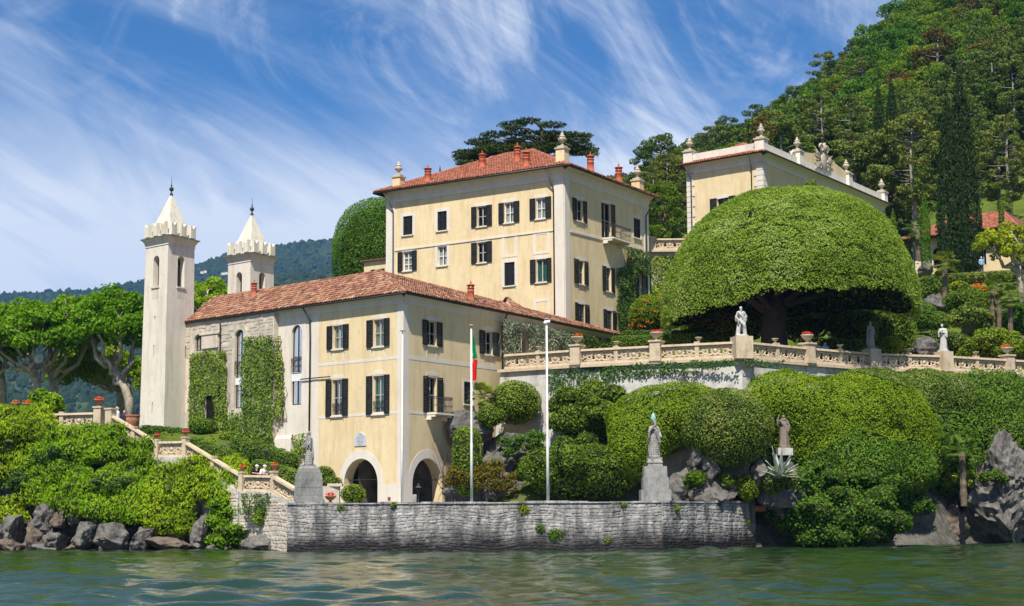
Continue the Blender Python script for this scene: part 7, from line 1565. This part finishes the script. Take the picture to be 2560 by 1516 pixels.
# ================================================================== FIGURES: overlapping rounded limbs fused into one skin
def capsule(mb, a, ra, b, rb):
    a, b = Vector(a), Vector(b); iv_, if_ = ico(2)
    for p, r in ((a, ra), (b, rb)): mb.mesh([(p.x+x*r, p.y+y*r, p.z+z*r) for x, y, z in iv_], [tuple(f) for f in if_])
    if (b-a).length > 1e-4: mb.tube([a, b], [ra, rb], 12)
def blob(mb, c, R): iv_, if_ = ico(2); mb.mesh([(c[0]+x*R[0], c[1]+y*R[1], c[2]+z*R[2]) for x, y, z in iv_], [tuple(f) for f in if_])
def fuse(mb, vox=0.022):
    me = bpy.data.meshes.new('fuse'); me.from_pydata(mb.v, [], mb.f); o = bpy.data.objects.new('fuse', me); COL.objects.link(o)
    md = o.modifiers.new('r', 'REMESH'); md.mode = 'VOXEL'; md.voxel_size = vox; md.use_smooth_shade = True; sm = o.modifiers.new('s', 'SMOOTH'); sm.iterations = 2
    res = bpy.data.meshes.new_from_object(o.evaluated_get(bpy.context.evaluated_depsgraph_get())); bpy.data.objects.remove(o); bpy.data.meshes.remove(me); return res
def hand(mb, w, d, r=0.04):
    w, d = Vector(w), Vector(d).normalized(); s_ = d.orthogonal().normalized(); capsule(mb, w, r, w+d*0.07, r*1.05)
    for i in range(4): b = w+d*0.08+s_*(i-1.5)*0.021; capsule(mb, b, 0.0125, b+d*(0.06+0.015*(i in (1, 2)))+Vector((0, 0, -0.02)), 0.010)
    capsule(mb, w+d*0.03+s_*0.04, 0.014, w+d*0.08+s_*0.065, 0.011)
def head(mb, c, tilt=(0, 0), beard=False, hair=0.0):
    c = Vector(c); blob(mb, c, (0.078, 0.095, 0.115)); blob(mb, c+Vector((0, -0.055, -0.055)), (0.052, 0.05, 0.05)); blob(mb, c+Vector((0, -0.105, -0.01)), (0.016, 0.022, 0.03))
    for s_ in (-1, 1): blob(mb, c+Vector((s_*0.078, 0.01, -0.005)), (0.014, 0.022, 0.032)); blob(mb, c+Vector((s_*0.032, -0.082, 0.018)), (0.022, 0.014, 0.012))
    blob(mb, c+Vector((0, -0.088, -0.062)), (0.026, 0.014, 0.010))
    if beard: blob(mb, c+Vector((0, -0.075, -0.13)), (0.05, 0.05, 0.09))
    if hair: blob(mb, c+Vector((0, 0.03, 0.03)), (0.092, 0.10, 0.105)); capsule(mb, c+Vector((0, 0.06, -0.02)), 0.07, c+Vector((0, 0.07, -0.02-hair)), 0.06)
    capsule(mb, c+Vector((0, 0.02, -0.09)), 0.052, c+Vector((0, 0.03, -0.2)), 0.062)
def robed(pose, seed):
    """standing draped figure about 1.8 m tall, facing -Y"""
    mb = MB(); R0 = random.Random(seed); hip = pose.get('hip', 0.03); lean = pose.get('lean', 0)
    blob(mb, (hip*0.3+lean*0.6, 0, 1.30), (0.20, 0.135, 0.20)); blob(mb, (hip+lean*0.4, 0, 1.02), (0.17, 0.13, 0.2)); capsule(mb, (-0.15+lean*0.7, 0.01, 1.43), 0.075, (0.15+lean*0.7, 0.01, 1.43), 0.075)
    head(mb, (lean+pose.get('hx', 0), -0.03, 1.66), beard=pose.get('beard', False), hair=pose.get('hair', 0.1))
    if pose.get('skirt', True):
        for k in range(9):
            z0, z1 = 1.0-k*0.11, 1.0-(k+1)*0.11; r0, r1 = 0.17+k*0.011, 0.17+(k+1)*0.011
            blob(mb, (hip*(1-k/9)+lean*0.4*(1-k/9), 0.01*math.sin(k), (z0+z1)/2), (r1, r1*0.82, 0.12))
        for i in range(20):
            a = R0.uniform(0, 6.28); sw = R0.uniform(-0.5, 0.5); zt = R0.uniform(0.75, 1.15); capsule(mb, (hip+lean*0.4+0.16*math.cos(a), 0.125*math.sin(a), zt), 0.028, (0.255*math.cos(a+sw), 0.21*math.sin(a+sw), 0.05), 0.038)
    else:
        for s_, kx in ((-1, -0.11), (1, 0.13)): capsule(mb, (s_*0.085+hip, 0, 0.95), 0.095, (kx, -0.06*(s_ > 0)-0.02, 0.50), 0.065); capsule(mb, (kx, -0.06*(s_ > 0)-0.02, 0.50), 0.062, (kx*1.1, 0.03, 0.09), 0.042); capsule(mb, (kx*1.1, 0.03, 0.05), 0.045, (kx*1.25, -0.13, 0.035), 0.035)
        for i in range(9): capsule(mb, (-0.17+0.02*i, -0.10-0.01*i, 0.98-0.03*i), 0.045, (0.20, -0.12, 0.75-0.035*i), 0.04)
        for i in range(6): capsule(mb, (0.2+R0.uniform(-.04, .04), -0.06+R0.uniform(-.05, .05), 0.85), 0.045, (0.24+R0.uniform(-.05, .05), R0.uniform(-.1, .1), 0.03), 0.06)
        capsule(mb, (-0.22, 0.1, 0), 0.12, (-0.2, 0.1, 0.45), 0.08)
    for i in range(8):      # mantle folds across the chest and over the back
        t2 = i/7; capsule(mb, (-0.17+lean*0.6+0.04*t2, -0.10-0.02*t2, 1.42-0.1*t2), 0.035, (0.19+hip, -0.13, 1.12-0.24*t2), 0.032); capsule(mb, (-0.16+0.045*i+lean*0.5, 0.12, 1.40), 0.04, (-0.2+0.055*i, 0.19, 0.25+0.12*(i % 3)), 0.05)
    for sh, el, wr in pose['arms']:
        capsule(mb, sh, 0.072, el, 0.058); capsule(mb, el, 0.056, wr, 0.042); hand(mb, wr, Vector(wr)-Vector(el)); capsule(mb, el, 0.07, Vector(el)+Vector((0, 0.03, -0.28)), 0.05)
    for a in pose.get('extra', ()): capsule(mb, *a)
    blob(mb, (0, 0, 0.03), (0.3, 0.27, 0.05)); return fuse(mb)
def statue(label, p, h, rz, pose, seed, mat, base=None):
    t_ = thing('statue', tuple(p), label, 'statue'); o = link('figure', robed(pose, seed), t_, None, mat); o.scale = (h/1.78,)*3; o.rotation_euler = (0, 0, rz)
    b_ = MB(); b_.box((p[0], p[1], p[2]+0.03), (0.33, 0.3, 0.06), None, rz); o.location = (0, 0, 0.08); b_.build('base', mat, t_); return t_
L_, R_s = (-0.19, 0.0, 1.42), (0.19, 0.0, 1.42)
def pedestal(label, px, pyb, Y, tiers, mat='pedestal_stone', rz=0.0):
    """tiers: (half width bottom, half width top, height, blocks per side)"""
    b_ = at(px, pyb, Y); b_.z = QZ; t_ = thing('pedestal', tuple(b_), label, 'pedestal'); z = QZ
    for w0, w1, h, nb in tiers:
        core = MB(); core.box((b_.x, b_.y, z+h/2), (w0*0.96, w0*0.96, h/2), None, rz, w1/w0); core.build('core', mat, t_)
        for side in range(4):
            a = rz+side*math.pi/2; n_ = Vector((math.sin(a), -math.cos(a), 0)); d = Vector((math.cos(a), math.sin(a), 0)); u = -1.0
            for i in range(nb):
                v_ = 1.0 if i == nb-1 else -1+2*(i+1)/nb+random.uniform(-0.15, 0.15); q = MB(); P = []; e = random.uniform(0.0, 0.015); g = 0.008
                for zz, w in ((z+g, w0), (z+h-g, w1)):
                    for uu, oo in ((u*w+(g if u > -1 else 0), w+e), (v_*w-(g if v_ < 1 else 0), w+e), (v_*w-(g if v_ < 1 else 0), w*0.9), (u*w+(g if u > -1 else 0), w*0.9)):
                        c = b_+n_*oo+d*uu; P.append((c.x, c.y, zz))
                q.box8(P); q.build('stone_block', mat, t_); u = v_
        z += h
    return t_, Vector((b_.x, b_.y, z))
p1, top1 = pedestal('grey stone block pedestal at the left corner of the quay', 771, 1262, 88.4, [(0.62, 0.61, 0.42, 2), (0.59, 0.585, 0.42, 3), (0.575, 0.57, 0.40, 2), (0.555, 0.54, 0.40, 3), (0.48, 0.46, 0.22, 1), (0.42, 0.36, 0.14, 1)], rz=0.55)
p2, top2 = pedestal('stepped grey stone pedestal standing on the quay right of the flagpoles', 1638, 1256, 87.6, [(0.80, 0.80, 0.62, 1), (0.68, 0.68, 0.66, 1), (0.62, 0.60, 0.60, 1), (0.40, 0.38, 0.18, 1), (0.42, 0.34, 0.22, 1)], rz=0.0)
statue('weathered grey robed statue in profile on the quay corner pedestal', top1, 1.85, -1.2, dict(beard=True, hair=0.12, lean=-0.05, arms=[(L_, (-0.24, -0.10, 1.15), (-0.10, -0.30, 0.98)), (R_s, (0.25, -0.02, 1.14), (0.16, -0.25, 0.95))]), 1, 'statue_stone')
bs = statue('dark grey bishop statue with green mitre on the stepped pedestal', top2, 2.05, 0.35, dict(beard=True, hair=0.08, hip=-0.04, lean=0.03, arms=[(L_, (-0.30, -0.10, 1.22), (-0.14, -0.22, 1.42)), (R_s, (0.27, -0.05, 1.16), (0.22, -0.28, 1.02))], extra=[((0.05, -0.2, 1.25), 0.06, (0.2, -0.2, 0.7), 0.07)]), 2, 'statue_stone')
mt = MB(); c = top2+Vector((-0.02, 0.02, 2.06)); mt.lathe([(0.10, 0), (0.13, 0.08), (0.15, 0.2), (0.10, 0.34), (0.01, 0.48)], 10, c); mt.v = [(x, c.y+(y-c.y)*0.6, z) for x, y, z in mt.v]; mt.build('mitre', 'copper_green', bs, True)
mk = at(1961, 1122, 91.2); q = MB(); q.box((mk.x, mk.y, mk.z-0.18), (0.42, 0.38, 0.2)); tag(q.build('pedestal', 'plaster_wall'), 'pale stone block under the brown monk statue', 'pedestal')
statue('brown stone monk statue with one raised arm among the hedges', mk, 1.85, -0.1, dict(hair=0.0, arms=[(L_, (-0.33, -0.06, 1.46), (-0.26, -0.12, 1.68)), (R_s, (0.29, -0.02, 1.18), (0.24, -0.12, 0.92))], extra=[((-0.1, -0.06, 1.5), 0.07, (0.1, -0.06, 1.5), 0.07)]), 3, 'brown_statue')
tops = {i: (p+Vector((0, 0, h)), a) for p, a, h, i in POSTS}
statue('pale half-draped male statue on the corner post of the terrace', tops[3][0], 1.72, 0.1, dict(skirt=False, beard=True, hair=0.1, hip=0.05, arms=[(L_, (-0.30, 0.03, 1.16), (-0.22, -0.14, 0.98)), (R_s, (0.32, 0.0, 1.18), (0.20, -0.10, 1.0))]), 4, 'pale_statue')
statue('draped stone statue in the oak shade on the terrace balustrade', tops[5][0], 1.72, 0.5, dict(hair=0.14, arms=[(L_, (-0.28, -0.06, 1.2), (-0.1, -0.2, 1.3)), (R_s, (0.3, 0.0, 1.2), (0.2, -0.15, 1.05))]), 5, 'statue_stone')
statue('pale draped statue with folded arms on the right part of the balustrade', tops[6][0], 1.72, -0.4, dict(hair=0.12, hip=0.06, lean=-0.04, arms=[(L_, (-0.26, -0.1, 1.2), (-0.02, -0.22, 1.32)), (R_s, (0.26, -0.08, 1.16), (0.02, -0.24, 1.2))]), 6, 'pale_statue')

for i, (x0, x1, y0, y1, Y, lb) in enumerate(((90, 190, 1120, 1165, 95.9, 'dark ivy patch in the upper part of the big wisteria cascade'), (230, 330, 1190, 1240, 94.6, 'dark ivy patch low in the big wisteria cascade'), (20, 90, 1180, 1260, 95.6, 'dark ivy patch above the tall pale rock slab'), (400, 470, 1200, 1250, 94.3, 'dark ivy patch in the wisteria below the middle landing'))): shrub('ivy_patch', lb, 'ivy', lumps(pe(x0, x1, y0, y1, Y, 0.7), 12, 0.36, 70+i), 'dark_ivy_leaf', 90, 0.17, amp=0.25, hsub=1, hk=0.6, depth=0.45)
# creepers hiding the foot of the stair wall
shrub('creeper', 'green creeper spilling down the pale wall beside the quay corner', 'creeper', lumps(pe(622, 735, 1262, 1345, 91.6, 0.6), 22, 0.34, 51), 'ivy_leaf', 110, 0.15, amp=0.2, hsub=1, hk=0.6, depth=0.4)
rock('dark rock at the foot of the pale wall beside the quay corner', 618, 730, 1322, 1395, 91.2, 171, ry=0.8, name='shore_rock')
# people
def person(label, p, rz, top, legs, hair, arms, cap=None, s=1.0, bend=0.0):
    t_ = thing('person', tuple(p), label, 'person'); mb = MB(); B = Vector((0, -bend, 0))
    def up(v_): v_ = Vector(v_); k = max(0, v_.z-0.95)/0.75; return (v_.x, v_.y-bend*k, v_.z-0.35*bend*k)
    head(mb, up((0, -0.02, 1.62))); capsule(mb, (0, 0, 1.0), 0.13, up((0, 0, 1.35)), 0.15); capsule(mb, up((-0.15, 0, 1.42)), 0.07, up((0.15, 0, 1.42)), 0.07)
    A = []
    for sh, el, wr in arms: sh, el, wr = up(sh), up(el), up(wr); capsule(mb, sh, 0.058, el, 0.045); capsule(mb, el, 0.044, wr, 0.033); hand(mb, wr, Vector(wr)-Vector(el), 0.034); A.append((sh, el, wr))
    for s_ in (-1, 1): capsule(mb, (s_*0.09, 0, 0.95), 0.09, (s_*0.1, -0.01, 0.5), 0.062); capsule(mb, (s_*0.1, -0.01, 0.5), 0.06, (s_*0.1, 0.02, 0.08), 0.042); capsule(mb, (s_*0.1, 0.03, 0.045), 0.042, (s_*0.11, -0.12, 0.035), 0.034)
    o = link('body', fuse(mb, 0.02), t_, None, 'skin'); parts = [o]
    c = MB(); capsule(c, (0, 0, 0.98), 0.155, up((0, 0, 1.34)), 0.175); capsule(c, up((-0.15, 0, 1.41)), 0.085, up((0.15, 0, 1.41)), 0.085)
    for sh, el, wr in A: capsule(c, sh, 0.078, el, 0.066)
    parts.append(link('shirt', fuse(c, 0.025), t_, None, top)); c = MB(); capsule(c, (-0.03, 0, 0.97), 0.14, (0.03, 0, 0.97), 0.14)
    for s_ in (-1, 1): capsule(c, (s_*0.09, 0, 0.92), 0.105, (s_*0.1, -0.01, 0.5), 0.08); capsule(c, (s_*0.1, -0.01, 0.5), 0.08, (s_*0.1, 0.02, 0.14), 0.065)
    parts.append(link('trousers', fuse(c, 0.025), t_, None, legs)); c = MB(); hc = Vector(up((0, -0.02, 1.62)))
    blob(c, hc+Vector((0, 0.025, 0.035)), (0.092, 0.10, 0.098)); parts.append(link('hair', fuse(c, 0.02), t_, None, hair))
    if cap: c = MB(); blob(c, hc+Vector((0, 0.01, 0.065)), (0.102, 0.115, 0.075)); blob(c, hc+Vector((0, -0.12, 0.055)), (0.08, 0.09, 0.012)); parts.append(link('cap', fuse(c, 0.02), t_, None, cap))
    for q in parts: q.rotation_euler = (0, 0, rz); q.scale = (s,)*3
    return t_
AR_ = [((-0.19, 0, 1.40), (-0.25, 0.03, 1.13), (-0.2, -0.14, 0.95)), ((0.19, 0, 1.40), (0.25, 0.03, 1.13), (0.2, -0.14, 0.95))]
LEAN = [((-0.19, 0, 1.40), (-0.28, -0.1, 1.2), (-0.08, -0.32, 1.16)), ((0.19, 0, 1.40), (0.28, -0.1, 1.2), (0.08, -0.32, 1.16))]
def stand(px, pyhead, Y, h=1.72): c = at(px, pyhead, Y); return Vector((c.x, c.y, c.z-h))
person('person in a white shirt at the head of the garden stairs', stand(293, 1018, 99.6), 1.2, 'cloth_white', 'cloth_navy', 'hair_grey', AR_); person('person in navy clothes just behind the white-shirted one at the stair head', stand(311, 1026, 100.6), 0.3, 'cloth_navy', 'cloth_navy', 'hair_dark', AR_)
person('person in white with a white cap leaning on the lower landing balustrade', stand(655, 1166, 93.3, 1.6), 0.9, 'cloth_white', 'cloth_navy', 'hair_dark', LEAN, 'cloth_white', 1.0, 0.25); person('person in black bending over beside the white-capped one on the lower landing', stand(634, 1168, 93.6, 1.5), 0.7, 'cloth_black', 'cloth_black', 'hair_grey', LEAN, 'cloth_white', 1.0, 0.4)
person('person in rose standing in the oak shade behind the terrace balustrade', stand(2040, 854, 100.2), -0.2, 'cloth_rose', 'cloth_navy', 'hair_dark', AR_); person('person in blue standing in the oak shade behind the terrace balustrade', stand(2062, 856, 100.6), 0.3, 'cloth_blue', 'cloth_navy', 'hair_dark', AR_)
person('person in a light blue shirt on the lawn by the garden house', stand(2453, 643, 152, 1.7), 0.3, 'cloth_blue', 'cloth_navy', 'hair_grey', AR_)

# ================================================================== PLANTERS, VASES, FLAGPOLES, LANTERNS
BOWL = [(0.16, 0), (0.19, 0.03), (0.10, 0.08), (0.09, 0.16), (0.22, 0.24), (0.34, 0.36), (0.39, 0.44), (0.41, 0.50), (0.38, 0.51), (0.33, 0.46)]
def planter(label, p, s, mat='ornament_stone', leaf='orange_flower', name='planter_urn', fl=True, group=None, cat='planter'):
    t_ = thing(name, tuple(p), label, cat, group); mb = MB(); mb.lathe([(r*s, z*s) for r, z in BOWL], 14, (p[0], p[1], p[2])); mb.build('bowl', mat, t_, True)
    if fl:
        e = [((p[0]+random.uniform(-.12, .12)*s, p[1]+random.uniform(-.12, .12)*s, p[2]+(0.56+random.uniform(-.03, .06))*s), (0.27*s, 0.27*s, 0.12*s)) for _ in range(3)]; V = foliage(e, 260, 0.085, 0.3, 3, 0.9, 0.7, 0.5, view=False)-np.array(p); link('flowers', np_mesh('flowers', V, quads(len(V)//4)), t_, None, leaf)
    return t_
for i, lb in ((1, 'stone planter of orange flowers on the first balustrade post past the passage'), (2, 'stone planter of red flowers on the post before the half-draped statue'), (4, 'stone planter in the shade on the first post past the half-draped statue'), (7, 'stone planter with orange flowers on the last wide post of the balustrade')): planter(lb, tops[i][0]+Vector((0, 0, 0.08)), 1.0)
VG = 'small stone vases on the slim piers of the terrace balustrade'; 
for a, b in zip(TP[:-1], TP[1:]): planter('small stone vase on a slim pier of the terrace balustrade', (a+b)/2+Vector((0, 0, 1.08)), 0.52, 'balustrade_stone', fl=False, name='stone_vase', group=VG, cat='vase')
planter('terracotta bowl planter on the post at the head of the stairs', S3[1]+Vector((0, 0, 1.32)), 0.85, 'terracotta_pot', name='flower_bowl'); planter('terracotta bowl nearest the wisteria edge on the left parapet', at(38, 1026, 99.6), 0.9, 'terracotta_pot', name='flower_bowl'); planter('terracotta bowl next to the lime green bush on the left parapet', at(68, 1027, 99.8), 0.9, 'terracotta_pot', name='flower_bowl')
planter('small pot of red flowers on the middle landing post', S3[4]+Vector((0, 0, 1.22)), 0.6, 'terracotta_pot', 'red_flower', 'flower_pot'); planter('small pot of red flowers above the bend of the upper flight', S3[3]+Vector((0, 0, 1.1)), 0.55, 'terracotta_pot', 'red_flower', 'flower_pot'); planter('small pot of red flowers at the left end of the lower landing', S3[5]+Vector((0, 0.3, 1.15)), 0.6, 'terracotta_pot', 'red_flower', 'flower_pot'); planter('pot of tall red flowers at the right end of the lower landing', S3[6]+Vector((0, 0.3, 1.22)), 0.7, 'terracotta_pot', 'red_flower', 'flower_pot')
q = at(327, 1078, 101); mb = MB(); mb.lathe([(0.30, 0), (0.42, 0.25), (0.52, 0.6), (0.54, 0.8), (0.50, 0.86), (0.58, 0.92), (0.58, 1.0), (0.5, 1.0), (0.45, 0.9)], 16, q); tag(mb.build('terracotta_jar', 'terracotta_pot', None, True), 'large terracotta jar at the foot of the forked plane tree', 'jar')
fp = planter('low pot of red flowers by the rough wall beside the left arch', at(826, 1262, 89.6)*1.0, 0.8, 'terracotta_pot', 'red_flower', 'flower_pot'); fp.location.z = QZ
def flagpole(label, px, pyt, Y, r=0.055, head_=False):
    b_ = at(px, 1259, Y); b_.z = QZ; t_ = thing('flagpole', tuple(b_), label, 'flagpole'); H = at(px, pyt, Y).z-QZ; q = MB(); q.tube([b_, b_+Vector((0, 0, H*0.33)), b_+Vector((0, 0, H*0.34)), b_+Vector((0, 0, H))], [r*1.35, r*1.35, r, r*0.8], 10); q.build('pole', 'white_paint', t_, True)
    q = MB(); q.lathe([(0.03, 0), (0.16, 0.02), (0.17, 0.05), (0.05, 0.09)], 10, b_+Vector((0, 0, H))); q.build('pole_cap', 'grey_wood', t_)
    if head_: q = MB(); q.box(b_+Vector((0.05, 0, H-0.12)), (0.14, 0.1, 0.1)); blob(q, b_+Vector((-0.05, 0, H-0.16)), (0.13, 0.13, 0.13)); q.build('camera_head', 'white_paint', t_, True)
    q = MB(); q.tube([b_+Vector((-0.07, -0.03, 0.9)), b_+Vector((-0.06, -0.03, H*0.98))], 0.006, 3); q.build('halyard', 'grey_wood', t_); return t_, b_, H
fp1, fb1, fh1 = flagpole('white flagpole flying the tricolour flag on the quay', 1179, 816, 87.0); fp2, fb2, fh2 = flagpole('bare white pole with a camera head on the quay', 1370, 800, 87.0, 0.06, True); fp3, fb3, fh3 = flagpole('slim bare white pole in front of the yellow house corner', 1004.5, 829, 88.0, 0.04)
fl = thing('flag', tuple(fb1+Vector((0, 0, fh1*0.6))), 'limp green white and red flag hanging from the quay flagpole', 'flag')
zt, zm_, zb = at(1183, 838, 87).z, at(1183, 897, 87).z, at(1183, 952, 87).z
def cloth(name, mat, z0, z1, w0, w1, x0, sd):
    N, K = 14, 12; V = []; Fs = []
    for j in range(K+1):
        t2 = j/K; z = z0+(z1-z0)*t2; w = w0+(w1-w0)*t2
        for i in range(N+1):
            u = i/N; V.append((fb1.x+x0+u*w+0.012*math.sin(t2*9+u*5+sd), fb1.y-0.02+0.085*math.sin(u*11+t2*2.2+sd)*(0.35+0.65*u), z-0.10*u*(1-t2)))
    for j in range(K):
        for i in range(N): a = j*(N+1)+i; Fs.append((a, a+1, a+N+2, a+N+1))
    q = MB(); q.mesh(V, Fs); q.build(name, mat, fl, True)
cloth('green_stripe', 'flag_green', zt, zm_, 0.10, 0.27, 0.05, 0); cloth('red_stripe', 'flag_red', zm_+0.02, zb, 0.26, 0.20, 0.06, 2); cloth('white_stripe', 'flag_white', zm_+0.35, zm_-0.3, 0.05, 0.07, 0.05, 4)
def lantern(label, px, pyt, pyb, Y):
    b_ = at(px, pyb, Y); H = at(px, pyt, Y).z-b_.z; t_ = thing('lantern', tuple(b_), label, 'lantern'); q = MB(); q.lathe([(0.12, 0), (0.10, 0.08), (0.035, 0.14), (0.028, H*0.62), (0.06, H*0.65), (0.03, H*0.68)], 8, b_); q.build('post', 'dark_iron', t_, True)
    z0, z1 = b_.z+H*0.68, b_.z+H*0.92; w0, w1 = 0.075, 0.12
    for i in range(4): a = i*math.pi/2+0.785; q = MB(); q.tube([(b_.x+w0*1.3*math.cos(a), b_.y+w0*1.3*math.sin(a), z0), (b_.x+w1*1.3*math.cos(a), b_.y+w1*1.3*math.sin(a), z1)], 0.012, 4); q.build('lantern_bar', 'dark_iron', t_)
    q = MB(); q.box((b_.x, b_.y, (z0+z1)/2), (w0, w0, (z1-z0)/2), None, 0, 1.55); q.build('lantern_glass', 'window_glass', t_); q = MB(); q.box((b_.x, b_.y, z1+0.07), (0.17, 0.17, 0.07), None, 0, 0.25); q.lathe([(0.03, 0.14), (0.05, 0.18), (0.01, 0.25)], 6, (b_.x, b_.y, z1)); q.build('lantern_roof', 'dark_iron', t_)
lantern('black iron lantern on a post beside the right-hand arch', 1046, 1216, 1262, 90.5); lantern('black iron lantern on a post by the red creeper', 1129, 1222, 1262, 91.5); lantern('black iron lantern above the hedges left of the corner statue', 664, 1124, 1168, 95.5)
q = MB(); p = at(1036, 1262, 90.2); q.box((p.x, p.y, QZ+0.22), (0.12, 0.12, 0.24)); tag(q.build('bollard', 'pedestal_stone'), 'short pale stone bollard next to the lantern at the right-hand arch', 'bollard')
# leafless climber fanning over the wall above the right-hand arch
bc = thing('bare_climber', tuple(AR.P(AR.px(1108, 1258)[0], QZ, 0.08)), 'leafless brown climber fanned across the wall beside the right-hand arch', 'climber'); q = MB(); R0 = random.Random(4)
for i in range(16):
    e = (1062+R0.uniform(0, 70), 1100+R0.uniform(0, 90)); pts = []
    for j in range(6): t2 = j/5; x = 1112+(e[0]-1112)*t2**1.3+R0.uniform(-2, 2); y = 1255+(e[1]-1255)*(t2**0.75)+R0.uniform(-3, 3); u, z = AR.px(x, y); pts.append(AR.P(u, z, 0.05))
    q.tube(pts, [0.03, 0.02, 0.016, 0.013, 0.010, 0.006], 4)
q.build('stems', 'trunk_bark', bc)
# tufts rooted in the quay joints
def wall_depth(a, b):
    d = (b-a).normalized(); n_ = Vector((d.y, -d.x))
    def g(x, y): r_ = ray(x, y)[0]; return (a.x*n_.x+a.y*n_.y)/(r_*n_.x+n_.y)-0.05
    return g
QF1, QF2 = wall_depth(qa, qb_), wall_depth(qb_, qc)
for i, (x, y, s_) in enumerate(((1310, 1272, 16), (985, 1262, 10), (1390, 1335, 22), (1690, 1270, 14), (1350, 1320, 12), (1520, 1350, 10), (1866, 1305, 12), (852, 1268, 10), (1560, 1262, 9))): shrub('wall_tuft', 'small green tuft growing from the joints of the quay wall', 'plant', [pe(x-s_, x+s_, y-s_*0.7, y+s_*0.9, (QF1 if x < 1657 else QF2)(x, y), 0.14)], 'grass_blade', 260, 0.10, 'tufts in the quay wall', amp=0.3, hsub=1, hk=0.4, depth=0.6, view=False)

# ================================================================== AIR
hb = MB(); hb.box((0, 2550, 385), (4600, 2700, 389)); haze = hb.build('haze'); m, t = newmat('haze_air'); o = _n(t, 'ShaderNodeOutputMaterial'); pv = _n(t, 'ShaderNodeVolumePrincipled'); pv.inputs['Color'].default_value = (0.22, 0.50, 1.0, 1); pv.inputs['Density'].default_value = 0.00008; pv.inputs['Anisotropy'].default_value = 0.0; lk(t, pv.outputs[0], o.inputs['Volume']); haze.data.materials.append(m); tag(haze, 'thin blue haze filling the air over the lake', 'haze', None, 'stuff')
